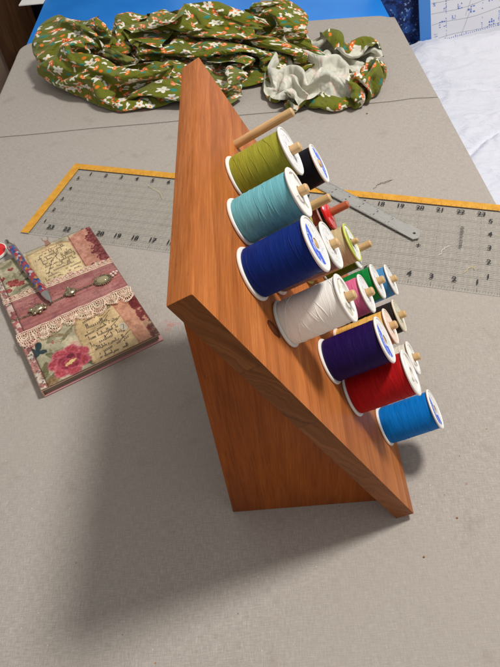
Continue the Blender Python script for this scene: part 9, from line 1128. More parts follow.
CLOTH_FLAP = (
-92,9,7,5,4,5,-8,-6,-7,3,4,-2,8,6,1,6,7,8,8,7,7,7,4,7,11,10,9,5,5,3,7,4,-8,-7,3,0,-2,-4,4,2,4,3,4,2,-1,1,7,0,1,-8,-6,
10,-5,-1,0,3,-7,0,0,0,-7,1,6,-2,-2,7,2,0,-7,0,0,-1,1,5,1,-1,-1,-4,2,3,2,-9,-4,8,7,-4,-1,2,3,0,-4,-9,-2,1,2,5,4,-1,5,-10,1,6,
6,1,-1,-9,1,0,5,-2,-1,6,-12,1,0,1,1,2,2,-3,0,0,2,0,0,2,-1,-1,3,0,-1,2,4,-6,6,0,0,1,-1,0,-12,4,8,0,-2,0,-1,1,-1,-5,0,3,4,
8,-6,-11,9,-2,5,0,0,2,-9,1,0,2,6,-2,-3,-5,8,0,-2,0,0,1,-1,-1,0,-1,1,1,-3,-2,12,-5,5,-4,3,-1,-5,3,3,-5,5,1,-2,0,-2,1,-5,2,5,0,
-9,0,3,2,1,2,3,3,-3,-1,-1,0,1,1,4,-3,2,-7,-1,3,0,1,-2,0,0,0,0,0,-1,-4,8,-3,5,1,1,1,-3,0,3,-8,8,0,0,0,0,-1,-8,7,3,-3,-7,
-9,1,4,-1,0,0,3,3,0,0,-1,2,1,0,-3,4,-9,10,1,-1,-2,-4,0,-1,0,0,0,-2,-2,7,0,4,0,0,4,-3,-1,1,1,-1,0,-1,-5,4,2,2,0,-2,-2,-3,5,
-10,1,3,1,-1,2,-4,0,8,2,2,-1,-1,-1,1,-9,12,0,-1,-2,-3,1,-1,-1,0,0,-2,1,3,1,0,0,1,-6,7,-7,9,1,-4,5,-1,-7,7,0,0,-1,2,-3,3,0,-8,
-8,1,1,0,0,-3,3,3,7,1,-1,-2,0,-2,-4,9,-1,-3,-3,-1,4,0,0,1,-4,-1,3,2,-1,-1,-1,-1,-1,3,-7,11,3,-1,0,2,-1,-2,-3,-1,2,0,3,2,-4,-1,3,
-6,3,-2,-1,-2,1,4,3,-9,8,11,-7,-1,0,1,-5,1,-1,1,0,1,2,-1,-1,4,-4,0,-1,-3,0,1,1,-3,2,6,3,-4,3,1,0,-8,9,-1,-3,-5,0,4,-4,3,5,0,
-5,2,-2,1,3,2,-7,-2,9,3,-3,3,-2,-1,-5,2,0,0,-1,3,0,0,1,0,-4,3,0,-4,3,1,-1,-3,4,1,-1,-3,0,-2,11,-1,1,-1,3,-1,-1,-3,-1,0,1,4,-2,
0,-8,4,0,0,0,-4,3,1,0,5,3,-2,-7,2,2,-4,2,1,2,-1,0,0,-2,1,2,-4,2,1,0,-1,2,-5,-2,1,0,-1,12,-1,-4,6,0,0,2,0,-1,-5,3,2,-4,5,
-3,-2,2,0,-1,-1,0,1,-1,0,0,0,3,0,3,0,-4,-1,3,-1,0,0,0,2,1,-5,2,2,0,-2,-3,-3,2,1,-1,0,7,1,0,1,3,1,0,-1,1,1,0,1,0,1,0,
-6,4,0,1,-1,-4,13,-10,-1,-1,0,3,1,6,1,-10,1,1,0,-1,0,-1,0,0,-1,3,2,0,-6,-3,1,1,2,1,3,2,0,-1,-1,8,0,-2,-1,2,1,-5,-8,1,-2,0,7,
-3,3,-2,-4,0,6,-2,9,-1,-6,0,1,-1,1,1,0,3,-1,-7,1,0,0,-1,-1,2,1,-1,-7,1,0,2,4,2,2,0,0,0,-1,3,0,0,2,0,0,-7,-4,0,-3,4,7,1,
1,-6,3,2,1,-1,-2,1,-3,7,1,-1,-3,0,-3,10,-1,-12,5,-3,0,-1,1,1,0,0,-5,3,2,3,2,-1,1,-1,0,-2,1,1,0,-1,2,-1,3,-1,-4,2,-1,0,3,0,-1,
2,-5,0,3,0,0,0,-8,4,1,0,1,4,-1,4,-1,-4,3,2,-2,-3,-1,-1,-1,0,-3,3,3,2,-1,1,1,-2,1,-1,0,0,0,0,2,-2,0,-4,5,0,-1,4,5,1,-6,-5,
0,1,-1,0,4,-9,0,9,-2,-3,-1,0,0,1,-1,-5,3,10,-2,-3,3,1,-2,-1,-1,4,-1,2,1,-6,-2,1,0,0,-1,3,-1,0,-1,-5,0,1,4,0,5,1,-2,3,1,3,-1,
1,2,-2,1,-3,-2,3,0,2,-1,-1,0,0,0,-5,5,5,1,-8,6,0,1,1,-1,-1,-2,4,-2,-2,-2,1,-2,2,-1,1,0,-1,-1,-2,5,-2,0,1,-8,6,8,5,-5,0,-6,-10,
2,4,-3,0,-6,0,1,0,3,3,0,-2,-3,-1,4,3,0,-10,7,2,-1,0,1,2,0,-2,-1,0,0,-2,0,1,-3,1,2,-1,-3,0,4,0,2,-2,0,9,1,0,-4,2,-10,-5,6,
2,5,-3,-1,-9,4,1,0,-3,0,2,2,2,1,1,-2,-11,12,3,-1,-5,1,1,1,1,1,0,-1,-8,7,-2,-3,2,0,1,-3,3,1,0,1,-6,5,0,0,3,-8,11,-9,-5,3,-5,
1,2,3,-3,-2,-3,0,-3,2,2,0,1,1,-3,-1,1,11,-5,-1,-1,1,-2,-1,0,0,-3,-1,-3,6,4,-4,2,1,2,-7,4,2,0,1,-7,7,0,-3,0,0,6,-12,-1,0,-5,5,
2,-2,5,-2,0,-3,-2,-1,2,0,1,0,0,3,1,0,-7,3,0,1,0,0,0,0,-2,-3,1,4,3,-6,6,0,-2,-2,1,1,1,2,-6,6,-6,-1,2,-1,1,-3,-2,-2,-1,6,-4,
3,1,0,-3,0,5,0,-3,-3,0,1,0,0,0,-2,0,3,-2,-2,1,5,-6,2,-1,1,6,-3,-6,0,8,-1,0,-1,-5,3,1,1,-1,4,-3,-5,0,1,0,0,-4,-2,0,1,-2,4,
4,0,-1,-2,2,4,-1,-1,-3,-2,0,0,-1,-1,2,-1,2,-2,1,-1,-1,3,-6,-1,-1,0,4,5,1,0,-2,1,0,5,-2,0,-6,0,1,0,-1,1,0,-2,-3,-1,0,1,0,0,9,
5,0,-9,5,3,2,0,2,-5,-4,0,0,1,0,0,-3,-2,3,0,-1,-2,5,4,-1,0,-1,0,1,0,-1,2,-4,2,-4,5,0,0,-3,-6,2,10,-6,-1,2,-6,0,0,0,2,8,-1,
-1,-7,6,0,9,-1,-2,1,2,-1,-7,0,0,1,-8,2,3,1,2,1,3,-6,-5,0,2,4,-1,1,-1,0,0,4,-2,1,-2,-4,4,2,3,-10,1,5,1,-1,-5,-1,1,2,9,0,-3,
-10,6,-1,-2,1,3,1,0,-3,5,2,0,-2,0,3,-5,0,0,-1,-2,-2,-3,4,4,1,-1,0,0,0,0,0,-1,-2,1,-1,2,-6,1,1,11,-7,1,-1,1,-2,0,2,9,1,-1,0,
-3,-1,3,-2,-1,-1,0,-2,6,2,2,-5,2,0,-6,4,0,0,-3,-3,-1,7,4,-2,-3,0,0,0,0,1,0,0,3,-3,1,-7,1,-1,1,1,3,0,1,-1,1,2,7,0,-1,1,0,
-4,-1,-5,3,1,0,0,2,4,-1,-2,1,0,0,7,-3,0,-5,-5,2,2,4,-3,-1,2,0,1,0,1,-1,0,0,-3,5,-9,2,3,-1,-1,0,3,0,-1,-4,11,0,3,0,0,-1,1,
-2,-7,5,2,1,-1,-1,3,-1,-5,-1,4,1,-1,-3,5,-1,-6,2,2,4,-5,0,2,2,1,0,0,-2,0,1,-3,2,0,-1,1,1,-5,3,0,1,0,0,0,-2,12,-1,1,0,-1,1,
-5,-1,0,0,-1,0,1,1,-1,-1,5,-1,-1,0,3,-2,-3,-1,3,3,0,-2,1,2,0,1,-3,-1,2,0,-4,2,1,-1,0,2,-1,2,0,-2,0,0,-4,-1,0,0,2,2,-3,6,2,
-3,2,-4,-1,0,0,1,0,-2,6,0,-3,-1,0,4,-4,-3,4,4,2,-8,5,0,0,1,-4,2,0,0,0,3,-4,0,0,1,1,-2,4,-1,1,-5,-4,0,2,2,-2,0,1,8,1,-4,
7,2,-5,-3,2,1,-7,2,1,-2,-2,0,1,1,0,-6,2,4,2,-4,6,1,-4,0,0,1,0,0,-2,0,1,0,-1,-2,7,-3,1,0,-2,-9,2,-2,2,1,2,3,3,2,-1,1,0,
4,3,0,-8,1,1,5,-11,0,-1,-1,4,-1,0,1,-1,0,3,-3,2,3,-3,2,0,-1,1,-1,0,-1,0,-1,6,-5,3,-1,-1,3,-5,-8,2,1,6,3,2,0,1,1,-1,-1,0,-3,
-7,6,0,8,-9,0,-4,7,-6,0,2,-1,1,1,0,-1,-1,0,2,1,-2,-1,3,0,-1,1,-1,0,3,0,-2,-2,5,-5,1,6,-8,-4,4,7,1,-2,0,1,2,1,-1,0,0,-7,-6,
6,-6,8,-5,0,-5,6,-11,5,2,-1,0,-1,0,1,0,7,-7,1,-1,-3,3,0,-1,0,-1,3,-2,0,-1,2,1,-3,4,2,-4,-8,3,5,0,5,2,-3,-2,0,-1,-1,-3,-1,-2,6,
7,1,-7,6,3,-5,-7,4,2,1,-1,-3,0,-1,-1,4,-5,7,-6,-3,3,0,0,-1,1,0,-2,1,-1,1,0,0,3,0,-2,-7,7,7,-6,1,-1,-5,3,0,-1,0,-1,-1,-3,-1,5,
8,-6,8,-1,-4,7,0,-3,-1,-8,1,3,0,-1,-1,6,-3,0,-9,3,0,0,0,1,-1,0,1,1,1,-3,-3,0,0,1,-1,0,7,-3,0,-1,-2,2,-6,0,0,0,0,0,2,0,-3,
4,6,-1,0,0,-3,0,4,-5,3,-1,-1,0,-1,-1,3,1,-10,2,-1,0,0,0,0,1,0,0,-2,-4,0,2,0,1,-1,-1,7,2,-9,5,-5,-1,0,-1,-1,0,0,1,1,-3,6,-5,
10,0,-1,-1,2,-2,0,2,-3,-6,1,1,0,0,-2,1,5,0,-3,-6,1,0,0,0,-2,-1,-2,0,3,3,0,-1,0,-3,2,2,-2,5,0,-5,-5,0,4,-5,0,0,0,-1,5,-2,0,
7,3,-1,1,0,0,-1,-4,2,-2,0,-1,-1,1,1,0,-2,2,2,1,-10,1,0,-2,-1,-1,1,1,0,0,0,1,-3,1,1,0,-1,4,-3,5,-5,-4,0,0,-1,-1,1,4,-1,-2,0,
1,3,4,0,0,0,-1,-1,-6,8,-1,-1,-1,-4,-4,-1,-1,-4,6,5,1,-4,-1,0,-4,2,0,1,-1,0,0,-1,1,3,-2,-1,-1,-2,0,1,7,-5,-4,5,-4,0,0,1,1,-2,8,
3,-3,2,6,-1,-2,0,-2,0,5,0,0,-1,-3,2,-9,-5,8,5,-5,7,-1,-5,-10,7,-2,1,0,0,-1,2,1,3,-2,0,-4,-2,0,-1,0,0,8,-7,-2,1,0,1,2,-1,6,-7,
0,0,-2,-4,6,3,-9,-3,17,-2,-2,-5,3,8,-1,-1,-4,-2,0,4,-3,-11,-1,7,-1,6,-7,2,2,-2,0,0,-1,-1,-3,0,0,0,0,0,0,0,4,-4,2,0,0,-1,1,-1,10,
-4,1,-1,-2,-1,3,0,5,-2,-1,1,7,0,-4,-2,7,2,-5,0,1,-12,11,3,0,-5,-1,2,-4,-5,3,0,0,0,-3,0,-1,1,0,0,1,3,-4,-1,2,1,1,0,-2,1,1,-1,
5,-10,0,1,-4,7,2,6,-5,6,-1,-3,-9,-3,2,-1,11,0,0,-3,7,-1,-3,2,-10,0,6,-7,5,-1,-3,1,2,-7,1,2,2,-4,3,0,-3,-1,5,4,2,-6,0,2,-5,2,0,
-85,-3,-4,-7,-1,-3,1,4,2,2,4,-1,-1,-5,5,-2,0,2,4,4,4,4,6,-5,-2,-5,-1,-5,-6,1,-5,-6,0,1,7,6,5,4,8,4,7,6,4,4,4,4,-5,8,7,1,-5,
8,-4,-1,0,2,3,0,0,1,-4,-10,-2,0,12,-6,1,2,5,0,0,0,-4,-10,0,-2,3,-1,7,7,-5,-2,2,-7,0,-1,1,1,2,-3,4,-1,2,-1,-3,-2,0,9,-4,-7,0,12,
4,1,0,0,3,0,-2,0,-1,-4,3,1,-1,-1,1,4,-2,-1,0,-4,-6,-6,-1,0,2,2,2,0,0,6,2,-2,3,-2,-1,-1,1,2,-4,0,1,-1,-3,0,-1,1,0,-2,0,3,1,
4,2,-4,7,0,0,0,-5,2,0,0,0,2,-6,5,0,-4,-1,-8,-5,-1,1,0,2,1,1,5,-5,-1,2,0,4,9,-4,2,-3,1,-6,7,-5,-2,-1,3,-3,0,-3,1,-2,2,3,-1,
0,1,1,6,0,1,0,-2,-6,7,0,0,0,0,-4,2,0,-15,-1,1,-2,3,3,2,2,0,-2,7,3,-12,2,8,-7,5,1,-1,1,4,-6,-9,2,0,2,5,1,-7,2,7,-8,1,-6,
-5,0,12,-2,0,2,1,1,0,-4,3,1,0,0,-1,-7,-4,5,0,0,5,-4,2,1,0,1,1,-2,-5,6,1,-8,1,3,-2,6,-1,-1,-8,-3,0,-1,-1,0,0,9,0,-7,8,-2,-1,
-4,5,3,0,-7,-3,7,-2,9,-1,2,0,-1,0,0,-5,3,0,0,-1,-2,6,0,0,0,0,-2,-1,3,0,0,0,0,0,0,-1,0,-11,-4,3,-1,-2,0,1,4,2,1,6,-1,-6,5,
0,5,-2,-6,1,4,-6,11,-5,4,1,2,0,-1,-4,3,-1,-1,-1,3,2,0,-2,-1,3,0,0,1,-3,0,-1,-4,5,3,-1,0,-12,-4,-1,4,1,4,3,1,-4,0,-2,2,2,5,-8,
6,1,-11,0,7,2,2,-9,3,6,-5,6,0,-1,-1,-4,1,0,4,1,0,0,1,1,-5,3,-1,-5,-4,0,3,9,0,-4,1,-8,-5,-2,1,8,1,-5,0,2,4,0,-3,-3,4,3,1,
8,-5,-2,4,-2,-2,3,-6,-1,-1,8,0,2,-2,-3,1,0,5,-1,2,0,0,1,-1,-2,0,-2,-4,2,3,3,0,-3,2,-9,-6,-1,2,9,1,1,0,-6,0,1,2,0,1,1,-5,8,
9,-10,7,1,0,0,-10,10,0,-2,-1,-3,4,-4,1,1,3,1,1,0,0,0,-1,-1,1,-2,-6,3,4,1,1,0,-4,-10,-3,1,2,5,5,1,-1,-1,-1,-3,0,-1,5,1,-1,4,-2,
5,0,2,-1,1,-1,0,1,-1,0,0,0,-4,0,2,4,-2,0,2,0,-1,-1,0,2,0,-10,4,4,3,1,-4,-10,-4,0,1,2,6,6,-2,0,-5,-2,4,0,-1,0,0,1,1,1,1,
-2,9,1,0,-1,-6,3,4,0,-1,-1,-8,0,6,2,0,1,1,-1,-3,-1,0,-1,-1,-4,6,5,2,-3,-7,-8,1,4,4,4,3,1,-2,1,-4,-6,5,1,-1,0,0,-4,0,0,-2,-5,
6,1,0,-6,3,1,-1,-9,2,5,-1,5,0,1,1,0,-2,-6,-8,1,0,0,2,1,8,4,0,-10,-4,0,5,6,2,1,-1,0,1,0,-5,-5,6,-2,0,1,1,-6,1,-1,-2,-3,3,
7,-1,0,0,-10,1,8,5,-11,-5,-1,2,6,4,-4,1,-2,-2,2,-5,5,2,2,3,0,0,-7,4,2,1,1,-1,1,-1,1,0,-1,1,0,0,-2,1,-3,0,-4,4,-3,1,-11,0,-1,
9,-1,-4,3,-1,2,-4,-4,9,-1,-1,-2,-5,-2,8,-2,-1,-1,3,2,0,1,0,-1,1,-6,3,3,0,0,0,-2,1,0,1,0,1,-1,1,-2,-2,2,0,-1,-3,-1,4,-3,-1,-11,-1,
8,0,-3,-4,5,-4,5,-4,2,2,1,1,-1,-1,-2,-5,2,3,1,2,-4,-1,2,1,0,1,0,-1,-1,3,0,1,-1,1,-1,0,0,0,-2,-3,2,1,2,-4,4,-1,0,-11,2,2,0,
7,0,-1,0,1,0,-7,6,-1,2,0,0,-1,-1,-7,4,3,1,3,0,-2,-2,-3,1,1,3,0,-1,2,0,1,0,-2,2,-1,0,-1,-2,-2,4,1,-6,-4,9,3,0,-13,11,-1,1,-3,
8,-3,2,-1,1,-1,2,1,-3,-5,3,3,-4,-2,4,2,0,-2,4,0,-1,0,-3,-4,-1,4,3,1,-1,1,-1,1,-4,3,1,-2,-3,0,4,1,-1,3,2,-7,-8,1,10,-10,9,-1,0,
8,-4,2,1,-2,2,1,0,-3,3,-2,-1,2,0,1,-1,-5,7,-4,-2,6,1,-1,-2,-5,-5,2,8,0,0,0,-3,4,-4,2,-2,2,2,0,1,2,0,0,0,-1,-1,-7,5,-4,-2,0,
7,0,-1,0,1,1,0,-7,6,-2,-2,-5,1,-3,-3,0,11,-1,-1,5,0,-2,4,0,1,0,-1,-8,7,-1,-1,0,1,-2,-1,3,2,1,1,-4,2,-2,2,-1,1,-6,0,0,-6,4,7,
6,1,-1,1,0,0,-3,-1,-7,-2,-2,1,0,6,6,3,0,-3,4,-1,0,-2,1,1,1,-1,-3,2,-3,3,0,0,-3,4,-1,2,1,1,-4,2,-3,2,-1,0,0,-1,0,-4,3,3,-7,
6,0,0,1,1,-3,-6,8,0,-1,0,1,1,1,-1,0,-1,-1,1,1,-2,2,-2,2,-1,-4,1,3,0,0,0,0,-1,2,-4,-3,-3,3,6,2,-1,-2,-3,0,3,1,0,0,0,-3,-2,
6,1,0,0,-1,-2,1,2,1,-1,1,0,1,-1,-1,2,-2,0,-1,2,0,1,-4,-5,-3,10,3,1,-2,-3,-3,2,4,-7,5,0,2,0,-1,0,0,-1,1,-3,2,0,0,-1,0,0,0,
6,0,0,2,-3,-1,2,-4,6,0,1,0,0,0,0,-1,-5,5,0,-1,0,1,0,1,0,-9,-1,0,3,2,6,-1,-1,-2,1,0,0,-9,6,0,-2,6,-4,3,1,-2,0,1,0,-2,1,
-10,11,7,0,-4,1,2,0,-3,2,-3,-3,-1,0,5,-1,5,0,-1,0,1,-3,-4,1,3,6,0,-1,-1,-1,-1,1,-2,1,0,-2,4,1,-9,2,1,-4,5,4,-3,0,0,2,-4,0,4,
-2,-5,1,2,0,11,1,0,-2,2,1,0,-2,1,-1,2,1,0,0,-4,-2,-4,5,3,-1,-3,-3,-2,1,0,0,1,-3,8,-2,6,-10,5,3,1,-1,0,1,-1,-4,3,1,-4,0,0,-7,
-7,1,-2,2,13,-2,2,-2,3,1,-2,-2,3,1,-2,2,0,0,-6,-5,-1,7,4,-3,-3,0,-1,-1,-3,-1,2,2,7,0,2,-6,4,0,1,0,1,0,-1,0,-1,0,-5,-2,0,-1,-1,
-5,0,6,4,-1,1,3,-1,2,-2,0,0,2,-1,0,-12,1,6,-4,4,3,2,-3,-3,2,0,2,1,1,1,0,-2,1,-3,-3,5,3,0,-2,0,0,0,0,-6,0,-2,2,0,1,1,-1,
12,-9,-5,-2,-1,2,1,10,-1,-5,-4,8,-1,0,-8,9,3,-13,6,4,2,-8,0,4,3,1,1,-1,-3,2,-1,1,1,0,0,0,0,-4,3,0,1,-1,-1,1,0,-4,-1,0,-2,-2,5,
4,-1,1,0,1,0,1,-1,-4,-3,10,-2,-1,-2,1,4,-3,-1,3,2,-5,-2,4,1,0,2,-5,-1,3,-2,3,1,0,1,-1,1,-1,0,1,-5,4,0,-6,-5,-4,2,0,4,0,5,1,
-6,14,0,-1,-1,0,0,-3,-6,11,-3,-6,-2,3,7,-2,-7,8,2,-1,-7,6,1,1,1,-9,6,2,0,0,-1,1,0,0,2,-1,-2,3,-4,3,-6,-9,-3,1,1,1,4,2,5,2,1,
4,-2,3,2,-8,-1,1,-6,14,-1,-1,0,3,0,0,-7,4,2,0,-9,6,3,-6,0,1,6,-3,1,1,1,0,0,0,-2,-1,4,0,0,-2,-11,-5,1,2,1,6,4,2,0,1,2,2,
6,-2,0,-4,5,-4,-1,5,-1,-4,2,6,0,0,0,-1,0,1,-9,4,5,-1,1,1,-1,0,0,-1,1,0,-1,0,1,0,-1,0,1,-5,-9,2,-2,5,6,4,1,0,0,1,0,1,-8,
6,-7,0,4,5,0,-4,4,-8,6,2,0,0,-1,0,0,0,-9,5,4,-1,-2,4,-1,-1,1,0,1,-3,-1,5,-3,2,-4,3,-1,-8,-6,4,7,6,2,0,2,-1,0,-1,0,-4,-9,2,
-6,12,-3,0,0,5,-3,-7,7,0,1,1,0,0,0,0,-3,-1,5,0,-2,2,-1,-3,0,1,4,-2,1,-1,-3,5,-4,2,0,-11,-1,2,10,0,2,-2,-3,4,0,-1,-2,-4,-1,-2,-5,
-3,1,3,2,-3,-8,6,7,-1,-6,1,3,1,2,1,-1,1,0,-1,1,1,-1,-1,2,1,1,-2,-2,-2,5,0,-1,0,-1,-5,-4,-1,8,1,3,-1,-3,3,-2,-3,-1,-1,-2,-1,1,4,
-1,0,0,-4,-4,8,1,-4,0,9,-1,-3,1,-1,1,-3,-3,10,1,0,1,1,1,0,-1,-1,-1,1,0,-7,4,-3,-2,0,-3,0,5,6,0,-1,-1,1,-8,-3,1,-1,-1,0,1,5,-2,
1,-5,1,-2,0,-1,0,5,4,-10,-2,0,0,2,-1,11,-1,5,0,0,0,1,0,1,-1,-1,-2,-4,-5,7,-6,-1,-1,0,-2,6,7,0,0,-9,-3,-1,6,-6,1,0,1,4,2,-4,0,
1,-3,-2,-3,6,3,0,-2,-1,9,-1,-5,-7,-3,0,1,9,-1,4,3,0,-1,-1,-2,-3,-5,-2,2,1,-5,-1,0,0,4,2,9,2,-1,-8,0,-2,-2,-3,4,-2,3,1,-3,-1,0,9,
5,-7,-4,7,1,-2,1,3,0,-2,1,5,0,-3,-3,-2,4,0,-7,4,-10,0,0,2,0,0,1,-1,1,-1,-1,0,3,0,11,2,-2,-5,-4,0,1,0,-3,-2,1,-2,0,1,1,1,4,
3,4,-5,-2,0,2,0,0,-8,5,4,1,7,1,-3,0,-3,-5,5,-7,1,-6,3,-6,3,1,-3,1,4,1,0,4,5,0,2,-3,-3,-6,1,0,-2,1,2,-3,-6,0,2,2,0,10,2,
2,5,1,-7,1,0,2,-4,1,-2,-1,-1,-1,-3,3,6,3,3,-4,-10,10,-1,-11,1,3,-2,7,6,0,-1,3,0,-5,3,-1,-3,-5,-1,-1,1,0,-3,2,-1,1,-3,-1,1,12,1,-11,
7,-1,-2,1,-4,2,-9,1,3,-3,-1,0,-2,4,8,0,-4,2,0,3,-8,3,0,-3,-5,6,9,2,1,-3,0,-1,2,0,-7,-4,-1,0,0,0,0,3,-6,2,-1,0,0,8,1,2,2,
7,-4,5,-2,-5,-1,-5,4,2,-7,-2,0,3,7,1,-2,4,-5,0,4,1,-4,1,-1,-5,6,2,4,-7,7,0,0,-1,-7,-6,1,-1,0,1,1,5,-3,0,-3,2,1,7,0,0,-8,7,
1,6,-2,2,-4,-11,9,0,-6,6,-5,4,4,0,-3,0,-5,-2,-1,-1,9,1,0,2,3,0,-4,-9,10,2,-8,-1,-5,4,1,-4,2,-1,5,0,-5,2,4,2,2,3,-3,-4,2,4,0,
34,0,-1,-1,-7,-5,1,4,3,-7,-6,-8,4,-4,7,5,5,-2,-1,0,2,0,-4,-5,2,-3,2,4,-2,7,-1,0,2,-2,2,4,5,6,1,7,-3,-4,-6,-6,-7,-8,1,-4,2,3,1,
-9,-4,2,2,12,-3,-4,0,1,1,6,2,-11,1,-3,1,1,7,2,0,-5,-6,2,12,-3,2,-8,-6,5,-3,-1,7,-7,10,3,0,0,-10,5,-9,1,2,-1,0,0,3,-4,10,-2,1,3,
-10,5,6,5,-5,0,-4,-1,-2,1,2,-1,1,8,1,-7,-4,0,0,-3,-1,5,8,-6,0,-1,8,-1,-8,-3,8,-9,7,0,0,2,-1,0,-8,0,5,6,-1,-1,0,1,-1,2,1,2,-4,
-4,8,-4,4,-4,1,-1,-7,4,5,-6,1,2,-5,2,8,-9,-2,0,8,0,4,-6,-2,0,0,-4,4,4,-6,0,6,3,-5,-5,2,-1,-3,2,9,5,-6,2,-1,-1,-3,3,-2,4,-1,-1,
1,2,3,-7,1,1,0,-3,-7,4,2,0,3,0,-4,0,3,-2,1,-4,5,-3,-3,0,-1,1,0,0,3,4,-7,0,0,2,1,0,-3,3,8,1,-4,1,1,0,0,1,3,-3,-1,-9,8,
2,-1,2,-5,0,1,1,-1,-1,-5,2,4,2,-1,4,-10,1,-2,-1,1,4,-4,1,0,1,1,4,3,-8,1,1,-3,0,0,6,-2,-4,9,0,-3,0,-2,-2,2,1,2,-1,4,2,3,-15,
4,-2,-7,-1,-1,2,6,2,-1,4,-4,-2,-1,4,-4,-3,3,2,2,2,-12,10,-2,-2,1,0,3,-9,6,1,-1,0,-1,3,-5,-3,8,1,-6,4,0,-4,2,3,3,1,-2,-4,1,-5,11,
1,-2,-5,-1,0,8,-6,7,5,-8,4,-2,1,1,-9,6,4,3,0,-10,2,0,7,1,-5,-2,-4,6,5,1,2,1,-3,-13,6,0,1,-3,-1,0,-2,10,1,0,1,0,-3,-3,-8,8,4,
-2,-4,0,0,8,-2,3,5,-8,6,-6,4,-3,-5,9,3,-1,0,-9,-1,7,-6,2,2,7,-2,1,3,-1,1,0,-7,-7,10,-9,-3,-1,1,4,-4,-2,4,7,3,0,0,1,0,0,-5,0,
-2,-6,1,2,-3,0,11,-1,7,-2,2,-1,-2,2,-1,0,1,-11,-1,3,1,1,-2,4,4,1,1,0,1,-2,-4,-3,5,-10,-4,2,-1,1,1,-1,2,0,3,3,4,2,0,-1,0,-4,-7,
-1,0,-3,1,-1,2,0,3,3,2,2,-1,-1,1,0,1,-13,0,1,4,0,3,1,2,-1,3,0,1,-3,-3,-3,1,-7,2,4,-4,3,-5,0,-1,3,-1,0,3,2,3,5,-3,-3,3,-8,
-6,1,3,5,-3,0,0,-1,2,2,0,-1,6,-1,1,-12,-2,1,4,3,2,1,0,-2,0,4,1,-3,-4,-6,-3,2,9,0,-3,-3,-5,3,-1,1,0,1,-1,0,1,2,-1,2,0,0,1,
5,-5,0,-4,7,2,-7,-2,0,3,4,5,0,-2,-9,-2,1,2,7,2,0,0,1,0,-1,0,-3,-4,-8,-1,7,1,-6,-1,2,5,1,-5,2,-1,0,-2,1,-1,1,-4,2,-1,3,-1,1,
2,2,-3,5,-2,-9,-2,1,-2,-3,0,3,1,0,1,0,4,10,-3,-1,0,1,1,1,0,-4,-5,-4,0,0,-3,2,4,3,4,-1,-5,5,-10,0,1,1,-1,1,-2,1,-1,6,-5,6,6,
2,-3,6,0,2,0,-1,-7,-9,0,1,-1,-2,1,1,6,10,2,1,-1,0,-1,-2,-2,-2,-2,-3,-4,-1,2,4,7,-2,4,-2,-5,4,-4,1,3,-8,0,0,-1,-2,1,-1,-1,11,3,-3,
0,3,3,-3,-9,4,9,-6,0,-6,-4,-2,0,1,5,11,4,-1,-4,-9,1,1,1,0,1,-5,-1,0,2,0,2,-3,10,-3,-3,0,-2,1,3,-2,8,-11,2,-3,-2,-1,2,3,-2,-2,12,
0,-1,-5,-1,7,6,-7,8,-1,-3,-3,-1,1,2,5,2,2,-8,-7,-2,-3,0,1,1,1,6,0,2,0,-2,3,-5,-1,2,-1,3,0,1,3,1,-11,8,-7,-4,7,-4,-3,-1,0,3,-1,
1,-2,-3,-1,8,1,5,-1,1,0,-1,-1,3,3,2,-2,-9,-7,-4,1,-3,-1,0,1,1,5,4,0,-1,0,0,-1,-5,4,1,2,4,2,1,-5,-2,-9,-1,5,-3,10,3,2,-1,1,-10,
2,-2,-2,1,3,1,1,2,3,3,1,1,1,-1,-5,-8,-7,-3,3,3,-3,-2,-2,1,1,0,6,2,0,1,-4,7,3,-10,4,5,2,1,-4,-3,1,-2,-1,-3,4,0,2,-1,4,-5,-7,
-1,3,-2,1,-1,3,-2,-2,-4,6,5,2,-3,-5,-6,-4,0,8,5,3,-5,-3,-4,-3,0,1,0,7,1,0,3,3,-8,9,-3,3,-1,-4,-2,2,-4,4,0,0,-2,-2,-1,0,-3,-3,14,
-3,3,0,3,-2,0,-2,-5,5,-6,-2,-1,-2,-1,0,2,8,9,1,-5,0,4,-5,-3,0,2,2,-7,3,3,4,-10,5,-4,11,-3,-5,-3,1,-6,8,7,-3,0,-2,3,1,-11,-1,5,2,
-3,-1,4,3,-1,-1,-7,-1,-1,0,-2,-1,-1,0,3,6,5,-8,6,3,0,-8,9,-3,0,0,-7,2,10,-3,-6,7,3,-5,-2,-3,-1,0,-6,8,10,-8,4,0,0,-1,-2,4,-7,6,-10,
-5,2,5,1,0,0,2,-3,-6,-3,0,0,1,3,5,-5,0,-2,2,2,4,-4,-5,7,0,-5,10,-3,-7,7,2,1,0,-3,-10,-3,-1,0,5,6,-1,6,2,1,-3,-3,-2,1,0,-3,9,
-4,3,5,0,1,-1,-1,-1,-3,-3,2,4,-2,2,-7,3,-2,-1,-1,5,-1,1,7,2,-2,-2,-8,8,3,3,1,-3,-9,4,-5,6,-8,3,1,-2,-1,1,1,-5,5,0,-1,-2,6,-1,-5,
2,0,2,0,1,-2,-1,-1,0,-2,1,-3,3,-4,2,5,-9,3,0,1,-1,9,-1,0,2,5,2,0,0,-2,-8,-7,2,-4,5,0,2,6,-4,-9,0,2,-4,3,3,-4,0,5,5,-1,-6,
2,2,0,0,-1,-1,-2,0,-1,1,8,2,0,1,-7,-11,4,2,-4,-2,11,6,-1,0,0,-6,-3,-2,-2,-2,1,2,-1,0,8,-10,9,-3,8,-2,-11,-3,2,5,-1,-2,3,3,0,1,-3,
4,3,0,0,-3,-7,1,-1,1,3,0,1,5,-1,0,-2,-2,-1,2,4,3,-3,2,-3,-10,-3,-1,-1,1,0,0,0,1,11,-10,8,5,0,-9,4,-3,-1,1,-2,-4,5,2,1,-1,-1,3,
6,1,-2,-1,-5,-5,-1,0,1,8,-1,5,-1,-2,-1,2,0,2,4,-1,-1,1,-6,-9,-4,-1,0,0,-1,0,1,2,4,2,3,4,1,-8,1,2,0,1,0,0,1,2,-1,-7,-1,0,9,
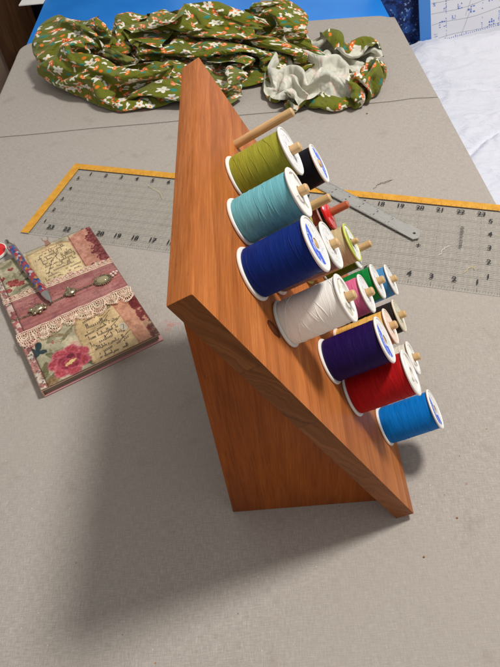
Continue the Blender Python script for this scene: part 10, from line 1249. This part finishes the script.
7,0,-5,-9,-4,-1,2,3,7,3,2,1,-7,0,2,7,1,1,-3,1,-2,-5,-10,-3,1,1,2,2,2,3,3,4,-7,-6,10,1,-1,-1,-4,2,1,-2,-1,5,4,-1,-9,2,2,1,-3,
-5,-6,-5,-1,0,2,4,6,8,3,-3,-7,-1,-1,3,-3,5,3,5,-2,-5,-11,-2,2,5,7,-1,3,4,-2,1,-9,3,1,0,1,-4,-3,3,1,1,1,3,0,0,-4,2,0,-4,-2,6,
-6,-1,0,-2,1,3,3,5,3,-3,-3,-5,-1,0,-1,6,4,0,-1,-3,-10,-2,4,6,7,-4,7,1,-1,1,-10,1,5,-4,0,-1,-5,1,7,-9,7,4,3,-2,-4,3,0,4,-1,0,-13,
5,0,-3,-1,0,0,1,4,-3,-2,-6,-2,1,-1,3,4,1,3,-4,-8,-3,2,8,5,-2,5,-2,-2,-1,-1,3,-3,-5,3,0,-5,-2,4,-2,7,8,-2,-9,-3,0,3,8,1,-3,-5,-3,
3,-3,8,-1,2,-1,0,-4,-1,-7,-2,0,3,5,-2,0,1,-1,-5,-5,1,9,8,0,1,-8,-7,1,2,3,1,1,-2,5,-12,2,1,4,6,-1,-1,-7,6,2,1,-1,-3,-4,-3,1,0,
5,-2,0,6,-2,1,-2,-9,-2,-1,0,4,0,1,1,-1,1,-4,-4,0,7,6,0,-2,-5,0,-1,-1,1,0,0,6,-2,-4,8,-10,7,7,-7,5,-7,8,-1,-9,1,-2,-1,0,-1,1,14,
1,7,0,-5,-2,2,-7,6,-9,3,4,0,0,-2,3,-1,-1,-7,0,4,8,2,-7,-2,-1,2,-1,-1,-3,0,7,-4,7,4,-9,7,4,-8,7,-2,-8,4,-7,5,-4,-1,1,1,10,2,-9,
3,3,-6,8,0,-5,2,-2,2,1,-2,0,-1,0,0,0,-8,-3,6,4,3,-7,-2,-3,0,0,7,4,-2,-6,-4,6,7,-8,7,4,-7,6,-4,-8,4,-3,11,-3,1,1,2,0,-2,-3,3,
4,-5,10,-3,-3,-4,10,-2,1,-1,1,0,0,-1,-2,0,-10,8,-9,9,-6,-2,-1,1,2,2,4,-8,-2,4,1,3,-3,7,3,-5,5,-4,-10,4,5,2,-8,9,1,0,0,-2,-2,-4,9,
5,5,-6,-7,-2,4,-2,10,-1,4,1,0,-1,-1,0,-7,3,-5,1,-4,1,1,1,1,3,-4,-5,3,4,6,-2,1,0,0,1,0,-1,-4,0,-2,4,-1,1,-1,1,0,-3,-4,-5,15,-14,
9,-10,-1,-1,1,8,1,-2,5,-8,-4,-1,4,4,-2,-5,1,6,-1,-7,-1,1,1,1,-2,7,2,2,-5,-3,6,0,0,1,-7,7,-4,-4,6,0,-6,-1,9,-5,1,-5,-4,-3,13,-12,8,
2,-2,-2,0,2,-6,-1,4,-3,9,1,5,-3,-6,-2,0,0,-3,10,-3,1,2,1,1,1,-2,-7,3,5,-7,1,0,1,3,2,-2,-2,0,4,0,-4,-5,-2,7,-9,-2,-1,10,-7,5,5,
-4,5,-3,2,3,-4,-3,-3,10,4,0,-8,5,1,2,0,0,-2,-8,7,-2,-2,-1,4,-7,3,1,-4,-1,9,-1,1,2,-2,0,-7,-2,13,-2,1,0,-4,-6,0,-2,0,4,-5,2,3,-4,
-8,6,4,-1,-2,4,1,3,1,0,1,1,-8,-4,-4,1,10,-2,2,3,0,-1,2,-6,-3,-5,6,1,4,0,1,-1,-4,-7,4,-3,10,-2,-1,1,2,0,-7,-7,8,0,-5,0,3,1,-5,
-7,3,2,4,3,1,2,2,1,-5,0,-2,-2,1,1,5,-9,3,3,0,-1,1,1,-5,7,-3,2,-4,0,1,-5,-4,-5,3,-1,13,-2,-3,1,0,0,3,-1,-6,-5,3,6,3,0,-11,8,
-5,0,-2,11,5,1,-3,-4,-7,4,-4,-2,1,4,5,-3,6,1,0,-3,4,-2,0,3,-4,2,-7,2,-1,-11,0,0,4,4,3,-1,0,-3,2,0,-1,-4,10,-3,3,1,0,0,-12,7,-4,
1,-8,10,-1,3,4,0,0,-1,-13,-1,5,7,3,1,-2,-6,7,0,-2,-2,3,-3,2,1,0,-1,-5,-10,4,-1,5,2,2,-4,1,-2,-1,-2,-3,-2,3,-1,13,1,1,-2,-10,7,5,-2,
6,-4,1,0,0,0,6,-6,-9,9,-1,4,-2,-4,-6,9,2,0,-1,-2,-6,0,-3,3,2,1,8,-6,7,-3,2,-1,-3,1,2,-11,-3,5,-5,0,3,8,6,-1,-2,-9,-3,14,-3,-10,0)
def cloth_points(data, N, M, step):
    a = np.array(data, dtype=np.int64).reshape(3, M+1, N+1)
    q = a.cumsum(1).cumsum(2).transpose(1, 2, 0)*step
    lo, hi = q.reshape(-1, 3).min(0), q.reshape(-1, 3).max(0)
    return (q-lo)/(hi-lo)
def fabric_material():
    m = NT('floral_print_cotton')
    tc = m.new('ShaderNodeUVMap'); uv0 = tc.outputs[0]; uv = m.vm('SCALE', uv0, 1.28)
    base = m.ramp(m.noise(m.vm('SCALE', uv, 30.0), 1, 2), [(.3, srgb(92, 98, 18)), (.7, srgb(116, 120, 28))])
    white, orange, teal = srgb(232, 228, 212), srgb(232, 122, 34), srgb(54, 128, 108)
    c = base; rev_mask = None
    def cells(scale, off, rnd=.7):
        p = m.vm('ADD', m.vm('SCALE', uv, scale), off)
        v = m.new('ShaderNodeTexVoronoi', voronoi_dimensions='2D'); m.put(v.inputs['Vector'], p); v.inputs['Scale'].default_value = 1; v.inputs['Randomness'].default_value = rnd
        d = m.vm('SUBTRACT', p, v.outputs['Position']); x, y, _ = m.sep(d); r_, g_, b_ = m.sep(v.outputs['Color'])
        a = m.m('MULTIPLY', r_, 6.283); ca, sa = m.m('COSINE', a), m.m('SINE', a)
        X = m.m('SUBTRACT', m.m('MULTIPLY', x, ca), m.m('MULTIPLY', y, sa)); Y = m.m('ADD', m.m('MULTIPLY', x, sa), m.m('MULTIPLY', y, ca))
        return X, Y, g_, b_
    def inside(v, e=.02): return m.m('SUBTRACT', 1.0, m.step(v, -e, e))
    def box_(X, Y, cx, cy, hx, hy, e=.02):
        return inside(m.m('MAXIMUM', m.m('SUBTRACT', m.m('ABSOLUTE', m.m('SUBTRACT', X, cx)), hx), m.m('SUBTRACT', m.m('ABSOLUTE', m.m('SUBTRACT', Y, cy)), hy)), e)
    def disc(X, Y, cx, cy, r, sy=1.0, e=.02):
        dx = m.m('SUBTRACT', X, cx); dy = m.m('DIVIDE', m.m('SUBTRACT', Y, cy), sy)
        return inside(m.m('SUBTRACT', m.m('SQRT', m.m('ADD', m.m('MULTIPLY', dx, dx), m.m('MULTIPLY', dy, dy))), r), e)
    def paint(mask, col):
        nonlocal c; c = m.mix(mask, c, col)
    AND = lambda a, b: m.m('MULTIPLY', a, b)
    # dark flecks
    X, Y, g, b = cells(2.3, (3.3, 8.1, 0), .9)
    paint(AND(box_(X, Y, 0, 0, .16, .045), m.step(g, .5, .51)), srgb(52, 60, 14))
    # teal leaves and little buds
    X, Y, g, b = cells(.78, (7.7, 1.9, 0), .85)
    paint(AND(disc(X, Y, 0, 0, .17, 1.35), m.step(g, .62, .63)), teal)
    paint(AND(disc(X, Y, .0, 0, .10, 1.8), inside(m.m('SUBTRACT', g, .34))), white)
    paint(AND(disc(X, Y, .13, .1, .08, 1.0), inside(m.m('SUBTRACT', g, .34))), white)
    paint(AND(AND(disc(X, Y, 0, 0, .12, 1.3), m.step(g, .36, .37)), inside(m.m('SUBTRACT', g, .6))), orange)
    # mushrooms: white stem and orange cap with white dots
    for off, sc in (((1.1, 5.7, 0), .56), ((6.4, 2.2, 0), .72)):
        X, Y, g, b = cells(sc, off, .75); pick = m.step(g, .40, .41)
        paint(AND(box_(X, Y, 0, -.16, .055, .22), pick), white)
        paint(AND(disc(X, Y, 0, -.36, .075), pick), white)
        cap = AND(disc(X, Y, 0, .0, .24, .9), m.step(Y, -.04, .0))
        paint(AND(cap, pick), m.mix(m.step(b, .5, .52), orange, srgb(228, 104, 28)))
        for dx, dy in ((-.1, .08), (.07, .12), (.12, .04)): paint(AND(disc(X, Y, dx, dy, .035, 1, .012), pick), white)
    # white five petalled flowers
    X, Y, g, b = cells(.52, (9.1, 4.4, 0), .7)
    th = m.m('ARCTAN2', Y, X); rr = m.m('SQRT', m.m('ADD', m.m('MULTIPLY', X, X), m.m('MULTIPLY', Y, Y)))
    rim = m.m('ADD', .21, m.m('MULTIPLY', m.m('COSINE', m.m('MULTIPLY', th, 5.0)), .07))
    pick = m.step(g, .42, .43)
    paint(AND(inside(m.m('SUBTRACT', rr, rim)), pick), white)
    paint(AND(disc(X, Y, 0, 0, .05), pick), m.mix(m.step(b, .5, .52), orange, srgb(198, 186, 160)))
    # the reverse is pale with the print showing faintly through
    pa = m.new('ShaderNodeAttribute', attribute_name='pale'); back = m.mix(m.m('SUBTRACT', .96, m.m('MULTIPLY', pa.outputs['Fac'], .76)), srgb(222, 220, 208), c)
    bf = m.new('ShaderNodeNewGeometry').outputs['Backfacing']
    weave = m.noise(m.vm('SCALE', uv, 60.0), 1, 2); 
    n1 = m.noise(m.vm('MULTIPLY', uv0, (.34, .62, 1)), 1, 2, .5, .6); n2 = m.noise(m.vm('MULTIPLY', uv0, (.9, .5, 1)), 1, 2, .5, .5)
    rd = lambda n: m.m('SUBTRACT', 1.0, m.m('MULTIPLY', m.m('ABSOLUTE', m.m('SUBTRACT', n, .5)), 6.0))
    crush = m.m('ADD', m.m('MAXIMUM', rd(n1), -.2), m.m('MULTIPLY', m.m('MAXIMUM', rd(n2), -.2), .5))
    return m.out(m.mix(bf, c, back), .85, m.bump(weave, .15, .01, m.bump(crush, .55, .22)), Sheen_Weight=.15, Specular_IOR_Level=.25)
def printed_fabric():
    VS, FS, UV, base = [], [], [], 0
    def piece(q, N, M, place, uvs, uvo):
        nonlocal base
        h, w = M+1, N+1; idx = np.arange(h*w).reshape(h, w)
        F = np.stack([idx[:-1, :-1], idx[1:, :-1], idx[1:, 1:], idx[:-1, 1:]], -1).reshape(-1, 4)
        jj, ii = np.divmod(F.ravel(), w)
        UV.append(np.stack([ii/N*uvs[0]+uvo, jj/M*uvs[1]+uvo], -1))
        VS.append(np.stack(place(q[..., 0], q[..., 1], q[..., 2]), -1).reshape(-1, 3)); FS.append(F+base); base += h*w
    piece(cloth_points(CLOTH_HEAP, 124, 90, .07), 124, 90, place_heap, (46, 33), 0)
    piece(cloth_points(CLOTH_FLAP, 50, 45, .1), 50, 45, place_flap, (15, 14), 60)
    V, F, U = np.concatenate(VS), np.concatenate(FS), np.concatenate(UV)
    V[:, 2] = np.maximum(V[:, 2], .03)
    me = D.meshes.new('floral_fabric')
    me.vertices.add(len(V)); me.vertices.foreach_set('co', (V*S).astype(np.float32).ravel())
    me.loops.add(F.size); me.loops.foreach_set('vertex_index', F.astype(np.int32).ravel())
    me.polygons.add(len(F)); me.polygons.foreach_set('loop_start', np.arange(0, F.size, 4, dtype=np.int32))
    me.update(calc_edges=True)
    me.uv_layers.new(name='weave').data.foreach_set('uv', U.astype(np.float32).ravel())
    pale = me.attributes.new('pale', 'FLOAT', 'POINT')      # the washed out side shows on the turned up end and the near left corner
    pv = np.where(np.arange(len(V)) >= 125*91, 1.0, np.clip((-16.4-V[:, 0])/.8, 0, 1)); pale.data.foreach_set('value', pv.astype(np.float32))
    me.validate()
    o = finish(me, 'floral_fabric', fabric_material(), None, 0)
    me.polygons.foreach_set('use_smooth', [True]*len(me.polygons))
    sb = o.modifiers.new('smooth', 'SUBSURF'); sb.levels = sb.render_levels = 2
    return tag(o, 'crumpled green fabric printed with orange mushrooms and white flowers, pale reverse showing', 'fabric')
def place_heap(x, y, z_):
    X = -19.2+x*21.0
    return X, 29.4+np.clip(.35-x, 0, 1)*2.0-x*1.8+y*(14.0-5.0*x), z_*(5.2-1.8*x)
def place_flap(x, y, z_):
    return -3.0+x*8.6, 26.1+y*10.0-.0*x, z_*2.4
printed_fabric()

# ================================================================== BED, SHEETS AND THE DARK SIDE
def quilt():
    nx, ny = 190, 330; v = []
    def seam(x, y, x0, y0, x1, y1, w):
        dx, dy = x1-x0, y1-y0; L = math.hypot(dx, dy); d = ((x-x0)*dy-(y-y0)*dx)/L
        d += .5*noise.noise(Vector((x*.3, y*.3, 7)))
        return -math.exp(-(d/w)**2)
    for j in range(ny+1):
        for i in range(nx+1):
            x = 3+40*i/nx; y = 2+50*j/ny
            p = Vector((x, y, 0))
            z = -6.2+.7*noise.noise(p*.13)+.12*noise.noise(p*.4)
            q = p+Vector((noise.noise(p*.35+Vector((4, 1, 0))), noise.noise(p*.35+Vector((1, 9, 0))), 0))*1.6
            r1 = 1-abs(noise.noise(Vector((q.x*.35+q.y*.12, q.y*.30-q.x*.1, 3)))); z += .2*r1**7
            r2 = 1-abs(noise.noise(Vector((q.x*.55-q.y*.45, q.y*.5+q.x*.3, 8)))); z += .10*r2**6
            z += .9*seam(x, y, 8, 27.5, 20, 36.5, .5)+.55*seam(x, y, 11, 40, 22, 38, .45)+.5*seam(x, y, 10, 20, 24, 25, .45)
            z += .9*math.exp(-((y-45.5)/2.2)**2)*(1 if x > 12.5 else max(0, (x-10)/2.5))
            e = max(0, y-47.5); z -= e*e*.5
            v.append((x, y, max(z, -10)))
    f = [(j*(nx+1)+i, j*(nx+1)+i+1, (j+1)*(nx+1)+i+1, (j+1)*(nx+1)+i) for j in range(ny) for i in range(nx)]
    m = NT('white_cotton'); n_ = m.noise(m.coord(), 22, 2)
    mt = m.out(srgb(226, 227, 235), .9, m.bump(m.m('ADD', m.m('MULTIPLY', n_, .06), m.noise(m.coord((.5, 1.1, 1), rot=(0, 0, .6)), 1, 4, .6, 1.2)), .5, .5), Sheen_Weight=.1)
    return thing('white_quilt', 'rumpled white quilt on the bed beside the table', 'quilt', (0, 0, 0)), v, f, mt
qo, v, f, mt = quilt(); obj('cover', v, f, mt, qo, 180)
bm = bmesh.new(); box(bm, 3.2, 42.8, 2.2, 51.6, -20, -9.5, .8, 3); from_bm('mattress', bm, plain('mattress_ticking', srgb(206, 204, 200), .9), qo)

# printed sheet with a blue margin, standing at the far end of the bed
ps = thing('pattern_sheet', 'white printed sheet with blue markings and blue side margin standing on the bed', 'pattern sheet', (12.78, 48, -6.9), None, Matrix.Rotation(math.radians(-9.5), 3, 'Y'))
bm = bmesh.new(); box(bm, 0, 15, 0, .12, 0, 13, .02, 1); from_bm('sheet', bm, plain('white_card', srgb(232, 232, 236), .6), ps)
bm = bmesh.new(); box(bm, -.01, 1.02, -.03, .13, -.01, 13.01, .02, 1); from_bm('margin', bm, plain('sky_blue_card', srgb(70, 138, 214), .55), ps)
def vrect(mb, x0, x1, z0, z1, y=-.006): mb.add([(x0, y, z0), (x1, y, z0), (x1, y, z1), (x0, y, z1)], [(0, 1, 2, 3)])
mb = MB(); rg = random.Random(11)
for k in range(9):
    z0 = .75+k*1.15+rg.uniform(-.2, .2); a = rg.uniform(-.04, .05); pts = [(1.1+i*.35, -.005, z0+a*i*.3+.12*math.sin(i*.35+k)) for i in range(38)]
    for p, q in zip(pts[:-1], pts[1:]): mb.add([p, q, (q[0], q[1], q[2]+.035), (p[0], p[1], p[2]+.035)], [(0, 1, 2, 3)])
for k in range(6):
    x0 = rg.uniform(2, 13); z0 = rg.uniform(.4, 8)
    for i in range(20): vrect(mb, x0+i*.05, x0+i*.05+.03, z0+i*.13, z0+i*.13+.15)
mb.build('line_markings', plain('grey_line_print', srgb(156, 158, 166), .7), ps, 0)
mb = MB()
def mark(x, z0, s):
    for q in range(9): 
        dx, dz = (q % 3)*s*.36, (q//3)*s*.4
        if rg.random() < .72: vrect(mb, x+dx, x+dx+s*rg.uniform(.16, .3), z0+dz, z0+dz+s*rg.uniform(.12, .34))
for x, z0, s in ((2.9, 3.9, .5), (4.3, 2.35, .62), (1.75, 1.75, .55), (6.2, .75, .55), (3.4, 3.0, .42), (2.15, 3.2, .3), (1.25, 3.8, .3), (6.1, 2.9, .36), (2.9, 2.2, .34), (1.3, 1.0, .3), (7.6, 3.6, .5), (7.4, 1.4, .4), (8.8, 2.5, .5), (5.2, 5.2, .5), (3.0, 6.0, .5), (8.0, 6.0, .6), (6.4, 7.5, .5), (10.5, 4, .5), (11.5, 1.5, .5)): mark(x, z0, s)
for x in (2.4, 5.6, 7.1, 9.5):
    for i in range(26):
        if rg.random() < .7: vrect(mb, x-.03-.05*(i % 4 == 0), x+.03, .5+i*.16, .58+i*.16)
for i in range(70):
    vrect(mb, 1.3+i*.19, 1.36+i*.19, .52, .62 if i % 5 else .74); vrect(mb, 1.3+i*.19, 1.36+i*.19, 4.75, 4.83 if i % 5 else 4.95)
mb.build('lettering', plain('blue_print', srgb(96, 122, 206), .7), ps, 0)

def hanging(name, x0, x1, y, z0, z1, amp, waves, mat, seed, th=.15):
    n, k = 90, 40; V = []
    for s_ in (0, 1):
        for j in range(k+1):
            for i in range(n+1):
                t = i/n; z_ = z0+(z1-z0)*j/k; x = x0+(x1-x0)*t
                d = amp*math.sin(t*waves*6.283+.7*math.sin(z_*.2+seed))+amp*.6*noise.noise(Vector((x*.4, z_*.12, seed)))
                V.append((x, y+d+s_*th, z_))
    q = (n+1)*(k+1); F = []
    for s_ in (0, 1):
        for j in range(k):
            for i in range(n):
                a = s_*q+j*(n+1)+i; c = (a, a+1, a+n+2, a+n+1); F.append(c if s_ == 0 else c[::-1])
    for i in range(n): F += [(i+1, i, q+i, q+i+1), (k*(n+1)+i, k*(n+1)+i+1, q+k*(n+1)+i+1, q+k*(n+1)+i)]
    for j in range(k): F += [(j*(n+1), (j+1)*(n+1), q+(j+1)*(n+1), q+j*(n+1)), ((j+1)*(n+1)+n, j*(n+1)+n, q+j*(n+1)+n, q+(j+1)*(n+1)+n)]
    return obj(name, V, F, mat, None, 60)
m = NT('navy_floral_cotton'); P = m.coord()
w_ = m.noise(P, 1.1, 4, .65); w2_ = m.noise(P, 2.6, 3, .6)
c = m.mix(m.step(w_, .48, .62), srgb(14, 30, 78), srgb(34, 78, 150)); c = m.mix(m.step(w2_, .60, .70), c, srgb(132, 164, 212))
tag(hanging('floral_cloth', 8.2, 13.6, 48.9, -10, 5, .25, 1.5, m.out(c, .9), 3), 'dark blue floral cloth hanging beside the printed sheet', 'cloth')
m = NT('dark_navy_cloth'); n_ = m.noise(m.coord(), .35, 3)
tag(hanging('dark_cloth', -30, -12, 68, -29, 9, .6, 4, m.out(m.ramp(n_, [(.35, srgb(6, 7, 12)), (.7, srgb(16, 22, 44))]), .95, Specular_IOR_Level=.1), 9), 'near black navy cloth hanging beyond the left table edge', 'cloth')
cab = thing('wooden_cabinet', 'brown cabinet with taupe front left of the dark cloth', 'cabinet', (-28.1, 57, -29))
bm = bmesh.new(); box(bm, -1.5, 0, 0, 10, 0, 40, .05, 2); from_bm('side', bm, mat_wood('walnut_side', 'z', srgb(84, 58, 38), srgb(50, 34, 22), srgb(104, 74, 50), rings=.6), cab)
bm = bmesh.new(); box(bm, -30, -1.52, .4, 10, 0, 39, .05, 2); from_bm('front', bm, plain('taupe_paint', srgb(126, 106, 90), .6), cab)
# small things on the blue tabletop
pl = thing('metal_plate', 'small grey metal plate with a hole on the blue tabletop', 'plate', (-2.3, 44.9, -.335), None, Matrix.Rotation(math.radians(-9), 3, 'Z'))
bm = bmesh.new(); box(bm, 0, 2.15, 0, 2.6, 0, .12, .03, 2); from_bm('plate', bm, plain('grey_steel', srgb(150, 158, 176), .4, Metallic=.4), pl)
mb = MB(); mb.lathe([(.02, .121), (.1, .121), (.13, .15), (.02, .155)], 20, c=(.35, .35, 0)); mb.build('screw', M_metal, pl)
pw = tag(obj('paper_slip', [(-1.6, 0, 0), (.7, -.1, 0), (.8, 1.8, 0), (-1.5, 1.9, 0), (-1.6, 0, .09), (.7, -.1, .05), (.8, 1.8, .08), (-1.5, 1.9, .12)], [(3, 2, 1, 0), (4, 5, 6, 7), (0, 1, 5, 4), (1, 2, 6, 5), (2, 3, 7, 6), (3, 0, 4, 7)], plain('white_paper', srgb(226, 226, 222), .8), None, 0), 'white paper slip on the far left corner of the blue tabletop', 'paper')
pw.location = Vector((-22.6, 51.6, -.335))*S
# crumbs and thread ends lying on the canvas
M_crumb = plain('tan_crumb', srgb(150, 104, 58), .8)
def crumb(x, y, r, label, seed):
    mb = MB(); ellip(mb, (0, 0, r*.5), (r*1.2, r, r*.6), 9, 6); q = random.Random(seed)
    mb.v = [tuple(c*(1+q.uniform(-.25, .25)) for c in p) for p in mb.v]
    o = mb.build('crumb', M_crumb, None, 60); o.location = Vector((x, y, .004))*S; tag(o, label, 'crumb', 'crumbs on the canvas')
crumb(2.02, -.14, .03, 'tan crumb farthest right on the canvas in front of the rack', 1)
crumb(.63, -1.34, .03, 'tan crumb below the foot of the rack', 2)
crumb(-1.55, 26.6, .05, 'brown crumb by the tip of the bare top peg near the fabric', 4)
crumb(3.5, 26.0, .05, 'brown crumb just in front of the white side of the fabric', 5)
def scrap(pts, col, label, r=.018, dz=.03):
    o = MB(); P_ = []
    for i in range(len(pts)-1):
        for k in range(8):
            t = k/8; P_.append((pts[i][0]*(1-t)+pts[i+1][0]*t+.03*math.sin(i*5+k), pts[i][1]*(1-t)+pts[i+1][1]*t+.02*math.cos(k*1.3+i), dz))
    o.tube(P_, r, 5)
    tag(o.build('thread_scrap', plain('thread_scrap', col, .8), None, 60), label, 'thread scrap')
scrap([(2.5, 18.3), (3.0, 18.75), (3.7, 18.95), (3.2, 18.7), (2.75, 18.65)], srgb(92, 70, 56), 'tangled brown thread scrap lying just past the clear ruler', r=.009)
scrap([(4.6, 12.6), (5.0, 13.1), (5.3, 13.2)], srgb(236, 232, 222), 'white thread scrap on the clear ruler right of the steel rule', r=.010, dz=.09)
scrap([(5.4, 11.3), (5.9, 11.7), (6.0, 11.4)], srgb(216, 190, 110), 'yellow thread scrap on the clear ruler near its end', r=.010, dz=.09)
scrap([(-9.9, 20.6), (-9.2, 19.9), (-8.95, 19.2)], srgb(214, 196, 130), 'pale yellow thread scrap on the clear ruler left of the rack', r=.010, dz=.09)


# ================================================================== LIGHT, WORLD, CAMERA
def area(name, loc, target, size, power, col):
    l = D.lights.new(name, 'AREA'); l.shape = 'DISK'; l.size = size*S; l.energy = power; l.color = col
    o = D.objects.new(name, l); link(o); d = (Vector(target)-Vector(loc)).normalized()
    o.matrix_world = Matrix.Translation(Vector(loc)*S) @ d.to_track_quat('-Z', 'Y').to_matrix().to_4x4()
    return o
LD = Vector((.345, .195, .905)).normalized()
area('ceiling_lamp', Vector((-2, 4, 3))+LD*66, (-2, 4, 3), 11.0, 27.5, (1, .965, .92))
SC.world = D.worlds.new('World'); SC.world.use_nodes = True
bg = SC.world.node_tree.nodes['Background']; bg.inputs[0].default_value = (1.0, .97, .94, 1); bg.inputs[1].default_value = .43

cam = D.cameras.new('camera'); co = D.objects.new('camera', cam); link(co); SC.camera = co
CM = Matrix(((0.9952285765571666, 0.09022113576370636, 0.03715140731524018), (-0.044024194301940496, 0.7550248780063445, -0.6542165573474654), (-0.08707439761526349, 0.6494594523548113, 0.7553942474145058)))
co.matrix_world = Matrix.Translation(Vector((-3.6039, -8.2258, 19.7237))*S) @ CM.to_4x4()
cam.sensor_fit = 'HORIZONTAL'; cam.sensor_width = 36; cam.lens = 594.7441/500*36
cam.clip_start = .01; cam.clip_end = 50
SC.render.engine = 'CYCLES'
SC.view_settings.view_transform = 'Standard'; SC.view_settings.look = 'None'; SC.view_settings.exposure = 0
SC.cycles.max_bounces = 8; SC.cycles.transparent_max_bounces = 16
